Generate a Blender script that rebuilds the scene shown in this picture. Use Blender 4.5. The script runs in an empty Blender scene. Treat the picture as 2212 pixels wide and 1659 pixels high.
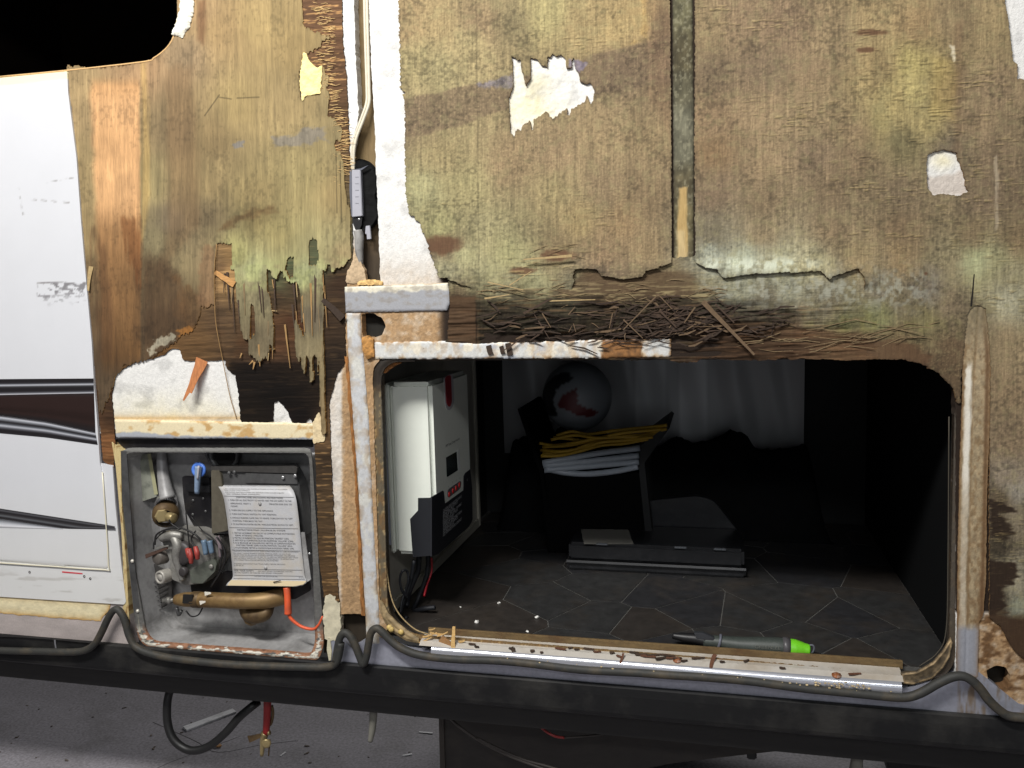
import bpy, bmesh, math, random
import numpy as np
from mathutils import Vector, Matrix
random.seed(7)
D = bpy.data
SC = bpy.context.scene
COL = SC.collection

# ---------------------------------------------------------------- camera
PW, PH, FPX = 2212.0, 1659.0, 1805.0          # photograph's frame as measured, focal length in those pixels
YAW, PIT, ROL = math.radians(13.656), math.radians(6.051), math.radians(-1.582)
CAM = np.array([0.0, -1.72, 1.33])
_fw = np.array([-math.sin(YAW) * math.cos(PIT), math.cos(YAW) * math.cos(PIT), -math.sin(PIT)])
_r0 = np.array([math.cos(YAW), math.sin(YAW), 0.0])
_u0 = np.cross(_r0, _fw)
_rt = math.cos(ROL) * _r0 + math.sin(ROL) * _u0
_up = -math.sin(ROL) * _r0 + math.cos(ROL) * _u0
cam = D.cameras.new('camera')
cam.sensor_width = 36.0
cam.lens = 36.0 * FPX / PW
cam.clip_end = 200.0
cam.clip_start = 0.02
camo = D.objects.new('camera', cam)
COL.objects.link(camo)
camo.matrix_world = Matrix(((_rt[0], _up[0], -_fw[0], CAM[0]), (_rt[1], _up[1], -_fw[1], CAM[1]),
                            (_rt[2], _up[2], -_fw[2], CAM[2]), (0, 0, 0, 1)))
SC.camera = camo

# ---------------------------------------------------------------- light of the workshop
world = D.worlds.new('World')
SC.world = world
world.use_nodes = True
world.node_tree.nodes['Background'].inputs[0].default_value = (0.93, 0.96, 1.0, 1)
world.node_tree.nodes['Background'].inputs[1].default_value = 0.06
SC.view_settings.view_transform = 'Standard'
SC.view_settings.look = 'None'
SC.view_settings.exposure = 0.0


def area(name, loc, target, sx, sy, power, col):
    l = D.lights.new(name, 'AREA')
    l.shape = 'RECTANGLE'
    l.size, l.size_y = sx, sy
    l.energy = power
    l.color = col
    o = D.objects.new(name, l)
    COL.objects.link(o)
    o.location = loc
    o.rotation_euler = (Vector(target) - Vector(loc)).to_track_quat('-Z', 'Y').to_euler()
    return o


area('ceiling_tube_light', (-1.15, -2.0, 3.45), (-0.5, 0, 1.0), 1.5, 0.25, 138, (1.0, 0.98, 0.95))
area('ceiling_tube_light_b', (0.9, -4.6, 3.6), (0.0, 0, 0.8), 2.4, 0.30, 44, (0.97, 0.98, 1.0))
area('added_bay_fill', (1.2, -6.5, 1.55), (0.2, 0, 0.95), 3.0, 2.0, 13, (0.88, 0.95, 1.0))  # added low fill lamp, brightens the back of the storage bay
area('added_ground_fill', (-0.6, 5.2, 3.4), (-0.6, 0.6, 0.0), 3.4, 1.2, 150, (1.0, 0.98, 0.96))  # added lamp from behind, brightens the ground under the camper


# ---------------------------------------------------------------- from a measured picture point to a point on a real plane
def rays(P):
    P = np.asarray(P, float).reshape(-1, 2)
    return ((P[:, :1] - PW / 2) / FPX) * _rt + (-(P[:, 1:2] - PH / 2) / FPX) * _up + _fw


def aty(P, y=0.0):
    d = rays(P); t = (y - CAM[1]) / d[:, 1]
    return CAM + d * t[:, None]


def atx(P, x):
    d = rays(P); t = (x - CAM[0]) / d[:, 0]
    return CAM + d * t[:, None]


def atz(P, z):
    d = rays(P); t = (z - CAM[2]) / d[:, 2]
    return CAM + d * t[:, None]


def proj(W):
    v = W - CAM
    d = v @ _fw
    return PW / 2 + FPX * (v @ _rt) / d, PH / 2 - FPX * (v @ _up) / d


def zz(k, ox, oy):
    return lambda pts: [(ox + x / k, oy + y / k) for x, y in pts]


zA = zz(2.967, 0, 0); zB = zz(2.967, 0, 515); zC = zz(2.582, 0, 1016.5)
zD = zz(2.967, 711.6, 0); zE = zz(2.967, 711.6, 515); zF = zz(2.582, 711.6, 1016.5)
zG = zz(2.930, 1457, 0); zH = zz(2.930, 1457, 515); zI = zz(2.583, 1457, 1016.5)
zJ = zz(3.308, 244, 935.2); zK = zz(5.563, 420.2, 1003); zL = zz(5.829, 799.7, 772.6); zM = zz(5.829, 799.7, 1003)
zN = zz(5.100, 1084.3, 779.4); zO = zz(3.886, 1084.3, 1016.5); zP = zz(5.829, 1423.2, 1328.3)
zQ = zz(6.994, 257.5, 1118.2); zR = zz(3.710, 325.3, 501.5); zS = zz(2.967, 948.8, 528.6)


# ---------------------------------------------------------------- noise
def _hash(ix, iy, seed):
    h = (ix.astype(np.int64) * 374761393 + iy.astype(np.int64) * 668265263 + seed * 974634757) & 0xFFFFFFFF
    h = ((h ^ (h >> 13)) * 1274126177) & 0xFFFFFFFF
    h = h ^ (h >> 16)
    return (h & 0xFFFFFF).astype(np.float64) / 8388607.5 - 1.0


def vn(x, y, seed=0):
    xi = np.floor(x); yi = np.floor(y)
    fx = x - xi; fy = y - yi
    fx = fx * fx * (3 - 2 * fx); fy = fy * fy * (3 - 2 * fy)
    a = _hash(xi, yi, seed); b = _hash(xi + 1, yi, seed); c = _hash(xi, yi + 1, seed); d = _hash(xi + 1, yi + 1, seed)
    return (a * (1 - fx) + b * fx) * (1 - fy) + (c * (1 - fx) + d * fx) * fy


def fbm(x, y, octv=4, seed=0, gain=0.5):
    s = 0; a = 1.0; t = 0
    for i in range(octv):
        s = s + a * vn(x * 2 ** i, y * 2 ** i, seed + 31 * i); t += a; a *= gain
    return s / t


def sst(a, b, x):
    t = np.clip((x - a) / (b - a), 0, 1)
    return t * t * (3 - 2 * t)


def sdf_poly(X, Y, poly):
    """signed distance, positive inside, in the units of X and Y"""
    P = np.asarray(poly, float); n = len(P)
    best = np.full(X.shape, 1e18); ins = np.zeros(X.shape, bool)
    for i in range(n):
        x1, y1 = P[i]; x2, y2 = P[(i + 1) % n]
        ex, ey = x2 - x1, y2 - y1
        L = ex * ex + ey * ey
        if L < 1e-12: continue
        t = np.clip(((X - x1) * ex + (Y - y1) * ey) / L, 0, 1)
        d = (X - x1 - t * ex) ** 2 + (Y - y1 - t * ey) ** 2
        np.minimum(best, d, out=best)
        if y1 != y2:
            c = ((y1 > Y) != (y2 > Y)) & (X < ex * (Y - y1) / ey + x1)
            ins ^= c
    return np.where(ins, 1, -1) * np.sqrt(best)


def rpoly(pts, rad, n=6):
    """round the corners of a polygon; rad one number or one per corner"""
    out = []; N = len(pts)
    for i in range(N):
        r = rad[i] if isinstance(rad, (list, tuple)) else rad
        p = np.array(pts[i], float); a = np.array(pts[i - 1], float); b = np.array(pts[(i + 1) % N], float)
        if r <= 0: out.append(tuple(p)); continue
        u = (a - p) / np.linalg.norm(a - p); v = (b - p) / np.linalg.norm(b - p)
        r = min(r, np.linalg.norm(a - p) * .49, np.linalg.norm(b - p) * .49)
        for k in range(n + 1):
            t = k / n
            q = (1 - t) ** 2 * (p + u * r) + 2 * t * (1 - t) * p + t * t * (p + v * r)
            out.append(tuple(q))
    return out


def S(r, g=None, b=None):
    if g is None: r, g, b = r
    f = lambda c: (c / 255 / 12.92) if c / 255 <= 0.04045 else ((c / 255 + 0.055) / 1.055) ** 2.4
    return (f(r), f(g), f(b))


def lin(c):
    c = np.clip(c, 0, None)
    return np.where(c <= 0.04045, c / 12.92, ((c + 0.055) / 1.055) ** 2.4)


# ---------------------------------------------------------------- materials
MATS = {}


def mat(name, rgb=None, rough=0.6, metal=0.0, attr=False, grain=None, gamt=0.15, bump=None, bstr=0.2, spec=0.5,
        dirt=None, damt=0.4, dscale=6.0, emit=None, coat=0.0, alpha=None, rvar=0.0):
    """procedural material: base colour (or the 'Col' attribute), grain noise, optional dirt noise, optional bump noise"""
    if name in MATS: return MATS[name]
    m = D.materials.new(name); m.use_nodes = True
    nt = m.node_tree; N = nt.nodes; L = nt.links
    b = N['Principled BSDF']
    b.inputs['Roughness'].default_value = rough
    b.inputs['Metallic'].default_value = metal
    b.inputs['Specular IOR Level'].default_value = spec
    if coat: b.inputs['Coat Weight'].default_value = coat
    tc = N.new('ShaderNodeTexCoord')

    def noise(scale, det=4, rgh=0.6):
        mp = N.new('ShaderNodeMapping'); L.new(tc.outputs['Object'], mp.inputs['Vector'])
        s = scale if isinstance(scale, (tuple, list)) else (scale,) * 3
        mp.inputs['Scale'].default_value = s
        n = N.new('ShaderNodeTexNoise'); n.inputs['Scale'].default_value = 1.0
        n.inputs['Detail'].default_value = det; n.inputs['Roughness'].default_value = rgh
        L.new(mp.outputs[0], n.inputs['Vector'])
        return n.outputs[0]

    if attr:
        a = N.new('ShaderNodeAttribute'); a.attribute_name = 'Col'; c = a.outputs['Color']
    else:
        r = N.new('ShaderNodeRGB'); r.outputs[0].default_value = (*rgb, 1); c = r.outputs[0]
    if dirt is not None:
        mx = N.new('ShaderNodeMix'); mx.data_type = 'RGBA'
        rp = N.new('ShaderNodeMapRange'); rp.inputs['From Min'].default_value = 0.48; rp.inputs['From Max'].default_value = 0.68
        rp.inputs['To Max'].default_value = damt
        L.new(noise(dscale, 6, 0.65), rp.inputs['Value'])
        L.new(rp.outputs[0], mx.inputs['Factor']); L.new(c, mx.inputs['A']); mx.inputs['B'].default_value = (*dirt, 1)
        c = mx.outputs['Result']
    if grain is not None:
        rp = N.new('ShaderNodeMapRange'); rp.inputs['From Min'].default_value = 0.25; rp.inputs['From Max'].default_value = 0.75
        rp.inputs['To Min'].default_value = 1 - gamt; rp.inputs['To Max'].default_value = 1 + gamt
        L.new(noise(grain), rp.inputs['Value'])
        vm = N.new('ShaderNodeVectorMath'); vm.operation = 'SCALE'
        L.new(c, vm.inputs[0]); L.new(rp.outputs[0], vm.inputs['Scale'])
        c = vm.outputs[0]
    L.new(c, b.inputs['Base Color'])
    if rvar:
        rp = N.new('ShaderNodeMapRange'); rp.inputs['To Min'].default_value = max(0.05, rough - rvar)
        rp.inputs['To Max'].default_value = min(1, rough + rvar)
        L.new(noise(25.0), rp.inputs['Value']); L.new(rp.outputs[0], b.inputs['Roughness'])
    if bump is not None:
        bp = N.new('ShaderNodeBump'); bp.inputs['Strength'].default_value = bstr; bp.inputs['Distance'].default_value = 0.002
        L.new(noise(bump), bp.inputs['Height']); L.new(bp.outputs[0], b.inputs['Normal'])
    if emit is not None:
        b.inputs['Emission Color'].default_value = (*emit, 1); b.inputs['Emission Strength'].default_value = 1.0
    MATS[name] = m
    return m


# ---------------------------------------------------------------- objects
ORG = {}


def _props(o, label, cat, group, kind):
    if label: o['label'] = label
    if cat: o['category'] = cat
    if group: o['group'] = group
    if kind: o['kind'] = kind


def thing(name, label, cat, loc=(0, 0, 0), group=None, kind=None):
    o = D.objects.new(name, None); COL.objects.link(o)
    o.location = Vector(loc); o.empty_display_size = 0.05
    ORG[o.name] = Vector(loc)
    _props(o, label, cat, group, kind)
    return o


def link(name, me, parent=None, label=None, cat=None, group=None, kind=None, m=None, smooth=True):
    """link a mesh given in world coordinates; a top-level one gets its own origin"""
    if m is not None and len(me.materials) == 0: me.materials.append(m)
    n = len(me.vertices)
    co = np.empty(n * 3); me.vertices.foreach_get('co', co); co = co.reshape(-1, 3)
    org = np.array(ORG[parent.name]) if parent is not None else np.array([*(co.min(0) + co.max(0))[:2] / 2, co[:, 2].min()])
    me.vertices.foreach_set('co', (co - org).ravel())
    if smooth is not None: me.polygons.foreach_set('use_smooth', np.full(len(me.polygons), bool(smooth)))
    me.update()
    o = D.objects.new(name, me); COL.objects.link(o)
    if parent is not None:
        o.parent = parent; ORG[o.name] = Vector(org)
    else:
        o.location = Vector(org); ORG[o.name] = Vector(org)
    _props(o, label, cat, group, kind)
    return o


def mesh_np(name, V, Q, C=None):
    me = D.meshes.new(name)
    k = Q.shape[1]
    me.vertices.add(len(V)); me.vertices.foreach_set('co', np.ascontiguousarray(V, np.float32).ravel())
    me.loops.add(Q.size); me.loops.foreach_set('vertex_index', np.ascontiguousarray(Q, np.int32).ravel())
    me.polygons.add(len(Q)); me.polygons.foreach_set('loop_start', np.arange(0, Q.size, k, dtype=np.int32))
    me.update(calc_edges=True)
    if C is not None:
        a = me.color_attributes.new('Col', 'FLOAT_COLOR', 'POINT')
        a.data.foreach_set('color', np.concatenate([C, np.ones((len(C), 1))], 1).astype(np.float32).ravel())
    return me


def sheet(name, outline, y, thick, color, m, parent=None, holes=(), res=0.002, rag=None, relief=None, edge=None,
          smooth=True, **kw):
    """a sheet of material in the plane y with a ragged outline, surface relief and real thickness.
    outline / holes are measured picture polygons put on that plane; color(X,Y,d) and relief(X,Y,d) work on them"""
    W = aty(outline, y)
    x0, x1 = W[:, 0].min() - res * 2, W[:, 0].max() + res * 2
    z0, z1 = W[:, 2].min() - res * 2, W[:, 2].max() + res * 2
    nx = int((x1 - x0) / res) + 2; nz = int((z1 - z0) / res) + 2
    gx, gz = np.meshgrid(x0 + np.arange(nx) * res, z0 + np.arange(nz) * res)
    P = np.stack([gx.ravel(), np.full(gx.size, y), gz.ravel()], 1)
    X, Y = proj(P)
    d = sdf_poly(X, Y, outline)
    for h in holes:
        d = np.minimum(d, -sdf_poly(X, Y, h))
    if rag is not None:
        for rg in rag:
            amp, fx, fy = rg[:3]
            k = rg[3](X, Y) if len(rg) > 3 else 1.0
            d = d + k * amp * fbm(X / fx, Y / fy, 3, 91)
    dg = d.reshape(nz, nx)
    cell = (dg[:-1, :-1] + dg[1:, :-1] + dg[:-1, 1:] + dg[1:, 1:]) * .25 > 0
    idx = np.arange(nx * nz).reshape(nz, nx)
    Q = np.stack([idx[:-1, :-1], idx[:-1, 1:], idx[1:, 1:], idx[1:, :-1]], -1)[cell]
    # boundary edges
    pad = np.zeros((nz + 1, nx + 1), bool); pad[1:-1, 1:-1] = cell
    e = []
    lo = cell & ~pad[:-2, 1:-1]; hi = cell & ~pad[2:, 1:-1]; le = cell & ~pad[1:-1, :-2]; ri = cell & ~pad[1:-1, 2:]
    A = idx[:-1, :-1]; B = idx[:-1, 1:]; Cc = idx[1:, 1:]; Dd = idx[1:, :-1]
    E = np.concatenate([np.stack([A[lo], B[lo]], 1), np.stack([B[ri], Cc[ri]], 1), np.stack([Cc[hi], Dd[hi]], 1), np.stack([Dd[le], A[le]], 1)])
    # move boundary vertices onto the outline
    bv = np.unique(E)
    gz_, gx_ = np.gradient(dg, res)
    g2 = (gx_ ** 2 + gz_ ** 2).ravel()[bv] + 1e-9
    dd = d[bv] / g2
    mx = gx_.ravel()[bv] * dd; mz = gz_.ravel()[bv] * dd
    s = np.minimum(1, 0.7 * res / (np.hypot(mx, mz) + 1e-12))
    P[bv, 0] -= mx * s; P[bv, 2] -= mz * s
    C = color(X, Y, d)
    if relief is not None:
        P[:, 1] += relief(X, Y, d)
    used = np.unique(Q); remap = np.full(nx * nz, -1); remap[used] = np.arange(len(used))
    V = P[used]; C0 = C[used]; Q = remap[Q]; E = remap[E]; bv = np.unique(E)
    r2 = np.full(len(used), -1); r2[bv] = len(used) + np.arange(len(bv))
    Vb = V[bv].copy(); Vb[:, 1] = y + thick
    Vs = V[bv].copy()
    n2 = len(bv)
    Q2 = np.stack([r2[E[:, 0]], r2[E[:, 0]] + n2, r2[E[:, 1]] + n2, r2[E[:, 1]]], 1)
    Cb = C0[bv] if edge is None else np.tile(np.array(edge), (n2, 1))
    me = mesh_np(name, np.concatenate([V, Vs, Vb]), np.concatenate([Q, Q2]), np.concatenate([C0, Cb, Cb]))
    return link(name, me, parent, m=m, smooth=smooth, **kw)


def bm_link(name, bm, m, parent=None, smooth=False, **kw):
    me = D.meshes.new(name); bmesh.ops.recalc_face_normals(bm, faces=bm.faces); bm.to_mesh(me); bm.free()
    return link(name, me, parent, m=m, smooth=smooth, **kw)


def prism(name, pts, vec, m, parent=None, bevel=0.0, smooth=False, **kw):
    """pts: world points of the front face; vec: the way it is thick"""
    bm = bmesh.new()
    vs = [bm.verts.new(Vector(p)) for p in pts]
    f = bm.faces.new(vs)
    r = bmesh.ops.extrude_face_region(bm, geom=[f])
    ev = [g for g in r['geom'] if isinstance(g, bmesh.types.BMVert)]
    bmesh.ops.translate(bm, verts=ev, vec=Vector(vec))
    if bevel:
        bmesh.ops.recalc_face_normals(bm, faces=bm.faces)
        bmesh.ops.bevel(bm, geom=list(bm.edges), offset=bevel, segments=2, affect='EDGES', clamp_overlap=True)
    return bm_link(name, bm, m, parent, smooth, **kw)


def box(name, lo, hi, m, parent=None, bevel=0.0, rot=None, smooth=False, **kw):
    lo = Vector(lo); hi = Vector(hi); c = (lo + hi) / 2; s = hi - lo
    bm = bmesh.new(); bmesh.ops.create_cube(bm, size=1)
    bmesh.ops.scale(bm, vec=s, verts=bm.verts)
    if bevel: bmesh.ops.bevel(bm, geom=list(bm.edges), offset=bevel, segments=2, affect='EDGES', clamp_overlap=True)
    M = Matrix.Translation(c)
    if rot is not None: M = M @ rot.to_4x4()
    bmesh.ops.transform(bm, matrix=M, verts=bm.verts)
    return bm_link(name, bm, m, parent, smooth, **kw)


def smooth_path(pts, n=6):
    P = [np.array(p, float) for p in pts]
    P = [2 * P[0] - P[1]] + P + [2 * P[-1] - P[-2]]
    out = []
    for i in range(1, len(P) - 2):
        p0, p1, p2, p3 = P[i - 1:i + 3]
        for k in range(n):
            t = k / n
            out.append(0.5 * (2 * p1 + (p2 - p0) * t + (2 * p0 - 5 * p1 + 4 * p2 - p3) * t * t + (3 * p1 - p0 - 3 * p2 + p3) * t ** 3))
    out.append(P[-2])
    return np.array(out)


def tube_np(path, r, seg=10):
    path = np.asarray(path, float); n = len(path)
    r = np.full(n, r) if np.isscalar(r) else np.asarray(r, float)
    T = np.gradient(path, axis=0); T /= np.linalg.norm(T, axis=1)[:, None] + 1e-12
    up = np.array([0, 0, 1.0]) if abs(T[0, 2]) < .9 else np.array([1.0, 0, 0])
    nrm = np.cross(T[0], up); nrm /= np.linalg.norm(nrm)
    V = []; a = np.arange(seg) / seg * 2 * np.pi
    for i in range(n):
        nrm = nrm - T[i] * (nrm @ T[i]); nrm /= np.linalg.norm(nrm) + 1e-12
        bi = np.cross(T[i], nrm)
        V.append(path[i] + r[i] * (np.cos(a)[:, None] * nrm + np.sin(a)[:, None] * bi))
    V = np.concatenate(V)
    j = np.arange(seg); Q = []
    for i in range(n - 1):
        Q.append(np.stack([i * seg + j, i * seg + (j + 1) % seg, (i + 1) * seg + (j + 1) % seg, (i + 1) * seg + j], 1))
    for e in (0, n - 1):
        c = len(V); V = np.concatenate([V, path[e:e + 1]])
        b0 = e * seg + j; b1 = e * seg + (j + 1) % seg
        Q.append(np.stack([b0, b1, np.full(seg, c), np.full(seg, c)], 1))
    return V, np.concatenate(Q)


def tube(name, pts, r, m, parent=None, seg=10, n=6, smoothp=True, **kw):
    path = smooth_path(pts, n) if smoothp else np.asarray(pts, float)
    if not np.isscalar(r):
        r = np.interp(np.linspace(0, 1, len(path)), np.linspace(0, 1, len(r)), r)
    V, Q = tube_np(path, r, seg)
    bm = bmesh.new()
    vs = [bm.verts.new(v) for v in V]
    for q in Q:
        qq = list(dict.fromkeys(q.tolist()))
        try: bm.faces.new([vs[i] for i in qq])
        except ValueError: pass
    return bm_link(name, bm, m, parent, True, **kw)


def lathe(name, p0, axis, prof, m, parent=None, seg=24, smooth=True, **kw):
    """prof: list of (distance along axis, radius)"""
    ax = np.array(axis, float); ax /= np.linalg.norm(ax); p0 = np.array(p0, float)
    up = np.array([0, 0, 1.0]) if abs(ax[2]) < .9 else np.array([1.0, 0, 0])
    u = np.cross(ax, up); u /= np.linalg.norm(u); v = np.cross(ax, u)
    bm = bmesh.new(); rings = []
    for t, r in prof:
        if r < 1e-6: rings.append([bm.verts.new(p0 + ax * t)]); continue
        rings.append([bm.verts.new(p0 + ax * t + r * (math.cos(a) * u + math.sin(a) * v)) for a in [2 * math.pi * k / seg for k in range(seg)]])
    for A, B in zip(rings, rings[1:]):
        for k in range(seg):
            a0, a1 = A[k % len(A)], A[(k + 1) % len(A)]; b0, b1 = B[k % len(B)], B[(k + 1) % len(B)]
            q = list(dict.fromkeys([a0, a1, b1, b0]))
            if len(q) > 2:
                try: bm.faces.new(q)
                except ValueError: pass
    o = bm_link(name, bm, m, parent, smooth, **kw)
    return o


def loft(name, loops, m, parent=None, cap0=False, cap1=True, smooth=False, **kw):
    bm = bmesh.new(); R = [[bm.verts.new(Vector(p)) for p in lp] for lp in loops]
    n = len(R[0])
    for A, B in zip(R, R[1:]):
        for k in range(n): bm.faces.new([A[k], A[(k + 1) % n], B[(k + 1) % n], B[k]])
    if cap0: bm.faces.new(R[0])
    if cap1: bm.faces.new(R[-1])
    return bm_link(name, bm, m, parent, smooth, **kw)


def text_part(name, s, p0, u, v, height, width, m, parent, lift=0.0006, align='LEFT', **kw):
    """flat lettering laid on a surface: p0 lower left, u along the line, v up the letters (unit vectors)"""
    cu = D.curves.new('lettering', 'FONT'); cu.body = s; cu.size = 1.0; cu.align_x = 'LEFT'
    to = D.objects.new('lettering', cu); COL.objects.link(to)
    bpy.context.view_layer.update()
    dg = bpy.context.evaluated_depsgraph_get()
    me = D.meshes.new_from_object(to.evaluated_get(dg))
    D.objects.remove(to); D.curves.remove(cu)
    n = len(me.vertices); co = np.empty(n * 3); me.vertices.foreach_get('co', co); co = co.reshape(-1, 3)
    if n == 0: return None
    w = co[:, 0].max() - co[:, 0].min()
    sx = width / w if width else height
    u = np.array(u, float); v = np.array(v, float); nn = np.cross(u, v)
    W = np.array(p0, float) + (co[:, :1] - co[:, 0].min()) * sx * u + co[:, 1:2] * (height / 0.72) * v + nn * lift
    me.vertices.foreach_set('co', W.ravel()); me.update()
    me.materials.clear()
    return link(name, me, parent, m=m, smooth=False, **kw)

# ---------------------------------------------------------------- the sheet materials
M_ply = mat('weathered_plywood', attr=True, rough=0.82, spec=0.25, grain=(420, 420, 40), gamt=0.17, bump=(500, 500, 60), bstr=0.14)
M_rot = mat('rotten_veneer', attr=True, rough=0.9, spec=0.15, grain=(45, 400, 420), gamt=0.2, bump=(50, 500, 500), bstr=0.4)
M_foam = mat('polystyrene_foam', attr=True, rough=0.8, spec=0.25, grain=(260, 260, 260), gamt=0.05, bump=(330, 330, 330), bstr=0.55)
M_res = mat('residue_on_metal', attr=True, rough=0.5, spec=0.5, grain=(300, 300, 300), gamt=0.10, bump=(200, 200, 200), bstr=0.25)
M_gloss = mat('glossy_siding', attr=True, rough=0.22, spec=0.5, grain=(9, 9, 9), gamt=0.02)
M_metal_attr = mat('dull_metal', attr=True, rough=0.42, metal=0.55, spec=0.5, grain=(120, 120, 120), gamt=0.12, bump=(90, 90, 90), bstr=0.1)

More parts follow.
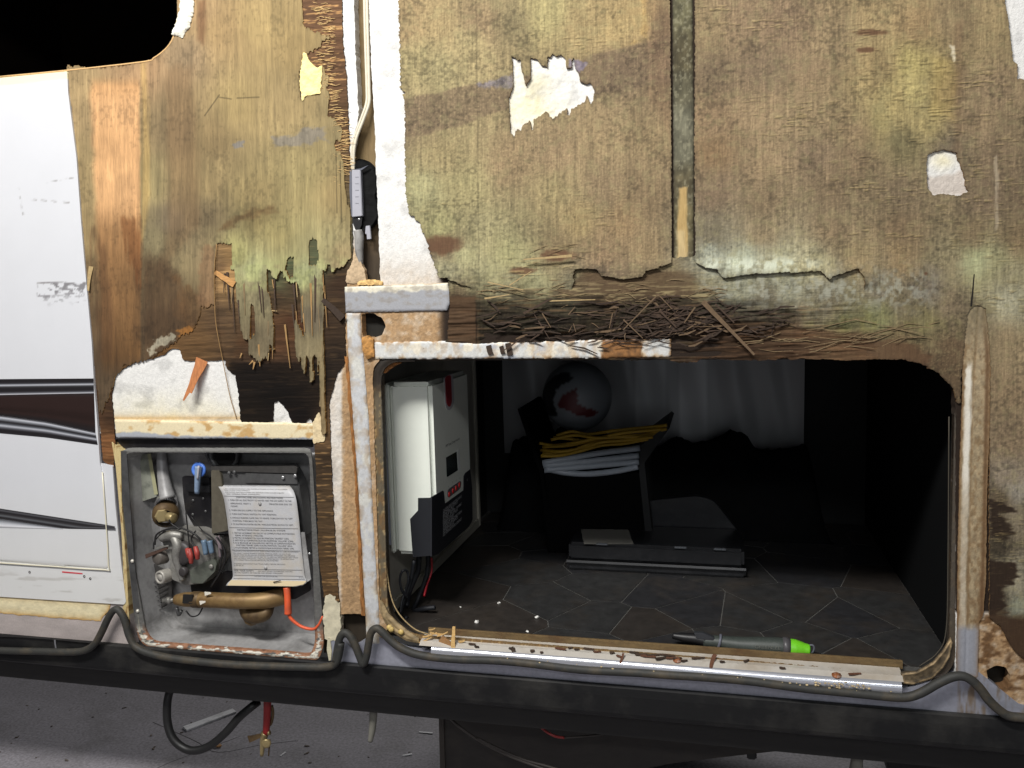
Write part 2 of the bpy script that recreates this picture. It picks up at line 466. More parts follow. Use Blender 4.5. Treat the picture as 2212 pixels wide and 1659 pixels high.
# ---------------------------------------------------------------- colour survey of the wood (position, colour of wood and stains, shading included)
CT = np.array([
    # left sheet
    (430, 30, 168, 126, 80), (475, 60, 178, 134, 80), (560, 60, 168, 132, 76), (640, 100, 163, 127, 72), (400, 120, 152, 117, 82),
    (300, 145, 175, 125, 82), (160, 200, 170, 132, 84), (380, 280, 134, 104, 68), (450, 300, 142, 110, 66), (520, 220, 166, 132, 76),
    (600, 220, 166, 132, 80), (450, 400, 146, 116, 70), (550, 420, 158, 128, 74), (650, 400, 158, 133, 78), (730, 420, 168, 134, 78),
    (370, 480, 112, 92, 70), (440, 470, 114, 90, 60), (560, 470, 134, 110, 60), (600, 505, 165, 142, 80), (510, 545, 172, 160, 88),
    (545, 580, 170, 168, 112), (620, 560, 168, 152, 92), (690, 540, 166, 148, 94), (735, 560, 164, 134, 86), (660, 590, 160, 160, 110), (640, 600, 150, 155, 95),
    (165, 400, 168, 133, 82), (175, 520, 160, 125, 75), (190, 600, 136, 100, 60), (205, 700, 108, 76, 46), (215, 850, 92, 66, 44),
    (228, 950, 128, 80, 44), (235, 780, 80, 55, 36), (330, 400, 152, 127, 78), (330, 520, 136, 116, 78), (340, 600, 100, 78, 50), (350, 700, 88, 64, 42),
    (420, 620, 132, 106, 68), (400, 720, 88, 62, 38), (390, 560, 140, 115, 75), (440, 640, 140, 105, 70), (455, 560, 150, 118, 80),
    (550, 640, 135, 118, 82), (590, 640, 132, 112, 80), (570, 740, 118, 98, 70), (670, 640, 120, 100, 68), (670, 690, 98, 82, 64), (660, 740, 130, 110, 76),
    (700, 800, 140, 115, 75), (705, 900, 150, 118, 76),
    # middle sheet
    (880, 60, 152, 117, 76), (950, 60, 152, 122, 78), (1010, 100, 157, 132, 86), (1040, 50, 142, 110, 76), (1100, 40, 122, 102, 68),
    (1180, 30, 160, 140, 86), (1250, 60, 152, 122, 76), (1330, 60, 166, 132, 80), (1380, 40, 162, 127, 76), (1430, 60, 122, 92, 66),
    (1430, 150, 117, 90, 64), (1350, 150, 114, 88, 66), (950, 150, 152, 132, 86), (900, 130, 150, 128, 82), (900, 280, 130, 105, 74),
    (950, 330, 152, 127, 82), (1000, 400, 152, 134, 86), (900, 420, 152, 142, 96), (950, 500, 157, 147, 92), (1050, 500, 147, 132, 90),
    (1100, 350, 142, 110, 76), (1200, 330, 147, 114, 80), (1300, 300, 152, 120, 82), (1400, 300, 142, 112, 76), (1300, 400, 137, 107, 76),
    (1200, 420, 152, 127, 82), (1400, 420, 132, 102, 71), (1350, 480, 142, 107, 71), (1250, 480, 152, 122, 76), (1100, 550, 152, 142, 92),
    (1000, 560, 157, 147, 102), (960, 590, 140, 130, 98), (1200, 540, 124, 98, 66), (1300, 550, 142, 107, 76), (1400, 540, 137, 107, 73),
    (1050, 600, 147, 137, 97), (1150, 600, 150, 142, 100), (960, 540, 95, 68, 50),
    # rotten band
    (990, 650, 92, 70, 50), (1010, 700, 84, 64, 46), (1100, 625, 130, 120, 92), (1250, 625, 122, 112, 88), (1400, 620, 102, 82, 57), (1300, 595, 98, 76, 58), (1500, 640, 114, 99, 74),
    (1100, 680, 62, 47, 34), (1300, 680, 76, 57, 40), (1450, 690, 72, 54, 38), (1200, 720, 57, 42, 32), (1350, 725, 56, 40, 30), (1080, 735, 62, 46, 34),
    (1550, 700, 86, 64, 46), (1600, 735, 104, 66, 44), (1500, 765, 116, 76, 52), (1700, 705, 97, 74, 54), (1700, 760, 86, 61, 46),
    (1850, 740, 97, 72, 50), (1950, 735, 107, 82, 50), (1650, 680, 92, 74, 58),
    # right sheet
    (1530, 60, 152, 120, 82), (1600, 40, 147, 112, 82), (1700, 60, 142, 107, 80), (1800, 80, 152, 120, 84), (1900, 40, 160, 127, 82),
    (1980, 60, 152, 115, 74), (2060, 40, 142, 112, 77), (2150, 60, 152, 122, 80), (2150, 200, 142, 110, 80), (1540, 160, 122, 94, 70),
    (1650, 150, 132, 102, 77), (1750, 150, 152, 117, 84), (1900, 150, 157, 124, 77), (1970, 140, 178, 153, 82), (1980, 200, 178, 153, 86),
    (1930, 220, 172, 143, 82), (2060, 200, 137, 107, 77), (1540, 250, 142, 107, 76), (1650, 250, 157, 122, 87), (1750, 250, 152, 120, 84),
    (1850, 280, 142, 110, 77), (1900, 260, 167, 142, 82), (2000, 260, 167, 140, 82), (2100, 260, 147, 114, 82), (2180, 280, 127, 100, 72),
    (1540, 330, 137, 100, 66), (1650, 350, 157, 122, 87), (1760, 330, 132, 102, 77), (1850, 350, 127, 97, 70), (1950, 310, 114, 98, 62),
    (2050, 320, 112, 92, 72), (2150, 330, 122, 94, 70), (1540, 420, 127, 97, 74), (1650, 430, 137, 107, 77), (1800, 400, 132, 102, 74),
    (1950, 420, 127, 100, 74), (2130, 420, 122, 94, 72), (2200, 420, 117, 90, 67), (1540, 500, 117, 102, 82), (1650, 500, 147, 120, 87),
    (1800, 500, 137, 107, 77), (1950, 500, 132, 100, 70), (2100, 500, 127, 100, 70), (2200, 520, 132, 102, 70), (1540, 555, 160, 160, 146),
    (1600, 570, 186, 190, 168), (1690, 578, 190, 184, 150), (1755, 573, 176, 162, 122), (1850, 560, 152, 122, 82), (1950, 560, 152, 117, 77),
    (2050, 570, 142, 122, 88), (1600, 620, 140, 136, 116), (1700, 620, 138, 134, 116), (1800, 630, 128, 120, 104), (1900, 620, 124, 110, 94),
    (2000, 620, 118, 101, 88), (1650, 650, 108, 96, 80), (1800, 665, 102, 87, 67), (1900, 685, 118, 116, 68), (2000, 690, 122, 106, 64), (1830, 695, 108, 104, 60),
    (1950, 660, 112, 94, 68), (2060, 660, 127, 102, 77), (2060, 760, 107, 77, 52), (2050, 850, 97, 70, 47), (2030, 800, 97, 70, 47),
    (2180, 650, 162, 152, 127), (2180, 600, 152, 137, 102), (2105, 560, 170, 172, 120), (2150, 570, 152, 142, 98), (2180, 750, 152, 122, 87),
    (2180, 850, 147, 114, 82), (2180, 950, 142, 110, 82), (2180, 1020, 145, 122, 105), (2200, 1060, 150, 135, 125), (2160, 1085, 95, 74, 54), (2200, 1120, 130, 110, 90),
    (2150, 1180, 66, 52, 38), (2195, 1250, 152, 137, 117), (2150, 1300, 68, 51, 38), (2200, 1310, 140, 140, 124), (2180, 1400, 97, 67, 42), (2200, 1350, 74, 54, 38),
    (2300, 300, 130, 102, 74), (2300, 800, 145, 115, 84), (2300, 1200, 120, 100, 80),
], float)


def idw(X, Y, C=CT, power=3.2, warp=14, raw=False):
    wx = X + warp * fbm(X / 45, Y / 45, 3, 5); wy = Y + warp * fbm(X / 45, Y / 45, 3, 6)
    out = np.zeros((X.size, 3)); ws = np.zeros(X.size)
    for x, y, r, g, b in C:
        w = 1 / ((wx - x) ** 2 + (wy - y) ** 2 + 120.0) ** (power / 2)
        out += w[:, None] * (r, g, b); ws += w
    c = out / ws[:, None] / 255
    g = c @ np.array([.3, .59, .11])
    if raw: return c * .86 + .14 * g[:, None]
    return (c * .67 + .33 * g[:, None]) * np.array([.928, .938, .885]) + np.array([.030, .030, .024])


def stain(c, X, Y, poly, rgb, soft=8, op=1.0, warp=0.0, wf=(20, 20), seed=3):
    d = sdf_poly(X, Y, poly)
    if warp: d = d + warp * fbm(X / wf[0], Y / wf[1], 4, seed)
    w = (sst(-soft, soft, d) * op)[:, None]
    return c * (1 - w) + w * (np.array(rgb) / 255)


def blob(c, X, Y, cx, cy, sx, sy, rgb, op=1.0, warp=0.35, f=25, seed=8):
    q = np.sqrt(((X - cx) / sx) ** 2 + ((Y - cy) / sy) ** 2) + warp * fbm(X / f, Y / f, 4, seed)
    w = ((1 - sst(0.5, 1.1, q)) * op)[:, None]
    return c * (1 - w) + w * (np.array(rgb) / 255)


def flecks(c, X, Y, amt, seed=40, slope=0.05):
    """torn horizontal fibres: short pale threads over dark slits"""
    Yr = Y + slope * X
    h = fbm(X / 24, Yr / 3.0, 3, seed)
    h2 = fbm(X / 24, (Yr - 1.8) / 3.0, 3, seed)
    pale = sst(0.16, 0.48, h) * amt; dark = sst(0.16, 0.5, h2) * amt
    c = c * (1 - 0.42 * dark)[:, None]
    c = c + (pale * 0.40)[:, None] * (np.array([0.86, 0.76, 0.52]) - c)
    return c


FLECK_SPOTS = [(1900, 90, 110, 40), (2080, 300, 160, 40), (1980, 370, 260, 60), (2130, 400, 140, 120), (2150, 520, 130, 50), (1900, 400, 160, 50), (1290, 455, 70, 35),
               (1190, 555, 80, 30), (1130, 590, 60, 20), (1230, 80, 120, 30), (960, 445, 70, 25), (2170, 640, 80, 40), (1560, 25, 90, 20), (2040, 200, 200, 90), (1750, 250, 160, 60),
               (1250, 620, 250, 40), (2150, 1150, 80, 120), (1950, 500, 150, 50), (1650, 60, 90, 30)]


def ply_right(X, Y, d):
    c = idw(X, Y)
    vseam = 1028 + 0.012 * Y
    # paler left part of the middle sheet against its faint seam, darker diagonal band with purple streak
    c = stain(c, X, Y, [(872, 214), (1010, 185), (1180, 158), (1290, 118), (1400, 90), (1500, 60), (1500, 170), (1400, 185), (1280, 205), (1100, 235), (1000, 270), (874, 300)], (104, 88, 70), 3.5, 0.72, 5, (40, 20))
    c = stain(c, X, Y, [(1030, 182), (1105, 160), (1110, 188), (1040, 186)], (112, 106, 112), 4, 0.8, 8, (9, 9))
    c = stain(c, X, Y, [(1228, 128), (1272, 136), (1252, 156), (1228, 146)], (112, 104, 116), 2, 0.9, 5, (7, 7))
    c = stain(c, X, Y, [(1385, 0), (1398, 0), (1398, 85), (1340, 100), (1388, 86)], (176, 144, 88), 5, 0.4, 8, (12, 12))
    c = stain(c, X, Y, [(1396, 0), (1450, 0), (1450, 300), (1400, 200)], (110, 86, 66), 14, 0.35, 10)
    s = np.exp(-((X - vseam) / 1.6) ** 2) * (X < 1100)
    c = c * (1 - 0.30 * s * (0.6 + 0.4 * vn(X / 3, Y / 14, 4)))[:, None]
    # mottle, clumped mildew specks, vertical grain
    mid = (X < 1480)
    m1 = fbm(X / 60, Y / 50, 4, 11)
    c = c * (1 + 0.07 * m1)[:, None]
    sp = fbm(X / 6.5, Y / 5.5, 3, 12) + 0.7 * fbm(X / 60, Y / 50, 3, 13)
    c = c * (1 - 0.22 * sst(0.05, 0.75, sp))[:, None]
    c = c * (1 + 0.10 * fbm(X / 9, Y / 170, 3, 17))[:, None]
    sp2 = fbm(X / 3.2, Y / 2.8, 2, 14)
    c = c * (1 + 0.15 * sp2)[:, None]
    w = (sst(.25, .6, fbm(X / 3.4, Y / 2.4, 2, 22)) * .22)[:, None]
    c = c * (1 - w) + w * np.array([.76, .69, .50])
    c = c * (1 + 0.13 * fbm(X / 3.0, Y / 45, 3, 15))[:, None]
    gb = fbm(X / 15, Y / 12, 4, 16)
    w = (sst(0.0, 0.5, gb) * 0.26)[:, None]
    c = c * (1 - w) + w * np.array([0.56, 0.53, 0.38])
    c = stain(c, X, Y, [(2062, 40), (2078, 50), (2076, 410), (2060, 400)], (118, 92, 70), 12, 0.35, 8)
    c = stain(c, X, Y, [(2148, 340), (2156, 335), (2156, 480), (2150, 500)], (180, 165, 140), 3, 0.7, 5, (4, 30))
    c = stain(c, X, Y, [(2050, 96), (2062, 98), (2066, 130), (2060, 134)], (205, 195, 170), 2, 0.8, 4, (5, 9))
    c = stain(c, X, Y, [(2016, 120), (2062, 130), (2064, 265), (2010, 250)], (178, 154, 86), 14, 0.35, 10)
    # grey mildew on both sides of the crack
    gm = fbm(X / 9, Y / 9, 4, 18)
    reg = np.exp(-((Y - 625) / 42) ** 2) * sst(1490, 1540, X) * (1 - sst(1960, 2060, X))
    w = (reg * sst(-0.15, 0.4, gm) * 0.7)[:, None]
    c = c * (1 - w) + w * np.array([0.64, 0.64, 0.58])
    reg = np.exp(-((Y - 572) / 15) ** 2) * sst(1503, 1545, X) * (1 - sst(1700, 1800, X))
    w = (reg * sst(-0.3, 0.3, gm) * 0.85)[:, None]
    c = c * (1 - w) + w * np.array([0.80, 0.82, 0.74])
    # green algae low on the right
    reg = np.exp(-((Y - 700) / 24) ** 2) * np.exp(-((X - 1900) / 150) ** 2)
    w = (reg * sst(-0.1, 0.5, fbm(X / 14, Y / 14, 4, 19)) * 0.5)[:, None]
    c = c * (1 - w) + w * np.array([0.47, 0.45, 0.27])
    # pale green mould on the lower left of the middle sheet
    reg = np.exp(-((Y - 590) / 45) ** 2) * np.exp(-((X - 1080) / 140) ** 2)
    w = (reg * sst(-0.1, 0.5, fbm(X / 20, Y / 16, 4, 21)) * 0.45)[:, None]
    c = c * (1 - w) + w * np.array([0.61, 0.59, 0.43])
    c = blob(c, X, Y, 2100, 572, 45, 28, (170, 168, 132), 0.35, .6, 10)
    # dark sores
    for cx, cy, sx, sy in [(955, 528, 48, 26), (1205, 552, 42, 14), (2000, 591, 5, 5), (1130, 585, 34, 9), (1880, 70, 40, 8), (1873, 108, 26, 7)]:
        c = blob(c, X, Y, cx, cy, sx, sy, (92, 66, 48), 0.85, .3, 10)
    c = stain(c, X, Y, [(2135, 1075), (2170, 1090), (2190, 1105), (2160, 1112), (2195, 1150), (2175, 1165), (2140, 1160)], (44, 33, 24), 5, .95, 10, (24, 6))
    c = stain(c, X, Y, [(2135, 1210), (2190, 1218), (2200, 1235), (2190, 1262), (2160, 1270), (2170, 1310), (2150, 1330), (2130, 1325)], (46, 34, 25), 4, .97, 10, (24, 7))
    c = stain(c, X, Y, [(2130, 1322), (2760, 1390), (2760, 1660), (2130, 1600)], (62, 44, 30), 8, .85, 14, (30, 8))
    am = np.zeros(X.size)
    for cx, cy, sx, sy in FLECK_SPOTS:
        am = np.maximum(am, np.exp(-((X - cx) / sx) ** 2 - ((Y - cy) / sy) ** 2))
    c = flecks(c, X, Y, np.clip(am * (.45 + 1.1 * fbm(X / 36, Y / 18, 3, 42)) + 0.06, 0, 1))
    # darker, crisp rim of broken edges
    c = c * np.where(X < 1460, 1.07, 1.02)[:, None]
    c = stain(c, X, Y, [(1500, 688), (1600, 692), (1700, 703), (1850, 724), (1960, 740), (2010, 765), (2010, 800), (1500, 800)], (92, 67, 48), 9, .72, 14, (70, 5), 23)
    c = c * (1 - 0.16 * np.exp(-d / 2.0))[:, None]
    return lin(c)


def ply_left(X, Y, d):
    c = idw(X, Y)
    # orange bright board mark between x 190 and 305, its crisp right side
    xl = 186 + 0.045 * Y; xr = np.where(Y < 440, 299 + 0.01 * Y, 304)
    wob = 5 * fbm(X / 200, Y / 30, 3, 50)
    w = sst(-9, 9, X - xl + wob) * (1 - sst(-3.5, 3.5, X - xr + wob * .5)) * sst(160, 190, Y)
    vv = np.interp(Y, [160, 220, 300, 420, 455, 500, 560, 700, 780], [0.85, 1, .97, 1.0, .94, .74, .66, .58, .48])
    orange = np.stack([200 * vv, 156 * vv ** 1.1, 110 * vv ** 1.3], 1) / 255
    w2 = (w * (1 - sst(760, 830, Y)))[:, None]
    c = c * (1 - w2) + w2 * orange
    c = stain(c, X, Y, [(306, 130), (316, 130), (326, 420), (306, 520)], (178, 148, 92), 6, .6, 6, (6, 80))
    c = stain(c, X, Y, [(357, 150), (420, 140), (430, 480), (360, 560)], (120, 94, 66), 14, .45, 18, (20, 120))
    c = stain(c, X, Y, [(425, 0), (446, 0), (440, 95), (428, 85)], (110, 78, 54), 8, .65, 6, (8, 60))
    c = stain(c, X, Y, [(504, 312), (526, 306), (525, 318), (506, 320)], (120, 116, 112), 3, .85, 6, (8, 6))
    c = stain(c, X, Y, [(590, 300), (640, 288), (660, 270), (700, 276), (706, 302), (660, 312), (600, 320)], (122, 116, 108), 5, .75, 14, (14, 8))
    c = stain(c, X, Y, [(495, 475), (540, 455), (590, 442), (600, 452), (540, 470), (470, 500)], (96, 72, 46), 7, .6, 10, (14, 10))
    c = stain(c, X, Y, [(306, 560), (345, 560), (430, 640), (410, 760), (306, 790)], (78, 58, 40), 22, .65, 30, (14, 60))
    c = stain(c, X, Y, [(205, 500), (232, 540), (245, 780), (214, 780), (205, 600)], (84, 60, 40), 9, .55, 20, (7, 80))
    c = stain(c, X, Y, [(262, 470), (300, 470), (304, 620), (275, 560)], (110, 66, 36), 8, .5, 16, (6, 60))
    c = stain(c, X, Y, [(380, 600), (470, 660), (490, 780), (395, 760)], (96, 70, 44), 12, .6, 20, (12, 20))
    c = stain(c, X, Y, [(385, 715), (420, 705), (425, 770), (395, 768)], (168, 112, 52), 5, .75, 10, (8, 6))
    c = stain(c, X, Y, [(320, 755), (335, 735), (360, 725), (376, 722), (376, 735), (345, 748), (326, 765)], (170, 162, 140), 3, .9, 9, (6, 6))
    c = stain(c, X, Y, zR([(440, 110), (520, 110), (512, 330), (512, 560), (470, 600), (400, 590), (382, 440), (384, 250)]), (128, 98, 70), 5, .6, 10, (10, 14))
    # green mould fringe
    reg = sst(540, 580, Y) * sst(470, 500, X) * (1 - sst(612, 640, Y))
    w = (reg * sst(-.35, .25, fbm(X / 15, Y / 12, 4, 52)) * .6)[:, None]
    c = c * (1 - w) + w * np.array([0.66, 0.67, 0.45])
    c = c * (1 + 0.12 * fbm(X / 7, Y / 130, 4, 53))[:, None]
    c = c * (1 + 0.10 * fbm(X / 2.6, Y / 60, 3, 54))[:, None]
    c = c * (1 + 0.10 * fbm(X / 40, Y / 40, 4, 55))[:, None]
    sp = fbm(X / 5, Y / 7, 3, 56) + .6 * fbm(X / 60, Y / 60, 2, 57)
    c = c * (1 - 0.12 * sst(.1, .7, sp))[:, None]
    c = c * (1 - 0.10 * np.exp(-d / 1.8))[:, None]
    # scratches
    for x1, y1, x2, y2 in [(442, 250, 474, 205), (474, 210, 500, 214), (512, 212, 560, 210), (735, 350, 738, 480), (726, 330, 728, 460)]:
        t = np.clip(((X - x1) * (x2 - x1) + (Y - y1) * (y2 - y1)) / ((x2 - x1) ** 2 + (y2 - y1) ** 2), 0, 1)
        q = np.hypot(X - x1 - t * (x2 - x1), Y - y1 - t * (y2 - y1))
        c = c * (1 - .4 * np.exp(-(q / 1.2) ** 2))[:, None]
    return lin(c)


def rot_color(X, Y, d):
    C2 = np.array([(500, 550, 146, 112, 68), (480, 580, 122, 92, 60), (420, 600, 128, 98, 66), (450, 560, 140, 110, 72), (495, 600, 196, 150, 90), (600, 640, 68, 52, 36), (650, 620, 76, 60, 40), (560, 720, 84, 58, 36), (480, 690, 92, 70, 48),
                   (420, 735, 108, 78, 46), (600, 740, 88, 58, 36), (640, 700, 84, 52, 32), (600, 850, 38, 29, 25), (540, 820, 44, 34, 28), (700, 700, 62, 46, 32), (735, 620, 64, 46, 32), (730, 790, 44, 34, 26),
                   (530, 900, 52, 40, 30), (640, 900, 38, 28, 24), (700, 1100, 84, 64, 42), (690, 1000, 66, 50, 34), (705, 1250, 96, 70, 42), (700, 930, 130, 96, 60),
                   (690, 60, 116, 82, 56), (720, 150, 104, 74, 50), (735, 260, 96, 70, 46), (700, 20, 112, 80, 56), (250, 900, 70, 48, 32), (235, 960, 128, 82, 46), (350, 760, 110, 76, 40),
                   (620, 560, 84, 92, 62), (690, 560, 90, 96, 66), (600, 610, 84, 84, 56)], float)
    c = idw(X, Y, C2, 3.0, 10, True) * .92
    Yr = Y + 0.02 * X
    h = fbm(X / 60, Yr / 3.6, 4, 60)
    c = c * (1 + .26 * h)[:, None]
    g = sst(.24, .5, fbm(X / 45, Yr / 3.0, 3, 61))
    right = sst(640, 655, X) * (1 - sst(335, 360, Y))
    w = (g * (.14 + .6 * right))[:, None]
    c = c * (1 - w) + w * np.array([0.80, 0.62, 0.40])
    col = sst(668, 676, X) * sst(940, 960, Y)
    w = (g * .6 * col)[:, None]
    c = c * (1 - w) + w * np.array([0.66, 0.52, 0.34])
    og = sst(.1, .5, fbm(X / 40, Y / 30, 3, 62)) * np.exp(-((Y - 725) / 50) ** 2) * sst(430, 470, X) * (1 - sst(660, 700, X))
    w = (og * .22)[:, None]
    c = c * (1 - w) + w * np.array([0.40, 0.25, 0.14])
    # third layer lower down is nearly black
    step = sst(-4, 4, Y - (783 + 3 * fbm(X / 12, Y * 0, 3, 63))) * sst(486, 500, X) * (1 - sst(690, 725, X)) * (1 - sst(935, 960, Y))
    c = c * (1 - .45 * step)[:, None]
    return lin(np.clip(c, 0.01, 1))


def rot_relief(X, Y, d):
    h = fbm(X / 70, (Y + .02 * X) / 4, 3, 60)
    return -0.0007 * h


def foam_color(X, Y, d):
    c = np.tile(np.array([0.885, 0.88, 0.865]), (X.size, 1))
    yl = np.zeros(X.size)
    yl += .7 * np.exp(-(((X - 1150) / 70) ** 2 + ((Y - 230) / 70) ** 2)) * (1 - sst(1150, 1290, X) * .6)
    yl += .5 * np.exp(-(((X - 2035) / 25) ** 2 + ((Y - 345) / 22) ** 2))
    yl += .40 * np.exp(-(((X - 370) / 160) ** 2 + ((Y - 895) / 40) ** 2))
    yl += .85 * np.exp(-(((X - 672) / 30) ** 2 + ((Y - 165) / 60) ** 2))
    yl = np.clip(yl * (0.8 + .5 * fbm(X / 25, Y / 25, 3, 70)), 0, 1)
    c = c * (1 - yl[:, None]) + yl[:, None] * np.array([0.93, 0.87, 0.64])
    # grey patch of bare adhesive at the small hole
    c = stain(c, X, Y, [(2003, 385), (2080, 370), (2090, 420), (2005, 420)], (196, 184, 172), 5, .8, 6, (10, 8))
    # tan, wet foam low in the post bay
    tan = sst(520, 640, Y) * sst(735, 760, X) * (1 - sst(980, 990, X)) * .35 + sst(655, 672, Y) * sst(735, 760, X) * (1 - sst(980, 990, X)) * .55
    tan += sst(500, 540, Y) * (1 - sst(786, 800, X)) * sst(735, 742, X) * .5
    tan += sst(1310, 1345, Y) * sst(2100, 2110, X) * 0.9
    colm = sst(775, 820, Y) * sst(690, 712, X) * (1 - sst(800, 810, X))
    tan += colm * (.22 + .38 * sst(1000, 1320, Y))
    tan = np.clip(tan * (1 + .6 * fbm(X / 12, Y / 12, 4, 71)), 0, .95)
    c = c * (1 - tan[:, None]) + tan[:, None] * np.array([0.66, 0.53, 0.38])
    br = (sst(1300, 1330, Y) * sst(2100, 2110, X) * sst(-.15, .3, fbm(X / 22, Y / 12, 4, 76)))[:, None] * .8
    c = c * (1 - br) + br * np.array([.36, .25, .15])
    beads = fbm(X / 3.2, Y / 3.2, 2, 72)
    c = c * (1 + (.06 + .13 * tan) * beads)[:, None]
    gr = sst(.15, .5, fbm(X / 40, Y / 35, 4, 73)) * .10
    c = c * (1 - gr)[:, None]
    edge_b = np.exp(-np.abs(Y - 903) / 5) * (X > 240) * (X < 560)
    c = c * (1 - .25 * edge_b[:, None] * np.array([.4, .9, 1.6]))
    # seam gaps painted dark for their shade; dark brown behind band and post too
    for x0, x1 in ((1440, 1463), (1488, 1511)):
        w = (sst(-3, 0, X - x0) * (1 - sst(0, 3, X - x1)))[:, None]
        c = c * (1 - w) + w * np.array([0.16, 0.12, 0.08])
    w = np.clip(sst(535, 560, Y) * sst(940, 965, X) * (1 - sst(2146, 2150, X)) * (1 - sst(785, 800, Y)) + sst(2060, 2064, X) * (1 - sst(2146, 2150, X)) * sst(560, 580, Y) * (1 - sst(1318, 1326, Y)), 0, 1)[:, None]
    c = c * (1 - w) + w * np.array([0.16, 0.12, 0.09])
    return lin(np.clip(c, 0, 1))


def foam_relief(X, Y, d):
    t = fbm(X / 5.0, Y / 5.0, 2, 74)
    rough = np.exp(-(((X - 1180) / 110) ** 2 + ((Y - 210) / 110) ** 2)) + np.exp(-(((X - 2040) / 60) ** 2 + ((Y - 380) / 70) ** 2))
    colm = sst(775, 820, Y) * sst(690, 712, X) * (1 - sst(800, 810, X))
    return -t * (0.00035 + 0.0010 * np.clip(rough, 0, 1) + .0006 * colm) - 0.0008 * rough * fbm(X / 18, Y / 18, 3, 75)


# ---------------------------------------------------------------- outlines (measured)
WINDOW = [(-400, 205), (0, 166), (140, 153), (310, 134), (332, 126), (352, 112), (366, 97), (376, 78), (383, 45), (386, 0), (392, -200), (-400, -200)]
HEAT = rpoly([(246, 950), (690, 966), (735, 1700), (280, 1700)], [2, 2, 0, 0])
COMPT = rpoly([(804, 777), (2066, 775), (2062, 1478), (822, 1380)], [34, 120, 70, 90], 8)

wall = thing('camper_wall', 'rotten camper side wall of stained bare plywood, torn veneer and exposed white foam', 'wall',
             tuple(aty([(1106, 1400)], 0.0)[0]))

foam_outline = [(100, -240), (2760, -240), (2760, 1660), (2110, 1500), (2064, 1490), (2064, 775), (820, 775), (836, 1380), (690, 1400), (690, 940), (244, 930), (100, 960)]
holes_foam = [WINDOW, COMPT, HEAT,
              [(759, -200), (791, -200), (800, 90), (808, 250), (815, 420), (822, 612), (777, 612), (770, 560), (776, 500), (757, 440), (757, 330), (775, 250), (768, 120)],
              [(780, 678), (806, 676), (824, 686), (834, 705), (826, 724), (808, 731), (784, 728)],
              [(2131, 1448), (2150, 1438), (2172, 1440), (2182, 1460), (2176, 1484), (2150, 1490), (2133, 1478)],
              [(733, 1326), (790, 1326), (792, 1400), (733, 1400)]]
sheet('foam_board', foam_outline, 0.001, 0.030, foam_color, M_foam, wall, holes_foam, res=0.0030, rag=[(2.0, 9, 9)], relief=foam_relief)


def board_color(X, Y, d):
    c = idw(X, Y, np.array([(775, 50, 142, 108, 66), (775, 200, 134, 102, 62), (790, 350, 130, 98, 58), (800, 500, 96, 70, 46), (800, 590, 66, 50, 38), (800, 700, 30, 28, 28), (760, 1360, 50, 38, 28), (2150, 1465, 30, 25, 20)], float), 2.5)
    return lin(c * (1 + .12 * fbm(X / 4, Y / 90, 3, 80))[:, None])


sheet('backing_board', [(745, -240), (860, -240), (860, 760), (745, 760)], 0.024, 0.004, board_color, M_ply, wall, res=0.004)
sheet('backing_board', [(700, 1310), (800, 1310), (800, 1410), (700, 1410)], 0.026, 0.004, board_color, M_ply, wall, res=0.004)
sheet('backing_board', [(2100, 1420), (2210, 1420), (2210, 1510), (2100, 1510)], 0.028, 0.004, board_color, M_ply, wall, res=0.004)

# ---- middle and right plywood
hole_mid = zD([(1168, 360), (1225, 390), (1235, 480), (1258, 548), (1285, 500), (1290, 370), (1330, 380), (1370, 420), (1395, 430), (1405, 370), (1420, 350), (1480, 355), (1515, 380), (1525, 435), (1552, 430), (1550, 380), (1567, 378), (1578, 440), (1600, 480), (1610, 520), (1640, 535), (1680, 540), (1697, 580), (1690, 665), (1672, 660), (1668, 630), (1648, 620), (1640, 645), (1570, 695), (1548, 700), (1540, 738), (1525, 735), (1520, 700), (1430, 760), (1412, 745), (1410, 705), (1312, 770), (1304, 830), (1296, 828), (1288, 770), (1240, 800), (1225, 845), (1205, 820), (1180, 880), (1160, 850), (1150, 650), (1175, 570)])
hole_r = zG([(1600, 985), (1640, 960), (1700, 945), (1790, 965), (1790, 1010), (1810, 1040), (1840, 1140), (1845, 1190), (1858, 1210), (1800, 1240), (1700, 1225), (1640, 1240), (1605, 1190), (1595, 1080)])
mid_out = [(857, -230), (1447, -230), (1447, 0), (1450, 300), (1451, 568)] + zS([(1330, 170), (1310, 200), (1180, 220), (1050, 205), (1010, 160), (960, 152), (870, 160), (860, 250), (840, 330), (700, 352), (560, 345), (470, 300), (360, 296), (300, 325), (230, 295), (50, 215)]) + \
          [(950, 600), (944, 585), (935, 560), (920, 520), (905, 480), (883, 460), (876, 420), (875, 300), (873, 200), (865, 188), (864, 120), (862, 60)]
rt_out = [(1503, -230), (2170, -230), (2170, 0), (2177, 34), (2184, 85), (2187, 130), (2198, 140), (2199, 169), (2212, 171), (2760, 180), (2760, 1470), (2215, 1424), (2190, 1405), (2160, 1352), (2138, 1335),
          (2137, 1070), (2139, 839), (2139, 770), (2133, 700), (2129, 666), (2118, 660), (2098, 662), (2090, 680), (2084, 730), (2078, 790), (2074, 870)] + \
         [(2069, 872), (2058, 839), (2030, 808), (1989, 785), (1952, 776), (1872, 776), (1866, 600)] + \
         zH([(1160, 190), (1100, 205), (1000, 240), (980, 262), (920, 205), (700, 215), (480, 225), (320, 250), (290, 235), (270, 200), (200, 190), (130, 150)]) + [(1502, 540), (1500, 300)]


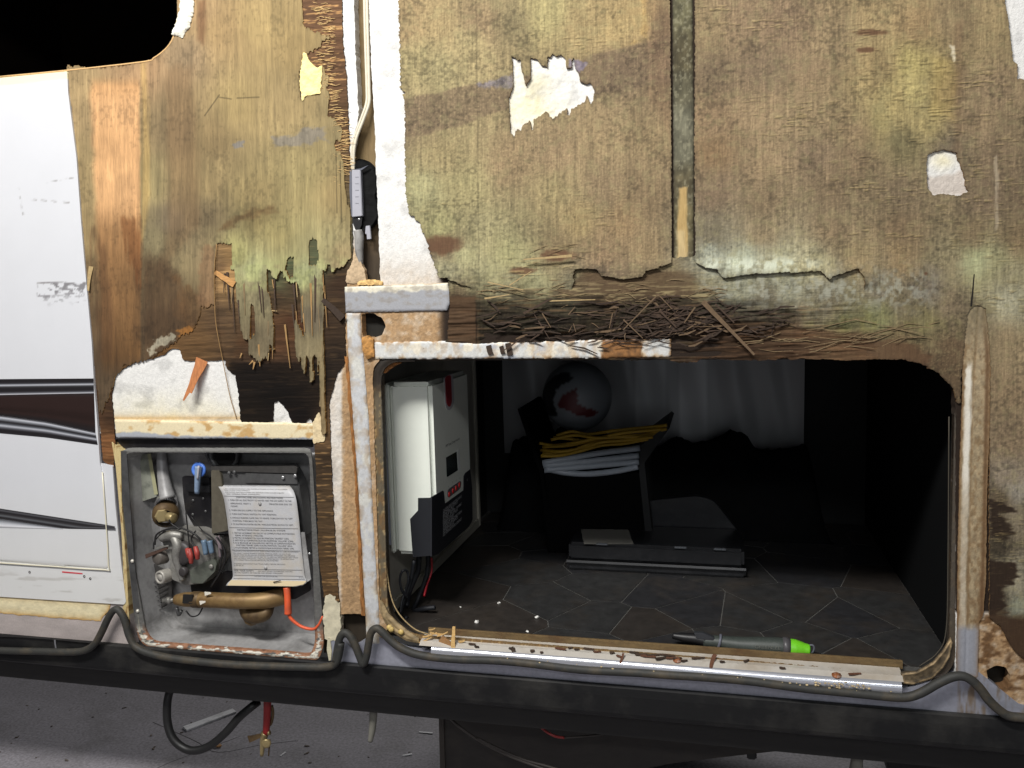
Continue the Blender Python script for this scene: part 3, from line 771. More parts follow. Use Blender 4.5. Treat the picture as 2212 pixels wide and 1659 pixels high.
def r_relief(X, Y, d):
    e = 0.0022 * (1 - sst(1870, 1960, X)) * sst(590, 620, Y)
    am = np.zeros(X.size)
    for cx, cy, sx, sy in FLECK_SPOTS:
        am = np.maximum(am, np.exp(-((X - cx) / sx) ** 2 - ((Y - cy) / sy) ** 2))
    h = fbm(X / 24, (Y + .05 * X) / 3.0, 3, 40)
    lift = -0.0065 * np.exp(-d / 25) * sst(545, 580, Y) * (1 - sst(610, 630, Y)) * (X < 1900)
    return e - 0.0010 * h * am * np.clip(.45 + 1.1 * fbm(X / 36, Y / 18, 3, 42), 0, 1) + 0.0006 * fbm(X / 200, Y / 200, 2, 41) + lift


sheet('plywood_panel', mid_out, -0.004, 0.0045, ply_right, M_ply, wall, [hole_mid], res=0.0017, rag=[(2.0, 4, 4), (4.5, 50, 3, lambda X, Y: 1.0 * ((Y > 555) | (X < 1000)) * (X < 1430)), (4.0, 3, 40, lambda X, Y: 1.0 * (Y < 330) * (X > 1080) * (X < 1300))], relief=r_relief,
      edge=S(120, 92, 60), label='khaki mildewed plywood with large torn foam hole')
sheet('plywood_panel', rt_out, -0.004, 0.0045, ply_right, M_ply, wall, [hole_r], res=0.0017, rag=[(2.4, 4, 4), (1.5, 14, 10)], relief=r_relief,
      edge=S(120, 92, 60), label='brown plywood with cracked whitish mould edge')


def band_color(X, Y, d):
    c = lin_inv(ply_right(X, Y, d + 50))
    yb = Y + .03 * (X - 1300)
    c = stain(c, X, Y, [(1262, 588), (1450, 584), (1500, 600), (1510, 655), (1250, 655), (1190, 628)], (88, 70, 52), 10, .7, 12, (40, 5), 25)
    c = stain(c, X, Y, [(1090, 618), (1180, 622), (1150, 640), (1085, 634)], (84, 70, 52), 6, .6, 10, (30, 4), 26)
    dark = sst(626, 652, Y + 10 * fbm(X / 30, Y / 8, 3, 81) - .10 * np.clip(X - 1500, 0, 500)) * (1 - sst(1750, 1980, X))
    h = fbm(X / 90, yb / 3.2, 4, 82)
    c = c * (1 + .42 * h * dark)[:, None] * (1 - .46 * dark * (1 - sst(1500, 1850, X)))[:, None]
    g = sst(.25, .5, fbm(X / 60, yb / 2.6, 3, 83)) * dark
    w = (g * .35)[:, None]
    c = c * (1 - w) + w * np.array([0.52, 0.38, 0.26])
    # pale shredded threads at the upper rim
    g = sst(.12, .4, fbm(X / 40, yb / 2.6, 3, 84)) * np.exp(-((Y - 632) / 22) ** 2) * sst(1040, 1080, X) * (1 - sst(1560, 1600, X))
    w = (g * .75)[:, None]
    c = c * (1 - w) + w * np.array([0.66, 0.60, 0.44])
    c = stain(c, X, Y, [(965, 640), (1026, 640), (1034, 745), (968, 740)], (88, 66, 48), 4, .7, 4, (8, 8))
    s = np.exp(-((X - 1029) / 1.5) ** 2) * sst(660, 680, Y)
    c = c * (1 - .5 * s)[:, None]
    return lin(np.clip(c, 0.01, 1))


def lin_inv(c):
    return np.where(c <= 0.0031308, c * 12.92, 1.055 * np.clip(c, 1e-9, None) ** (1 / 2.4) - 0.055)


def band_relief(X, Y, d):
    yb = Y + .03 * (X - 1300)
    dark = sst(640, 668, Y) * (1 - sst(1750, 1950, X))
    h = fbm(X / 90, yb / 7, 3, 85) + .6 * fbm(X / 70, yb / 2.6, 2, 86)
    bulge = -0.006 * np.exp(-((Y - 690) / 34) ** 2) * sst(1040, 1110, X) * (1 - sst(1600, 1700, X))
    step = 0.004 * sst(715, 724, Y - 6 * fbm(X / 60, Y * 0, 2, 87)) * sst(1030, 1050, X) * (1 - sst(1540, 1580, X))
    return -0.0036 * h * dark + bulge + step


band_out = [(966, 575), (1500, 555), (1508, 540), (1900, 540), (2062, 560), (2064, 840), (2030, 808), (1989, 785), (1952, 776), (1800, 777), (1690, 775), (1640, 778), (1520, 774), (1500, 782), (1460, 784), (1440, 776), (1370, 778), (1310, 777)] + \
           zS([(1010, 735), (1060, 690), (1120, 686), (1300, 688), (1420, 680), (1490, 660), (1515, 655), (1515, 600), (1300, 598), (1180, 606), (1060, 602), (880, 628), (720, 640), (560, 650), (480, 636), (440, 640), (380, 642), (300, 648), (180, 640), (0, 670)]) + \
           [(905, 753), (880, 752), (930, 742), (966, 738), (968, 700), (972, 660), (968, 610)]
sheet('rotten_plywood', band_out, -0.0022, 0.004, band_color, M_rot, wall, [], res=0.0019, rag=[(3.0, 22, 3), (3.5, 7, 40)], relief=band_relief,
      edge=S(60, 42, 30), label='dark shredded plywood above the storage opening')

# mould-covered batten between the two sheets
def batten_color(X, Y, d):
    c = idw(X, Y, np.array([(1470, 20, 98, 90, 62), (1470, 120, 82, 70, 46), (1475, 200, 88, 80, 60), (1475, 260, 112, 106, 88), (1475, 330, 108, 102, 84), (1470, 390, 96, 82, 56), (1480, 480, 104, 90, 58), (1480, 600, 112, 96, 66)], float), 2.5, 8)
    gm = fbm(X / 10, Y / 16, 4, 90)
    c = c * (1 + .34 * gm)[:, None]
    w = (sst(.1, .4, fbm(X / 5, Y / 6, 3, 92)) * .5)[:, None]
    c = c * (1 - w) + w * np.array([0.60, 0.58, 0.48])
    c = stain(c, X, Y, [(1466, 405), (1484, 405), (1484, 580), (1462, 578)], (194, 162, 106), 2.5, .85, 4, (5, 30))
    c = stain(c, X, Y, [(1464, 500), (1480, 500), (1482, 580), (1462, 578)], (205, 184, 140), 5, .6, 8, (8, 20))
    return lin(c * (1 - .45 * np.exp(-d / 2.5))[:, None])


sheet('batten', [(1451, -230), (1494, -230), (1499, 300), (1498, 566), (1488, 584), (1470, 590), (1456, 578), (1454, 300)], -0.0015, 0.003, batten_color, M_ply, wall, res=0.0018,
      rag=[(1.0, 5, 8)], relief=lambda X, Y, d: 0.002 * np.exp(-d / 4))

# ---- left plywood: second layer, then the face veneer over it
rot_out = [(650, -230), (735, -230), (740, 90), (748, 160), (752, 250), (755, 330), (760, 420), (762, 560), (748, 600), (745, 690), (746, 770), (742, 790)] + \
          zB([(2165, 860), (2120, 1010), (2110, 1060), (2125, 1500)]) + [(722, 1140), (728, 1240), (733, 1300), (700, 1292), (688, 1200), (682, 1000), (679, 962)] + \
          zB([(2010, 1310), (2030, 1200), (2000, 1180), (1985, 1140), (1965, 1180), (1950, 1195), (1880, 1205), (1870, 1170), (1830, 1090), (1785, 1040), (1755, 1052), (1750, 1172), (1650, 1190), (1560, 1205), (1540, 1160), (1528, 1000), (1505, 872), (1480, 862), (1450, 830), (1442, 782), (1240, 788), (1175, 780), (1150, 706), (1100, 705), (1060, 742), (980, 770), (900, 776), (820, 822), (760, 850), (735, 890), (715, 1000), (737, 1280), (730, 1470), (660, 1430), (640, 1200), (600, 880)]) + [(203, 760), (330, 640), (400, 480), (640, 480), (652, 300)]
sheet('rotten_veneer', rot_out, -0.0020, 0.003, rot_color, M_rot, wall, [], res=0.0019, rag=[(2.2, 12, 4)], relief=rot_relief, edge=S(50, 36, 26),
      label='dark cross-grain inner veneer of the left panel')

lf_out = [(146, 140)] + [(200, 150), (310, 134), (332, 126), (352, 112), (366, 97), (376, 78), (383, 45), (386, -230)] + [(651, -230)] + \
         zA([(1935, 0), (1940, 90), (1938, 160), (1990, 190), (2030, 205), (2110, 240), (2068, 262), (2060, 300), (1990, 330), (1930, 350), (1920, 470), (1925, 600), (1935, 640), (1960, 615), (2050, 600), (2068, 400), (2080, 460), (2110, 500), (2095, 560), (2115, 620), (2100, 740), (2150, 765), (2196, 840), (2150, 930), (2190, 1010), (2205, 1080), (2215, 1200)]) + \
         [(750, 440), (757, 470), (755, 520), (758, 556)] + \
         zR([(1600, 205), (1545, 272), (1490, 295), (1470, 325), (1450, 300), (1440, 262), (1415, 262), (1408, 330), (1385, 300), (1392, 480), (1375, 520), (1390, 760), (1397, 900), (1412, 1350), (1417, 1600), (1384, 1610), (1374, 1430), (1344, 1005), (1330, 985), (1303, 1000), (1306, 1180), (1291, 1195), (1280, 1040), (1255, 1000), (1241, 1130), (1225, 1005), (1200, 985), (1186, 1045), (1168, 900), (1158, 690),
             (1200, 760), (1225, 820), (1212, 640), (1207, 480), (1172, 400), (1130, 402), (1092, 390), (1050, 312), (1022, 378), (985, 342), (940, 308), (962, 560), (985, 780), (988, 940), (962, 860), (947, 1034), (925, 1000), (906, 1034), (890, 1025), (872, 1078), (852, 1000), (824, 1000), (797, 960), (794, 850), (850, 800), (838, 600), (802, 570), (801, 830), (790, 860), (752, 850), (722, 700), (690, 480), (676, 330), (652, 300), (650, 90), (540, 82), (524, 120), (512, 320), (514, 440), (505, 570), (470, 602), (400, 592), (386, 660), (345, 800), (245, 830), (180, 895), (60, 960), (10, 1010)]) + \
         zB([(860, 795), (800, 815), (770, 850), (735, 890), (700, 1000), (650, 1120), (640, 1100), (600, 880)])[0:] + [(203, 806), (198, 740), (188, 630), (175, 480), (165, 340), (150, 220)]


def lf_relief(X, Y, d):
    curl = -0.005 * sst(600, 760, Y) * sst(500, 540, X) * np.exp(-d / 12)
    fr = -0.004 * np.exp(-d / 10) * sst(545, 600, Y) * (1 - sst(620, 650, Y)) * sst(500, 540, X)
    return curl + fr + 0.0005 * fbm(X / 160, Y / 160, 2, 44) - 0.0002 * fbm(X / 3, Y / 40, 2, 45)


sheet('plywood_panel', lf_out, -0.0042, 0.0022, ply_left, M_ply, wall, [zR([(1258, 110), (1285, 50), (1340, 66), (1350, 200), (1345, 270), (1275, 260)]), zR([(1085, 220), (1110, 190), (1150, 200), (1162, 360), (1120, 370), (1085, 300)])],
      res=0.0017, rag=[(1.6, 4, 5), (6, 3.2, 60)], relief=lf_relief, edge=S(170, 134, 80), label='tan and orange plywood with hanging veneer tatters')


# hanging thin shreds and sticks of wood on the wall
def sliver(name, F0, F1, w0, w1, y0, y1, m, parent=None, t=0.0012, bend=0.0, **kw):
    """a thin tapering splinter from F0 to F1 (picture points), widths in measured pixels"""
    A = np.array(F0, float); B = np.array(F1, float); n = 5
    d = (B - A) / np.linalg.norm(B - A); nr = np.array([-d[1], d[0]])
    L, R = [], []
    for i in range(n + 1):
        s = i / n; c = A + (B - A) * s + nr * bend * math.sin(math.pi * s) ; w = (w0 * (1 - s) + w1 * s) / 2
        j = random.uniform(-.12, .12) * w
        yy = y0 * (1 - s) + y1 * s
        L.append(aty([c + nr * (w + j)], yy)[0]); R.append(aty([c - nr * (w - j)], yy)[0])
    bm = bmesh.new()
    fr = [[bm.verts.new(p) for p in L], [bm.verts.new(p) for p in R]]
    bk = [[bm.verts.new(p + np.array([0, t, 0])) for p in L], [bm.verts.new(p + np.array([0, t, 0])) for p in R]]
    for i in range(n):
        bm.faces.new([fr[0][i], fr[1][i], fr[1][i + 1], fr[0][i + 1]])
        bm.faces.new([bk[0][i], bk[0][i + 1], bk[1][i + 1], bk[1][i]])
        bm.faces.new([fr[0][i], fr[0][i + 1], bk[0][i + 1], bk[0][i]])
        bm.faces.new([fr[1][i], bk[1][i], bk[1][i + 1], fr[1][i + 1]])
    bm.faces.new([fr[0][0], bk[0][0], bk[1][0], fr[1][0]]); bm.faces.new([fr[0][n], fr[1][n], bk[1][n], bk[0][n]])
    return bm_link(name, bm, m, parent, False, **kw)


W_orange = mat('fresh_torn_wood', S(176, 112, 66), rough=.8, grain=(300, 300, 40), gamt=.3)
W_tan = mat('tan_splinter', S(158, 124, 78), rough=.85, grain=(300, 300, 60), gamt=.25)
W_pale = mat('pale_fibre', S(172, 148, 104), rough=.85, grain=(200, 200, 200), gamt=.2)
W_brown = mat('brown_fibre', S(70, 54, 42), rough=.9, grain=(200, 200, 200), gamt=.3)
W_dark = mat('dark_splinter', S(56, 43, 33), rough=.9, grain=(200, 200, 200), gamt=.3)
r0, r1 = zR([(410, 1020), (262, 1350)])
sliver('wood_sliver', r0, r1, 27, 3, -0.006, -0.030, W_orange, wall, bend=-2, label='orange torn wood sliver hanging over white foam')
r0, r1 = zR([(380, 1120), (320, 1290)])
sliver('wood_sliver', r0, r1, 12, 5, -0.012, -0.026, W_orange, wall)
r0, r1 = zR([(1378, 540), (1540, 690)])
sliver('wood_sliver', r0, r1, 10, 16, -0.006, -0.012, W_dark, wall, label='dark slanted sliver by metal bracket')
r0, r1 = zR([(515, 320), (670, 420)])
sliver('wood_sliver', r0, r1, 9, 14, -0.005, -0.008, mat('amber_chip', S(190, 142, 86), rough=.8, grain=(60, 300, 300), gamt=.25), wall)
tube('thread', [aty([p], y)[0] for p, y in zip(zR([(530, 95), (510, 300), (512, 500), (520, 700), (545, 860), (575, 1010), (600, 1140), (640, 1330), (690, 1500)]), [-.006, -.010, -.011, -.011, -.010, -.008, -.006, -.004, -.003])], 0.0009, W_tan, wall, seg=5, label='thin loose wood thread')
for a, b, w in [((820, 1030), (790, 1060), 5), ((832, 1040), (820, 1100), 6), ((730, 970), (715, 1010), 4), ((1075, 740), (1118, 1090), 5), ((975, 380), (985, 450), 3), ((1165, 380), (1175, 520), 3), ((1378, 330), (1388, 480), 4), ((1222, 650), (1235, 800), 4), ((970, 628), (1015, 632), 3), ((865, 900), (876, 1075), 5), ((950, 900), (940, 1030), 5)]:
    p0, p1 = zR([a, b])
    sliver('wood_splinter', p0, p1, w * .8, 1.2, -0.006, -0.009, random.choice([W_tan, W_tan, W_pale]), wall)
p0, p1 = zB([(585, 180), (565, 335)])
sliver('wood_splinter', p0, p1, 10, 4, -0.006, -0.010, W_pale, wall, bend=2)

# yellow torn foam chip and window trim
def chip_color(X, Y, d):
    c = np.tile(np.array([0.97, 0.89, 0.62]), (X.size, 1)) * (1 + .12 * fbm(X / 8, Y / 8, 3, 95))[:, None]
    return lin(np.clip(c, 0, 1))


sheet('foam_chip', zA([(1945, 338), (1965, 345), (1990, 400), (2030, 430), (2065, 415), (2062, 500), (2050, 600), (1965, 605), (1938, 645), (1922, 560), (1925, 440)]), -0.006, 0.006, chip_color, M_foam, wall, res=0.0018,
      rag=[(3, 7, 5)], relief=lambda X, Y, d: -0.002 * fbm(X / 9, Y / 9, 3, 96), label='cream foam chip on the left panel')
sheet('window_trim', zA([(1150, -200), (1238, -200), (1232, 60), (1205, 165), (1160, 235), (1088, 215), (1115, 140), (1140, 60)]), -0.012, 0.03,
      lambda X, Y, d: lin(np.tile(np.array([.93, .92, .86]), (X.size, 1)) * (1 + .10 * fbm((X + Y * .2) / 3, Y / 60, 3, 97))[:, None]), M_foam, wall, res=0.0018, rag=[(2.5, 6, 4)],
      relief=lambda X, Y, d: .006 * np.exp(-d / 5), label='torn white trim left on window edge')
# raw sawn edge of the window cut-out
edge_pts = [aty([p], -0.003)[0] for p in WINDOW[1:9]]
tube('cut_edge', edge_pts, 0.0022, mat('sawn_wood_edge', S(206, 168, 116), rough=.9, grain=(500, 500, 500), gamt=.3), wall, seg=6, n=3)

# ---- metal framing in the wall
def metal_paint(base, tint, rust, seed, cov=0.5):
    def f(X, Y, d):
        n = fbm(X / 22, Y / 30, 4, seed)
        w = sst(cov - .25 - .5, cov - .5 + .05, n)[:, None]
        c = np.tile(np.array(base) / 255, (X.size, 1)) * (1 - w) + w * np.array(tint) / 255
        n2 = fbm(X / 12, Y / 18, 4, seed + 7)
        e = (np.exp(-d / 5) * .8 + .25) * sst(0, .5, n2 + .1)
        w = np.clip(e, 0, 1)[:, None] * rust[3]
        c = c * (1 - w) + w * np.array(rust[:3]) / 255
        return lin(np.clip(c * (1 + .08 * fbm(X / 5, Y / 5, 3, seed + 3))[:, None], 0, 1))
    return f


def round_edge(r, depth):
    return lambda X, Y, d: depth * (1 - np.sqrt(np.clip(1 - (1 - np.clip(d / r, 0, 1)) ** 2, 0, 1)))


def crossbar(X, Y, d):
    c = np.tile(np.array([160, 161, 165.]) / 255, (X.size, 1))
    top = 632 + 6 * fbm(X / 14, Y * 0, 4, 101) - .03 * (X - 744)
    w = (1 - sst(-3, 3, Y - top))[:, None]
    c = c * (1 - w) + w * np.array([222, 216, 196]) / 255
    w = (1 - sst(-2, 3, Y - (618 + 2 * fbm(X / 9, Y * 0, 3, 102) - .03 * (X - 744))))[:, None] * .8
    c = c * (1 - w) + w * np.array([150, 118, 76]) / 255
    w = (sst(.0, .45, fbm(X / 14, Y / 9, 4, 103)) * .5)[:, None]
    c = c * (1 - w) + w * np.array([142, 134, 124]) / 255
    return lin(c)


sheet('metal_tube', [(743.6, 619), (967, 611), (970, 640), (970, 657), (964, 671.7), (745, 675)], -0.0045, 0.03, crossbar, M_res, wall, rag=[(.8, 6, 6)], res=0.0018,
      relief=round_edge(6, .004), label='short metal cross tube with adhesive residue')
sheet('metal_tube', [(747, 676), (778, 676), (781, 737), (795, 900), (800, 1016), (808, 1180), (817, 1315), (821, 1393), (791, 1392), (787, 1300), (770, 1016), (757, 860), (749, 740)], -0.003, 0.03,
      metal_paint((204, 203, 196), (194, 195, 196), (150, 116, 76, .65), 110, .42), M_res, wall, res=0.0018, relief=round_edge(7, .004), label='vertical metal tube left of storage opening')
_rp = metal_paint((222, 214, 196), (206, 206, 202), (150, 108, 62, .8), 120, .36)


def rail_color(X, Y, d):
    c = lin_inv(_rp(X, Y, d))
    jag = 5 * fbm(X / 5, Y / 9, 3, 121)
    w = np.clip(sst(1296, 1304, X + jag) * (1 - sst(1384, 1389, X + jag)) + sst(1446, 1454, X + jag), 0, 1)[:, None]
    br = np.array([132, 92, 52]) / 255 * (1 + .35 * fbm(X / 7, Y / 9, 4, 122))[:, None]
    c = c * (1 - w) + w * br
    w = (sst(980, 1000, X) * (1 - sst(1150, 1200, X)) * sst(0, .4, fbm(X / 30, Y / 10, 3, 123)) * .5)[:, None]
    return lin(np.clip(c * (1 - w) + w * np.array([.68, .72, .80]), 0, 1))


sheet('metal_tube', zE([(285, 668), (480, 662), (745, 660), (900, 675), (1750, 650), (2190, 645), (2190, 760), (1750, 768), (760, 772), (290, 775)]), -0.0025, 0.02,
      rail_color, M_res, wall, res=0.0018, rag=[(2.0, 7, 5)], relief=round_edge(6, .003), label='header metal tube over storage opening')
sheet('glue_lump', zE([(205, 640), (240, 622), (280, 650), (285, 760), (240, 775), (212, 720)]), -0.006, 0.012, lambda X, Y, d: lin(np.tile(np.array([178, 130, 74]) / 255., (X.size, 1)) * (1 + .3 * fbm(X / 4, Y / 4, 3, 104))[:, None]), M_foam, wall, res=0.0018,
      rag=[(2, 6, 6)], relief=lambda X, Y, d: -0.004 * (1 - np.exp(-d / 6)))


def rightstud(X, Y, d):
    c = np.tile(np.array([160, 142, 112]) / 255., (X.size, 1))
    c = c * (1 + .20 * fbm(X / 6, Y / 9, 4, 130) + .12 * fbm(X / 2.5, Y / 2.5, 2, 135))[:, None]
    left = np.interp(Y, [620, 780, 856, 1070, 1440], [2098, 2085, 2080, 2075, 2066])
    wht = 1.0 * sst(0, 4, X - left - 1 + 2 * vn(X / 4, Y / 9, 3)) * (1 - sst(-3, 4, X - left - 17 - 5 * fbm(X / 6, Y / 30, 3, 131))) * sst(775, 800, Y) * (1 - sst(1010, 1120, Y) * .55)
    low = sst(1040, 1330, Y)
    n = sst(-.1, .4, fbm(X / 10, Y / 26, 4, 132))
    w = (low * n * .7)[:, None]
    c = c * (1 - w) + w * np.array([122, 96, 66]) / 255
    n3 = sst(.05, .45, fbm(X / 7, Y / 11, 4, 136))
    w = (n3 * .5)[:, None]
    c = c * (1 - w) + w * np.array([116, 90, 58]) / 255
    k = X - left
    w = (np.exp(-((k - 21) / 2.2) ** 2) * .55)[:, None]
    c = c * (1 - w) + w * np.array([104, 80, 50]) / 255
    right = np.interp(Y, [665, 770, 1070, 1330], [2128, 2137, 2131, 2124])
    w = (np.exp(-((X - right + 4) / 4.5) ** 2) * .75)[:, None]
    c = c * (1 - w) + w * np.array([92, 64, 38]) / 255
    w = (wht * .92)[:, None]
    c = c * (1 - w) + w * np.array([236, 231, 218]) / 255
    w = sst(1345, 1365, Y + 5 * fbm(X / 7, Y / 9, 3, 133))[:, None]
    c = c * (1 - w) + w * np.array([150, 152, 160]) / 255
    w = (np.exp(-d / 4) * .6)[:, None]
    c = c * (1 - w) + w * np.array([112, 78, 44]) / 255
    w = ((1 - sst(670, 770, Y)) * .85)[:, None]
    c = c * (1 - w) + w * np.array([124, 112, 86]) / 255 * (1 + .25 * fbm(X / 5, Y / 8, 3, 137))[:, None]
    return lin(np.clip(c, 0, 1))


def stud_relief(X, Y, d):
    left = np.interp(Y, [620, 780, 856, 1070, 1440], [2098, 2085, 2080, 2075, 2066])
    k = X - left
    return 0.0012 * np.exp(-((k - 20) / 2.0) ** 2) - .0004 * fbm(X / 6, Y / 14, 3, 134)


sheet('metal_tube', [(2086, 655), (2136, 655), (2140, 700), (2144, 770), (2141, 839), (2132, 1070), (2130, 1250), (2124, 1330), (2115, 1345), (2112, 1462), (2066, 1462), (2069, 1200), (2073, 1016), (2079, 840), (2078, 760), (2082, 690)], -0.002, 0.02,
      rightstud, M_res, wall, res=0.0018, rag=[(1.2, 5, 8)], relief=stud_relief, label='right metal tube with tan glue and white residue')


def header_color(X, Y, d):
    yb = 938 + .022 * (X - 250) + 7 * np.exp(-((X - 290) / 40) ** 2) * -1 + 4 * fbm(X / 14, Y * 0, 4, 140)
    c = np.tile(np.array([228, 214, 178]) / 255., (X.size, 1))
    w = (sst(.05, .5, fbm(X / 18, Y / 14, 4, 141)) * .7)[:, None]
    c = c * (1 - w) + w * np.array([186, 140, 78]) / 255
    w = sst(-2, 2, Y - yb)[:, None]
    c = c * (1 - w) + w * np.array([168, 172, 178]) / 255
    return lin(c)


sheet('metal_tube', [(246, 907), (520, 912), (640, 914), (676, 916), (678, 950), (520, 948), (250, 946)], -0.005, 0.025, header_color, M_res, wall, res=0.0018, relief=round_edge(5, .003),
      rag=[(.7, 5, 5)], label='cream-stained header tube over water heater')
sheet('foam_scrap', zB([(2000, 1180), (2045, 1110), (2075, 1180), (2080, 1300), (2010, 1315), (1998, 1260)]), -0.004, 0.01, lambda X, Y, d: lin(np.tile(np.array([220, 200, 160]) / 255., (X.size, 1)) * (1 + .15 * fbm(X / 6, Y / 6, 3, 142))[:, None]), M_foam, wall, res=0.0018, rag=[(3, 8, 8)])
sheet('foam_scrap', zF([(0, 690), (30, 700), (45, 740), (60, 735), (66, 950), (0, 950), (-30, 940), (-35, 760), (-20, 700)]), -0.003, 0.012, lambda X, Y, d: lin((np.array([206, 198, 172]) / 255) * (1 + .12 * fbm(X / 9, Y / 9, 3, 143))[:, None]), M_foam, wall, res=0.0018, rag=[(3, 8, 8)])
# rust line beside the left tube
sheet('rust_strip', [(745, 770), (751, 770), (762, 900), (770, 1016), (788, 1330), (780, 1330), (765, 1016), (752, 860)], -0.002, 0.004, lambda X, Y, d: lin((np.array([146, 98, 52]) / 255) * (1 + .35 * fbm(X / 4, Y / 14, 3, 144))[:, None]), M_res, wall, res=0.0018, rag=[(2.5, 4, 12)])

# ---- nest of broken fibres
bmf = bmesh.new()


def add_fibre(bm, F, ang, L, w, y, t=0.0012):
    A = np.array(F, float); dv = np.array([math.cos(ang), -math.sin(ang)]) * L / 2; nr = np.array([math.sin(ang), math.cos(ang)]) * w / 2
    bend = random.uniform(-.12, .12) * L
    dy = random.uniform(-.004, .004)
    pts = []
    for s in (-1, 0, 1):
        c = A + dv * s + nr / (w / 2) * bend * (1 - s * s)
        k = .45 if s else 1
        pts.append((aty([c + nr * k], y + dy * s)[0], aty([c - nr * k], y + dy * s)[0]))
    F_ = [[bm.verts.new(p) for p in pr] for pr in pts]; B_ = [[bm.verts.new(p + np.array([0, t, 0])) for p in pr] for pr in pts]
    for i in range(2):
        bm.faces.new([F_[i][0], F_[i][1], F_[i + 1][1], F_[i + 1][0]])
        bm.faces.new([F_[i][0], F_[i + 1][0], B_[i + 1][0], B_[i][0]])
        bm.faces.new([F_[i][1], B_[i][1], B_[i + 1][1], F_[i + 1][1]])
        bm.faces.new([B_[i][0], B_[i + 1][0], B_[i + 1][1], B_[i][1]])


for mname, mm, n in (('brown', W_brown, 80), ('dark', W_dark, 150), ('pale', mat('straw_fibre', S(106, 86, 64), rough=.9, grain=(200, 200, 200), gamt=.25), 34)):
    bmf = bmesh.new()
    for i in range(n):
        if random.random() < .62:
            x = random.gauss(1450, 85); yy = random.gauss(692, 22)
        else:
            x = random.uniform(1050, 1700); yy = random.gauss(700, 26)
        if not (1040 < x < 1720 and 645 < yy < 760): continue
        ang = random.gauss(0.08, .20) if random.random() < .84 else random.uniform(0, math.pi)
        add_fibre(bmf, (x, yy), ang, random.uniform(18, 75), random.uniform(1.4, 5.0), random.uniform(-.008, -.013))
    bm_link('broken_fibres', bmf, mm, wall, False, kind='stuff')
# pale threads peeling off along the torn rims
bmf = bmesh.new()
for i in range(60):
    x = random.uniform(1040, 1560); yy = 630 + random.gauss(0, 12) + .01 * (x - 1040)
    add_fibre(bmf, (x, yy), random.gauss(0.08, .18), random.uniform(15, 60), random.uniform(.9, 1.8), random.uniform(-.0035, -.0055), .0006)
for i in range(34):
    x = random.uniform(1620, 2010); yy = 735 - .06 * (x - 1700) + random.gauss(0, 14)
    add_fibre(bmf, (x, yy), random.gauss(0.12, .14), random.uniform(30, 130), random.uniform(1.0, 2.2), random.uniform(-.004, -.007), .0008)
for i in range(10):
    x = random.uniform(1150, 1260); yy = random.uniform(520, 575)
    add_fibre(bmf, (x, yy), random.gauss(0.1, .12), random.uniform(20, 60), random.uniform(1, 1.6), -.0046, .0005)
bm_link('peeling_fibres', bmf, mat('peeling_fibre', S(132, 112, 82), rough=.9, grain=(200, 200, 200), gamt=.3), wall, False, kind='stuff')
# short pale bristles on the cross grain beside the left veneer edge
bmf = bmesh.new()
for i in range(230):
    yy = random.uniform(-10, 400); x0 = np.interp(yy, [0, 80, 110, 200, 250, 330, 460, 560], [690, 712, 700, 716, 735, 742, 752, 757])
    add_fibre(bmf, (x0 + random.uniform(-14, 14), yy), random.gauss(0.03, .08), random.uniform(8, 30), random.uniform(.8, 1.5), random.uniform(-.0028, -.0036), .0004)
bm_link('frayed_bristles', bmf, mat('pale_bristle', S(206, 172, 116), rough=.9, grain=(200, 200, 200), gamt=.25), wall, False, kind='stuff')
# named larger splinters in the nest
for a, b, w0, w1, mm in [((1690, 365), (2020, 705), 20, 9, 'b'), ((1400, 320), (1180, 545), 5, 4, 'b'), ((1180, 480), (1305, 600), 5, 3, 'b'), ((1110, 440), (1090, 535), 4, 3, 'b'), ((1410, 420), (1520, 530), 8, 5, 'd'),
                         ((1640, 400), (1570, 500), 6, 4, 'b'), ((540, 440), (720, 345), 9, 5, 'd'), ((660, 440), (715, 530), 5, 3, 'b'), ((700, 360), (1000, 352), 6, 3, 'p'), ((540, 95), (850, 70), 5, 12, 'p'), ((310, 240), (540, 290), 4, 3, 'p'),
                         ((450, 260), (590, 170), 4, 3, 'p'), ((1400, 315), (1490, 410), 4, 3, 'b'), ((1770, 380), (1890, 500), 7, 5, 'd'), ((860, 505), (875, 560), 3, 2, 'b'), ((830, 560), (850, 520), 4, 2, 'b'), ((290, 345), (450, 320), 7, 3, 'p')]:
    p0, p1 = zS([a, b])
    sliver('wood_splinter', p0, p1, w0 * .55, w1 * .5, -.017, -.019, {'b': mat('straw_fibre'), 'd': W_brown, 'p': W_pale}[mm], wall)
for a, b, w0 in [((315, 645), (330, 705), 11), ((395, 650), (410, 700), 9), ((440, 630), (455, 710), 12)]:
    p0, p1 = zS([a, b]); sliver('wood_splinter', p0, p1, w0, w0, -.005, -.006, W_dark, wall)

sliver('crack', (2104.5, 592), (2098, 662), 2.0, 4.0, -.0046, -.0046, mat('crack_black', S(30, 25, 20), rough=.95), wall, t=.0004)

for i in range(22):
    x = random.uniform(468, 722); ya = random.uniform(585, 690); L = random.uniform(35, 130)
    sliver('wood_splinter', (x, ya), (x + random.uniform(-3, 9), ya + L), random.uniform(2.5, 6), .8, -.0045, random.uniform(-.005, -.010),
           random.choice([mat('tan_splinter'), mat('grey_splinter', S(126, 106, 76), rough=.9, grain=(300, 300, 60), gamt=.25), mat('brown_fibre')]), wall)

# ---------------------------------------------------------------- white siding still on the wall at the left
sid = thing('siding_sheet', 'glossy white siding sheet with black and grey swoosh stripes left of bare plywood', 'siding', tuple(aty([(60, 1280)], -0.006)[0]))


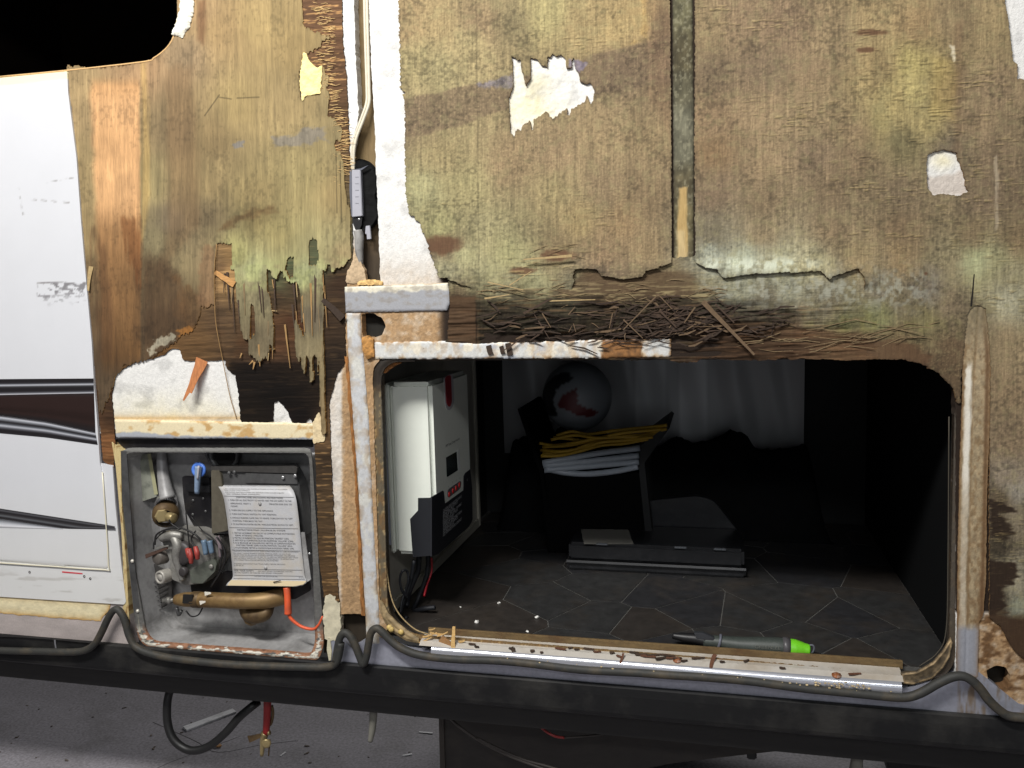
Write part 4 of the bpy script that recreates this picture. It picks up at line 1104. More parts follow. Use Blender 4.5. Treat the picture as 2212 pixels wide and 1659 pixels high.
def siding_color(X, Y, d):
    c = np.tile(np.array([0.835, 0.84, 0.855]), (X.size, 1))
    # cream raw edge under the window, scuffs, a ragged tape mark, yellowing toward the foot
    top = np.interp(X, [-400, 0, 145], [205, 168, 154])
    w = (1 - sst(14, 20, Y - top + 2 * fbm(X / 20, Y / 5, 2, 150)))[:, None]
    c = c * (1 - w) + w * np.array([.93, .91, .78])
    tape = sst(0, 4, X - 78) * (1 - sst(184, 190, X)) * sst(608, 611, Y) * (1 - sst(625, 662 - 0 * X, Y + 14 * fbm(X / 9, Y / 9, 2, 151)))
    n = fbm(X / 11, Y / 4.5, 4, 152)
    w = (tape * sst(-.02, .2, n) * .75)[:, None]
    c = c * (1 - w) + w * np.array([.42, .41, .42])
    for x1, y1, x2, y2, wd in [(40, 408, 52, 474, 1.6), (60, 430, 150, 438, 1.5), (96, 395, 158, 384, .8), (78, 611, 182, 611, 1.0)]:
        t = np.clip(((X - x1) * (x2 - x1) + (Y - y1) * (y2 - y1)) / ((x2 - x1) ** 2 + (y2 - y1) ** 2), 0, 1)
        q = np.hypot(X - x1 - t * (x2 - x1), Y - y1 - t * (y2 - y1))
        w = (np.exp(-(q / wd) ** 2) * sst(-.1, .3, vn(X / 7, Y / 7, 153)) * .6)[:, None]
        c = c * (1 - w) + w * np.array([.5, .48, .47])
    w = (sst(1000, 1300, Y) * .35)[:, None]
    c = c * (1 - w) + w * np.array([.90, .89, .84])
    w = (sst(.2, .5, fbm(X / 60, Y / 9, 4, 154)) * sst(1210, 1260, Y) * .35)[:, None]
    c = c * (1 - w) + w * np.array([.60, .58, .55])
    return lin(c)


sheet('siding_face', [(-500, 214), (-300, 196), (0, 168), (145, 154), (147, 200), (165, 340), (175, 480), (188, 630), (198, 740), (203, 830), (209, 900), (213, 960), (216, 1004), (222, 1030), (234, 1222), (226, 1230), (0, 1213), (-500, 1180)],
      -0.0085, 0.006, siding_color, M_gloss, sid, res=0.0035, relief=lambda X, Y, d: 0.003 * np.exp(-d / 3) * sst(1195, 1222, Y))
sheet('siding_flange', [(-500, 1150), (200, 1180), (214, 1000), (243, 1006), (249, 1090), (262, 1220), (272, 1300), (268, 1306), (0, 1289), (-500, 1256)],
      -0.0055, 0.004, siding_color, M_gloss, sid, res=0.0035)
tube('rolled_edge', [aty([p], -0.0085)[0] for p in [(-300, 1194), (0, 1216), (120, 1224), (226, 1231), (234, 1222), (229, 1130), (221, 1020)]], 0.0016, mat('cream_edge', S(226, 220, 196), rough=.35), sid, seg=6, n=2)
for p in [(64, 1236), (182, 1245), (195, 1250)]:
    q = aty([p], -0.0058)[0]
    lathe('screw_hole', q, (0, -1, 0), [(0, .0034), (.0008, .003), (.0002, .0016), (-.002, .001)], mat('screw_dark', S(60, 56, 52), rough=.5, metal=.4), sid, seg=12)
prism('red_mark', aty([(134, 1234), (178, 1238), (178, 1240.5), (134, 1237)], -0.0062), (0, .0004, 0), mat('red_pencil', S(206, 70, 78), rough=.6), sid)


def stripe(name, top, bot, rgbs, yd=-0.0091, **kw):
    """a swoosh stripe: top and bottom edges as picture curves; colours across it from top to bottom"""
    n = 24; k = len(rgbs) - 1; m = 28
    tx = np.linspace(0, 1, n); V = []; C = []
    top = np.array(top, float); bot = np.array(bot, float)
    def interp(P, t):
        s = np.linspace(0, 1, len(P)); return np.stack([np.interp(t, s, P[:, 0]), np.interp(t, s, P[:, 1])], 1)
    A = interp(top, tx); B = interp(bot, tx)
    for j in range(m + 1):
        s = j / m
        V.append(aty(A * (1 - s) + B * s, yd)); f = s * k; i = min(int(f), k - 1); f -= i
        c = np.array(rgbs[i]) * (1 - f) + np.array(rgbs[i + 1]) * f
        C.append(np.tile(lin(c / 255), (n, 1)))
    V = np.concatenate(V); C = np.concatenate(C)
    idx = np.arange((m + 1) * n).reshape(m + 1, n)
    Q = np.stack([idx[1:, :-1], idx[1:, 1:], idx[:-1, 1:], idx[:-1, :-1]], -1).reshape(-1, 4)
    me = mesh_np(name, V, Q, C)
    return link(name, me, sid, m=M_gloss, smooth=False, **kw)


K1, G1, W1, B1 = (38, 36, 38), (120, 122, 128), (214, 214, 220), (48, 36, 34)
stripe('swoosh_stripe', [(-300, 822), (0, 819), (202, 817.5)], [(-300, 858), (0, 853), (203, 849)], [K1, K1, K1, (60, 60, 64), (190, 192, 200), (64, 64, 66), K1, K1, K1, (90, 90, 96), (210, 210, 216)], label='upper black swoosh stripe')
stripe('swoosh_stripe', [(-300, 859), (0, 853.5), (203, 849.5)], [(-300, 880), (0, 897), (100, 911), (206, 934)], [(48, 42, 42), B1, B1, B1, B1, (44, 33, 31), (42, 32, 30), B1, (40, 34, 34), K1], label='wide dark brown swoosh stripe')
stripe('swoosh_stripe', [(-300, 881), (0, 897.5), (100, 911.5), (206, 934.5)], [(-300, 912), (0, 936), (100, 945), (211, 961)], [K1, (200, 202, 210), G1, K1, (80, 82, 88), (190, 192, 200), (90, 90, 96), K1, K1, (52, 50, 52)], label='lower black swoosh stripe with grey lines')
stripe('swoosh_stripe', [(-300, 1048), (0, 1098.5), (226, 1133), (248, 1137)], [(-300, 1090), (0, 1121), (140, 1142), (248, 1143.5)], [K1, (90, 90, 94), K1, (58, 56, 58), (100, 102, 106), K1, (64, 62, 64)], yd=-.0093, label='thin black pointed swoosh stripe')
stripe('swoosh_stripe', [(-300, 1090), (0, 1121.5), (136, 1142.2)], [(-300, 1128), (0, 1140), (136, 1143)], [(90, 92, 96), (150, 152, 158), (200, 202, 208), (228, 228, 232), (150, 150, 154)], label='faded grey swoosh stripe')

# foam sill strip and pinkish metal rail under the siding
sheet('foam_strip', [(-500, 1236), (0, 1285), (240, 1300), (236, 1316), (217, 1341), (120, 1335), (0, 1325), (-500, 1282)], -0.002, 0.02,
      lambda X, Y, d: lin((np.array([228, 216, 178]) / 255) * (1 - .45 * np.exp(-d / 5)[:, None] * np.array([.4, .7, 1.1])) * (1 + .10 * fbm(X / 10, Y / 6, 4, 160))[:, None]), M_foam, wall, res=0.0022, rag=[(2.5, 10, 5)])
sheet('bottom_rail', [(-500, 1270), (0, 1318), (235, 1330), (240, 1302), (262, 1290), (277, 1300), (289, 1400), (0, 1382), (-500, 1340)], -0.001, 0.02,
      lambda X, Y, d: lin(np.tile(np.array([178, 168, 164]) / 255., (X.size, 1)) * (1 + .08 * fbm(X / 30, Y / 12, 4, 161))[:, None]), M_res, wall, res=0.003)
sheet('bottom_rail', [(709, 1452), (712, 1360), (737, 1378), (760, 1400), (792, 1380), (820, 1376), (870, 1400), (1000, 1412), (1457, 1450), (1960, 1486), (2068, 1455), (2115, 1452), (2200, 1520), (2760, 1660), (2760, 1700), (1457, 1520)], -0.0015, 0.02,
      lambda X, Y, d: lin((np.array([176, 178, 190]) / 255) * (1 + .06 * fbm(X / 40, Y / 12, 4, 162))[:, None] * (1 - .35 * (sst(.1, .5, fbm(X / 8, Y / 60, 3, 163)) * sst(2050, 2090, X))[:, None] * np.array([.5, .8, 1.2]))), M_metal_attr, wall, res=0.003)
# tan foam edge left of the heater
sheet('foam_strip', zJ([(-10, 60), (22, 95), (55, 130), (62, 500), (100, 1000), (118, 1380), (80, 1390), (70, 1240), (85, 1225), (60, 700), (20, 240)]), -0.004, 0.02,
      lambda X, Y, d: lin((np.array([204, 184, 134]) / 255) * (1 - .5 * sst(.0, .5, fbm(X / 3, Y / 16, 4, 164))[:, None] * np.array([.5, .7, .9]))), M_foam, wall, res=0.0015)
# pale strip under heater's right corner
sheet('foam_strip', zF([(-10, 930), (3, 935), (12, 1010), (8, 1058), (-3, 1060), (-15, 1000)]), -0.004, 0.01, lambda X, Y, d: lin((np.array([206, 198, 170]) / 255) * (1 + .1 * fbm(X / 5, Y / 9, 3, 165))[:, None]), M_foam, wall, res=0.0018)
# vertical white foam strip beside the wire channel
# ---------------------------------------------------------------- wires and electrical box in the post bay
M_cable = mat('white_cable', S(214, 206, 186), rough=.45, grain=(60, 60, 60), gamt=.08)
for off, nm in ((0, 'white electrical cable in post channel, left one of the pair'), (7, 'white electrical cable in post channel, right one of the pair')):
    P = zD([(222 + off * 2.4, -500), (225 + off * 2.4, 0), (232 + off * 2.4, 300), (240 + off * 2.2, 560), (238 + off * 2.4, 660), (205 + off * 2.4, 760), (165 + off * 2, 870), (146 + off * 2, 950), (143 + off * 1.8, 1040), (146 + off * 1.5, 1092)])
    tube('electrical_cable', [aty([p], y)[0] for p, y in zip(P, [.010, .010, .010, .009, .007, .003, .001, 0, .001, .003])], 0.0033, M_cable, None, seg=8, label=nm, cat='cable', group='white cables in the wall')
jb = thing('junction_box', 'grey electrical box set in black oval hole in the post', 'electrical box', tuple(aty([(770, 490)], 0.0)[0]))
oval = zD([(160, 1040), (185, 1015), (235, 1025), (275, 1065), (296, 1130), (298, 1220), (286, 1255), (304, 1310), (306, 1390), (275, 1440), (225, 1482), (175, 1472), (150, 1425)])
sheet('hole_lining', rpoly(oval, 6, 3), 0.0005, 0.02, lambda X, Y, d: np.full((X.size, 3), 0.008) * (1 + .5 * fbm(X / 9, Y / 9, 3, 170))[:, None], M_rot, jb, res=0.002, relief=lambda X, Y, d: .004 * (1 - np.exp(-d / 5)))
M_grey = mat('grey_plastic', S(168, 168, 176), rough=.5, grain=(80, 80, 80), gamt=.06)
prism('box_face', aty(zD([(142, 1088), (198, 1088), (210, 1385), (146, 1392)]), -0.007), (0, .012, 0), M_grey, jb, bevel=.0012)
prism('box_side', aty(zD([(130, 1090), (142, 1088), (147, 1392), (140, 1380), (128, 1220)]), -0.005), (0, .010, 0), mat('grey_plastic_dark', S(96, 98, 108), rough=.5), jb)
prism('lower_clamp', aty(zD([(146, 1395), (210, 1390), (206, 1440), (190, 1478), (165, 1470), (150, 1430)]), -0.003), (0, .008, 0), mat('black_plastic', S(26, 26, 28), rough=.45), jb)
prism('cover_lip', aty(zD([(158, 1085), (200, 1080), (250, 1058), (205, 1090)]), -0.006), (0, .003, 0), mat('grey_plastic_dark'), jb)
lathe('screw', aty(zD([(190, 1405)]), -0.003)[0], (0, -1, 0), [(0, .003), (.0012, .0026), (.0018, 0)], mat('bright_screw', S(200, 200, 200), rough=.3, metal=.8), jb, seg=10)
for i in range(5):
    a, b = zD([(165 - (i % 2) * 0, 1135 + i * 42), (188, 1135 + i * 42)])
    sliver('print_line', a, b, 1.4, 1.4, -0.0074, -0.0074, mat('faint_print', S(130, 130, 138), rough=.6), jb, t=.0003)
prism('cable_clip', aty(zD([(232, 1448), (258, 1445), (266, 1532), (240, 1535), (238, 1500), (228, 1500)]), -.004), (0, .006, 0), M_grey, None, label='small grey cable clip below the electrical box', cat='clip', bevel=.0008)
tube('cable_tail', [aty([p], y)[0] for p, y in zip(zD([(185, 1478), (192, 1530), (190, 1600), (196, 1650), (200, 1720)]), [.004, .003, .003, .004, .006])], [.011, .011, .010, .008, .006], mat('dirty_sheath', S(150, 148, 144), rough=.6, dirt=S(70, 66, 60), damt=.7, dscale=60), jb, seg=8)
# tan foam lump under it
sheet('foam_scrap', zE([(88, 285), (108, 205), (140, 150), (162, 60), (185, 110), (226, 210), (238, 285), (160, 292)]), -0.001, 0.012, lambda X, Y, d: lin((np.array([192, 168, 136]) / 255) * (1 + .16 * fbm(X / 4, Y / 4, 3, 172))[:, None]), M_foam, wall, res=0.0018, rag=[(2, 6, 6)], relief=lambda X, Y, d: -.003 * (1 - np.exp(-d / 8)))
sheet('foam_scrap', zE([(180, 285), (200, 270), (270, 262), (340, 275), (340, 296), (185, 298)]), -0.004, 0.006, lambda X, Y, d: lin((np.array([222, 184, 122]) / 255) * (1 + .2 * fbm(X / 3, Y / 3, 3, 173))[:, None]), M_foam, wall, res=0.0018, rag=[(2, 4, 4)], relief=lambda X, Y, d: -.002 * fbm(X / 5, Y / 5, 2, 174))

# ---------------------------------------------------------------- water heater
wh = thing('water_heater', 'water heater burner bay in galvanised recess with gas valve, brass burner tube and printed label', 'water heater', tuple(aty(zJ([(800, 1560)]), 0.0)[0]))
M_galv = mat('galvanised_steel', S(166, 165, 164), rough=.45, metal=.2, dirt=S(96, 94, 91), damt=.7, dscale=9, grain=(90, 90, 90), gamt=.14, bump=(40, 40, 40), bstr=.08)
M_galvd = mat('dull_dark_steel', S(92, 92, 92), rough=.45, metal=.4, dirt=S(50, 48, 46), damt=.7, dscale=14, grain=(120, 120, 120), gamt=.15)
M_cast = mat('cast_aluminium', S(150, 148, 142), rough=.5, metal=.45, grain=(140, 140, 140), gamt=.18, bump=(150, 150, 150), bstr=.15, dirt=S(70, 66, 60), damt=.6, dscale=25)
M_blk = mat('black_plastic')
M_blkpaint = mat('black_enamel', S(26, 25, 28), rough=.4, dirt=S(60, 58, 56), damt=.5, dscale=22)
M_brass = mat('brass', S(138, 112, 72), rough=.5, metal=.35, dirt=S(92, 64, 38), damt=.85, dscale=16, grain=(60, 60, 60), gamt=.1)
M_brown = mat('tarnished_brass', S(104, 84, 56), rough=.55, metal=.35, dirt=S(60, 44, 30), damt=.8, dscale=30)
M_scr = mat('bright_screw')

HD = 0.085
lip = rpoly(zJ([(48, 108), (1412, 108), (1424, 200), (1508, 1520), (1470, 1622), (1380, 1622), (230, 1530), (165, 1440), (108, 900)]), [26, 26, 0, 20, 10, 26, 26, 20, 0], 5)
lipA = np.array(lip)
cen = lipA.mean(0)
inn = lipA + (cen - lipA) / np.linalg.norm(cen - lipA, axis=1)[:, None] * np.where(lipA[:, 1] > 1340, 21, 11)[:, None]


def tub_loop(P, y, sc=1.0, sh=(0, 0)):
    W = aty(P, 0.0); c = W.mean(0)
    W = c + (W - c) * sc + np.array([sh[0], 0, sh[1]])
    W[:, 1] = y
    return W


loft('tub', [tub_loop(inn, -0.001), tub_loop(inn, 0.006, .995), tub_loop(inn, HD * .8, .965, (0, 0)), tub_loop(inn, HD, .93, (0, 0))], M_galv, wh, smooth=False)


def lip_color(X, Y, d):
    c = np.tile(np.array([96, 95, 92]) / 255., (X.size, 1)) * (1 + .12 * fbm(X / 8, Y / 8, 4, 180))[:, None]
    low = sst(1340, 1375, Y + 4 * fbm(X / 8, Y / 8, 2, 181))
    n = fbm(X / 10, Y / 4, 4, 182)
    rust = np.stack([146 + 50 * n, 104 + 44 * n, 78 + 40 * n], 1) / 255
    outer = sst(0, 4, 9 - d * 1.6 + 12 * n)
    w = np.clip(low * outer, 0, 1)[:, None]
    c = c * (1 - w) + w * rust
    w = (low * (1 - outer) * sst(-.35, .0, fbm(X / 14, Y / 5, 4, 183)))[:, None]
    c = c * (1 - w) + w * np.array([.92, .90, .84])  # pale highlight along the lower lip painted in beside the rust
    ll = (X < 345) * sst(1310, 1330, Y)
    w = (ll * sst(8, 13, d))[:, None]
    c = c * (1 - w) + w * np.array([.88, .85, .70])
    tp = (1 - sst(972, 978, Y))
    w = (tp * .6)[:, None]
    c = c * (1 - w) + w * np.array([.62, .62, .60])
    return lin(np.clip(c, 0, 1))


sheet('tub_lip', [tuple(p) for p in lip], -0.003, 0.004, lip_color, M_res, wh, [[tuple(p) for p in inn]], res=0.0014, rag=[(.5, 4, 4)], relief=lambda X, Y, d: -.0025 * np.exp(-((d - 8) / 5) ** 2) * sst(1300, 1350, Y) - .0006 * fbm(X / 5, Y / 3, 3, 184))
# left flange with bolts
prism('side_flange', aty(zJ([(58, 130), (66, 480), (112, 900), (150, 1280), (168, 1440), (196, 1480), (190, 1250), (150, 900), (96, 130)]), -0.0035), (0, .002, 0), M_galvd, wh)
prism('top_gap_shade', aty(zJ([(20, 46), (1420, 46), (1418, 104), (60, 104), (20, 130)]), 0.012), (0, .01, 0), M_blkpaint, wh)  # black slab stands in for the shade of the gap over the tub
for p in [(140, 915), (178, 1272)]:
    q = aty(zJ([p]), -0.004)[0]
    lathe('bolt', q, (0, -1, 0), [(0, .0044), (.0022, .0042), (.0036, .003), (.0042, 0)], mat('bolt_white', S(222, 218, 206), rough=.35, metal=.3), wh, seg=12)


def JB(p, y): return aty(zJ([p]), y)[0]


# pressed channel / pipe in the upper left with the sticker
tube('pressed_rib', [JB(p, y) for p, y in zip([(345, 118), (352, 250), (372, 380), (392, 470)], [.066, .060, .052, .046])], [.011, .013, .016, .019], M_galv, wh, seg=14)
prism('sticker', [JB((172, 165), .050), JB((258, 146), .052), JB((312, 455), .047), JB((200, 492), .045)], (0, .001, 0), mat('pale_sticker', S(134, 136, 124), rough=.6, dirt=S(90, 92, 84), damt=.8, dscale=40), wh)
sliver('sticker_edge', *zJ([(258, 148), (308, 440)]), 7, 8, .0515, .0465, mat('yellowed_paper', S(160, 158, 124), rough=.6), wh, t=.0008)
# relief valve: chrome collar, brass body, hex nut
lathe('relief_valve', JB((385, 470), .066), tuple(JB((372, 600), .020) - JB((385, 470), .066)), [(0, .024), (.018, .027), (.022, .028), (.026, .024)], mat('chrome', S(190, 188, 190), rough=.25, metal=.9), wh, seg=24)
lathe('valve_body', JB((380, 560), .060), tuple(JB((372, 620), .012) - JB((380, 560), .060)), [(0, .030), (.010, .032), (.030, .031), (.034, .024), (.050, .021)], M_brown, wh, seg=20)
lathe('hex_nut', JB((350, 590), .022), tuple(JB((352, 600), -.002) - JB((350, 590), .022)), [(0, .017), (.012, .017), (.014, .014), (.014, 0)], mat('pale_brass', S(164, 146, 104), rough=.4, metal=.5, dirt=S(90, 78, 50), damt=.7, dscale=40), wh, seg=6, smooth=False)
lathe('valve_outlet', JB((400, 600), .018), tuple(JB((470, 622), .006) - JB((400, 600), .018)), [(0, .012), (.018, .012), (.020, .010), (.020, 0)], mat('pale_brass'), wh, seg=14)
# blue knob on its stem
lathe('blue_knob', JB((620, 262), .030), (.05, -1, .1), [(0, .017), (.003, .0185), (.006, .0185), (.008, .016), (.008, .011), (.005, .009), (.005, 0)], mat('blue_plastic', S(84, 128, 214), rough=.4, grain=(90, 90, 90), gamt=.12), wh, seg=26)
tube('blue_stem', [JB((612, 240), .018), JB((606, 320), .016), JB((600, 430), .020)], [.0085, .0075, .006], mat('pale_blue_plastic', S(132, 152, 178), rough=.35, grain=(90, 90, 90), gamt=.2), wh, seg=12)
tube('stem_core', [JB((614, 235), .012), JB((604, 330), .009)], [.003, .0025], mat('grey_plastic'), wh, seg=8)
# flue opening top
lathe('flue_collar', JB((805, 150), .060), (0, -1, .05), [(0, .040), (.012, .040), (.014, .036), (.006, .030), (-.02, .028), (-.02, 0)], M_galvd, wh, seg=28)
lathe('flue_bore', JB((800, 165), .052), (0, -1, .05), [(0, .0), (.001, .027)], mat('opening_black', S(20, 18, 17), rough=.9), wh, seg=24)  # near-black disc closes the bore
tube('flue_clip', [JB((690, 200), .05), JB((668, 150), .045), (JB((690, 112), .045)), JB((760, 96), .05)], .0035, M_galvd, wh, seg=8)
# black bracket behind the knob
prism('control_bracket', [JB(p, .052) for p in rpoly([(492, 310), (690, 318), (716, 700), (600, 705), (515, 560), (500, 450)], 14, 3)], (0, .01, 0), M_blkpaint, wh, bevel=.001)
prism('terminal_block', [JB(p, .040) for p in [(510, 368), (690, 380), (692, 430), (520, 420)]], (0, .012, 0), M_blk, wh, bevel=.0012)
for p in [(572, 482), (662, 560), (570, 582), (645, 470)]:
    lathe('small_screw', JB(p, .051), (0, -1, 0), [(0, .0035), (.0015, .003), (.002, 0)], M_galvd, wh, seg=10)
# flue box cover
cov = prism('flue_box', [JB(p, .030) for p in [(700, 240), (1262, 240), (1300, 300), (1330, 372), (1378, 735), (1290, 735), (705, 720)]], (0, .04, 0), M_galvd, wh, bevel=.0015)
prism('flue_box_lid', [JB(p, .024) for p in [(696, 240), (1300, 236), (1318, 250), (1310, 292), (940, 282), (700, 272)]], (0, .006, 0), mat('dark_lid', S(70, 68, 66), rough=.5, metal=.3, grain=(90, 90, 90), gamt=.2), cov, bevel=.001)
prism('flue_box_flap', [JB(p, .026) for p in [(945, 285), (1312, 296), (1318, 368), (945, 360)]], (0, .004, 0), M_galvd, cov, bevel=.001)
prism('flue_box_side', [JB(p, .022) for p in rpoly([(700, 268), (755, 268), (770, 300), (824, 700), (705, 722)], 8, 2)], (0, .01, 0), mat('greenish_steel', S(112, 106, 92), rough=.45, metal=.4, grain=(70, 70, 70), gamt=.2), cov, bevel=.001)
for p, mm in [((1215, 318), M_scr), ((1302, 306), M_scr), ((868, 280), M_galvd), ((830, 286), M_galvd)]:
    lathe('box_screw', JB(p, .023), (0, -1, 0), [(0, .0045), (.002, .004), (.003, .0025), (.0032, 0)], mm, cov, seg=12)
# label plate, curling back at its head
lab_prof = [(0, 372, .028), (.035, 395, .016), (.08, 430, .009), (.14, 480, .006), (.3, 610, .004), (.6, 830, .002), (.88, 1020, 0.0), (.915, 1046, -.001), (1, 1092, -.006)]


def lab_pt(u, t):
    """u across 0..1, t down 0..1"""
    tt = [q[0] for q in lab_prof]
    y = np.interp(t, tt, [q[2] for q in lab_prof])
    left = np.interp(t, [0, .035, .08, .14, .3, .6, .88, .915, .96, 1], [745, 762, 780, 795, 815, 840, 858, 850, 820, 806])
    right = np.interp(t, [0, .035, .08, .14, .3, .6, .88, .915, .96, 1], [1262, 1284, 1300, 1312, 1328, 1348, 1370, 1385, 1378, 1310])
    yl = np.interp(t, tt, [q[1] for q in lab_prof]); yr = yl + np.interp(t, [0, .1, .9, 1], [4, 10, 8, 6])
    return aty(zJ([(left + (right - left) * u, yl + (yr - yl) * u)]), y)[0]


bm = bmesh.new(); nu, nt_ = 12, 44
G = [[bm.verts.new(lab_pt(i / nu, j / nt_)) for i in range(nu + 1)] for j in range(nt_ + 1)]
for j in range(nt_):
    for i in range(nu):
        bm.faces.new([G[j + 1][i], G[j + 1][i + 1], G[j][i + 1], G[j][i]])
bmesh.ops.recalc_face_normals(bm, faces=bm.faces)
bmesh.ops.solidify(bm, geom=bm.faces[:], thickness=0.0012)
lab = bm_link('label_plate', bm, mat('label_plate', S(184, 184, 186), rough=.5, grain=(60, 60, 60), gamt=.05, dirt=S(190, 176, 150), damt=.5, dscale=12), wh, True, label='curled instruction plate with printed text')
sliver('plate_scratch', *zJ([(1145, 1068), (1198, 1056)]), 2.5, 2, -.0065, -.0065, mat('dark_scratch', S(60, 50, 40), rough=.7), lab, t=.0004)
prism('label_foot', [lab_pt(u, t) + np.array([0, -.0006, 0]) for u, t in [(0.0, .925), (1, .925), (1.0, .97), (.95, .995), (0.02, .995)]], (0, .0005, 0), mat('yellowed_foot', S(206, 188, 152), rough=.5), lab)
M_ink = mat('black_ink', S(58, 58, 62), rough=.7)
M_inkf = mat('grey_ink', S(104, 102, 100), rough=.7)
LINES = [(.045, .05, .92, 'LIRE ATTENTIVEMENT CES INSTRUCTIONS AVANT D ALLUMER', 0), (.058, .05, .40, 'READ INSTRUCTIONS CAREFULLY', 0), (.075, .05, .86, 'IMPROPER INSTALLATION OR SERVICE CAN CAUSE INJURY', 0), (.090, .06, .52, 'SEE OPERATING MANUAL', 0),
         (.118, .18, .82, 'LIGHTING AND SHUTDOWN INSTRUCTIONS', 1), (.143, .06, .93, '1. TURN OFF ALL ELECTRICITY TO HEATER AND THE GAS SUPPLY TO THE', 1), (.172, .08, .36, 'APPLIANCE. WAIT 5', 1), (.172, .62, .93, 'MINUTES FOR GAS TO', 1), (.196, .08, .18, 'CLEAR.', 1),
         (.232, .05, .66, '2. TURN ON GAS SUPPLY TO THE APPLIANCE.', 1), (.265, .05, .70, '3. TURN ELECTRICAL SWITCH TO "ON" POSITION.', 1), (.298, .05, .92, '4. SHOULD BURNER FLAME FAIL TO IGNITE, TURN SWITCH TO "OFF"', 1), (.328, .08, .50, 'POSITION, THEN BACK TO "ON".', 1),
         (.360, .05, .92, '5. TO SHUTDOWN WATER HEATER, TURN ELECTRICAL SWITCH TO "OFF".', 1), (.415, .13, .80, "INSTRUCTIONS POUR L'ALLUMAGE DU SYSTEME", 1), (.446, .06, .92, '1. METTEZ LE ROBINET DU GAZ ET LE COMMUTATEUR EN POSITION', 1), (.470, .09, .48, 'FERME. ATTENDEZ 5 MINUTES.', 1),
         (.494, .05, .84, '2. METTEZ LE ROBINET DU GAZ EN POSITION "OUVERT" (ON).', 1), (.518, .05, .90, '3. METTEZ LE COMMUTATEUR EN POSITION "ALLUME" (ON).', 1), (.542, .05, .92, "4. SI LE BRULEUR NE S'ALLUME PAS, METTEZ LE COMMUTATEUR EN", 1), (.565, .09, .88, 'POSITION "FERME" (OFF) PUIS EN POSITION "ALLUME" (ON).', 1),
         (.590, .05, .90, '5. POUR ETEINDRE, METTEZ LE COMMUTATEUR EN POSITION "FERME" (OFF).', 1), (.622, .04, .95, 'WARNING: IF YOU DO NOT FOLLOW THESE INSTRUCTIONS EXACTLY A FIRE OR EXPLOSION', 0), (.645, .04, .84, 'MAY RESULT CAUSING PROPERTY DAMAGE, PERSONAL INJURY OR LOSS OF LIFE', 0),
         (.663, .04, .90, 'DO NOT STORE OR USE GASOLINE OR OTHER FLAMMABLE VAPORS NEAR THIS APPLIANCE', 0), (.681, .04, .94, 'WHAT TO DO IF YOU SMELL GAS: DO NOT TRY TO LIGHT ANY APPLIANCE DO NOT TOUCH', 0), (.699, .04, .88, 'ANY ELECTRICAL SWITCH CALL YOUR GAS SUPPLIER FOLLOW THE INSTRUCTIONS', 0), (.717, .04, .66, 'IF YOU CANNOT REACH YOUR GAS SUPPLIER CALL FIRE DEPARTMENT', 0),
         (.755, .03, .75, 'WARNING: DISCONNECT ELECTRICAL SUPPLY BEFORE SERVICING', 0), (.773, .03, .17, 'UNIT', 0), (.830, .03, .30, 'FOR YOUR SAFETY', 1), (.830, .36, .84, 'DO NOT STORE FLAMMABLE VAPORS', 0), (.850, .03, .70, 'IN THE VICINITY OF THIS OR ANY OTHER APPLIANCE', 0), (.885, .30, .62, 'CERTIFIED FOR OUTDOOR USE', 0), (.893, .91, .985, '91603', 0)]
for t, u0, u1, s, bold in LINES:
    p0 = lab_pt(u0, t); p1 = lab_pt(u1, t); pu = lab_pt(u0, t - .012)
    u = (p1 - p0); w = np.linalg.norm(u); u /= w
    v = (pu - p0); v -= u * (u @ v); v /= np.linalg.norm(v)
    text_part('lettering', s, p0, u, v, (.0034 if bold else .0026), w, M_ink if bold else M_inkf, lab, lift=.0012)
for t in (.103, .388, .606, .808, .872, .905):
    a = lab_pt(.02, t); b = lab_pt(.98, t); c = lab_pt(.98, t + .0022); d_ = lab_pt(.02, t + .0022)
    o = np.array([0, -.0008, 0])
    prism('rule_line', [a + o, b + o, c + o, d_ + o], (0, .0004, 0), M_ink, lab)
for u, t in [(.49, .165), (.47, .79)]:
    lathe('label_screw', lab_pt(u, t), (0, -1, .1), [(0, .0042), (.002, .004), (.003, .002), (.003, 0)], M_galv, lab, seg=12)
prism('plate_backing', [lab_pt(u, t) + np.array([.004, .0045, -.002]) for u, t in [(.2, .42), (1.03, .42), (1.035, .9), (1.0, .985), (.2, .985)]], (0, .0015, 0), M_galv, wh)
# gas valve cluster
vb = prism('gas_valve', [JB(p, .012) for p in rpoly([(340, 760), (420, 700), (600, 700), (740, 760), (760, 900), (660, 1075), (520, 1090), (420, 1050), (400, 900)], 16, 3)], (0, .055, 0), M_cast, wh, bevel=.004)
lathe('solenoid', JB((520, 850), .016), (-.1, -1, .05), [(0, .030), (.014, .030), (.020, .026), (.022, .015), (.022, 0)], mat('dark_coil', S(58, 54, 54), rough=.5, grain=(120, 120, 120), gamt=.2), vb, seg=24)
tube('valve_ridge', [JB(p, y) for p, y in zip([(430, 735), (462, 800), (452, 880), (470, 960), (500, 1050)], [.004, -.002, -.003, 0, .006])], [.010, .012, .011, .009, .008], M_cast, vb, seg=10)
tube('valve_ridge', [JB(p, y) for p, y in zip([(350, 745), (420, 730), (500, 735)], [.008, .004, .008])], [.012, .013, .010], M_cast, vb, seg=10)
lathe('regulator_cap', JB((395, 1015), .02), (-.25, -1, .05), [(0, .017), (.022, .017), (.026, .016), (.027, .012), (.024, .0115), (.024, .008), (.0265, .0075), (.026, 0)], mat('pale_cast', S(164, 160, 152), rough=.5, metal=.2, grain=(200, 200, 200), gamt=.1), vb, seg=26)
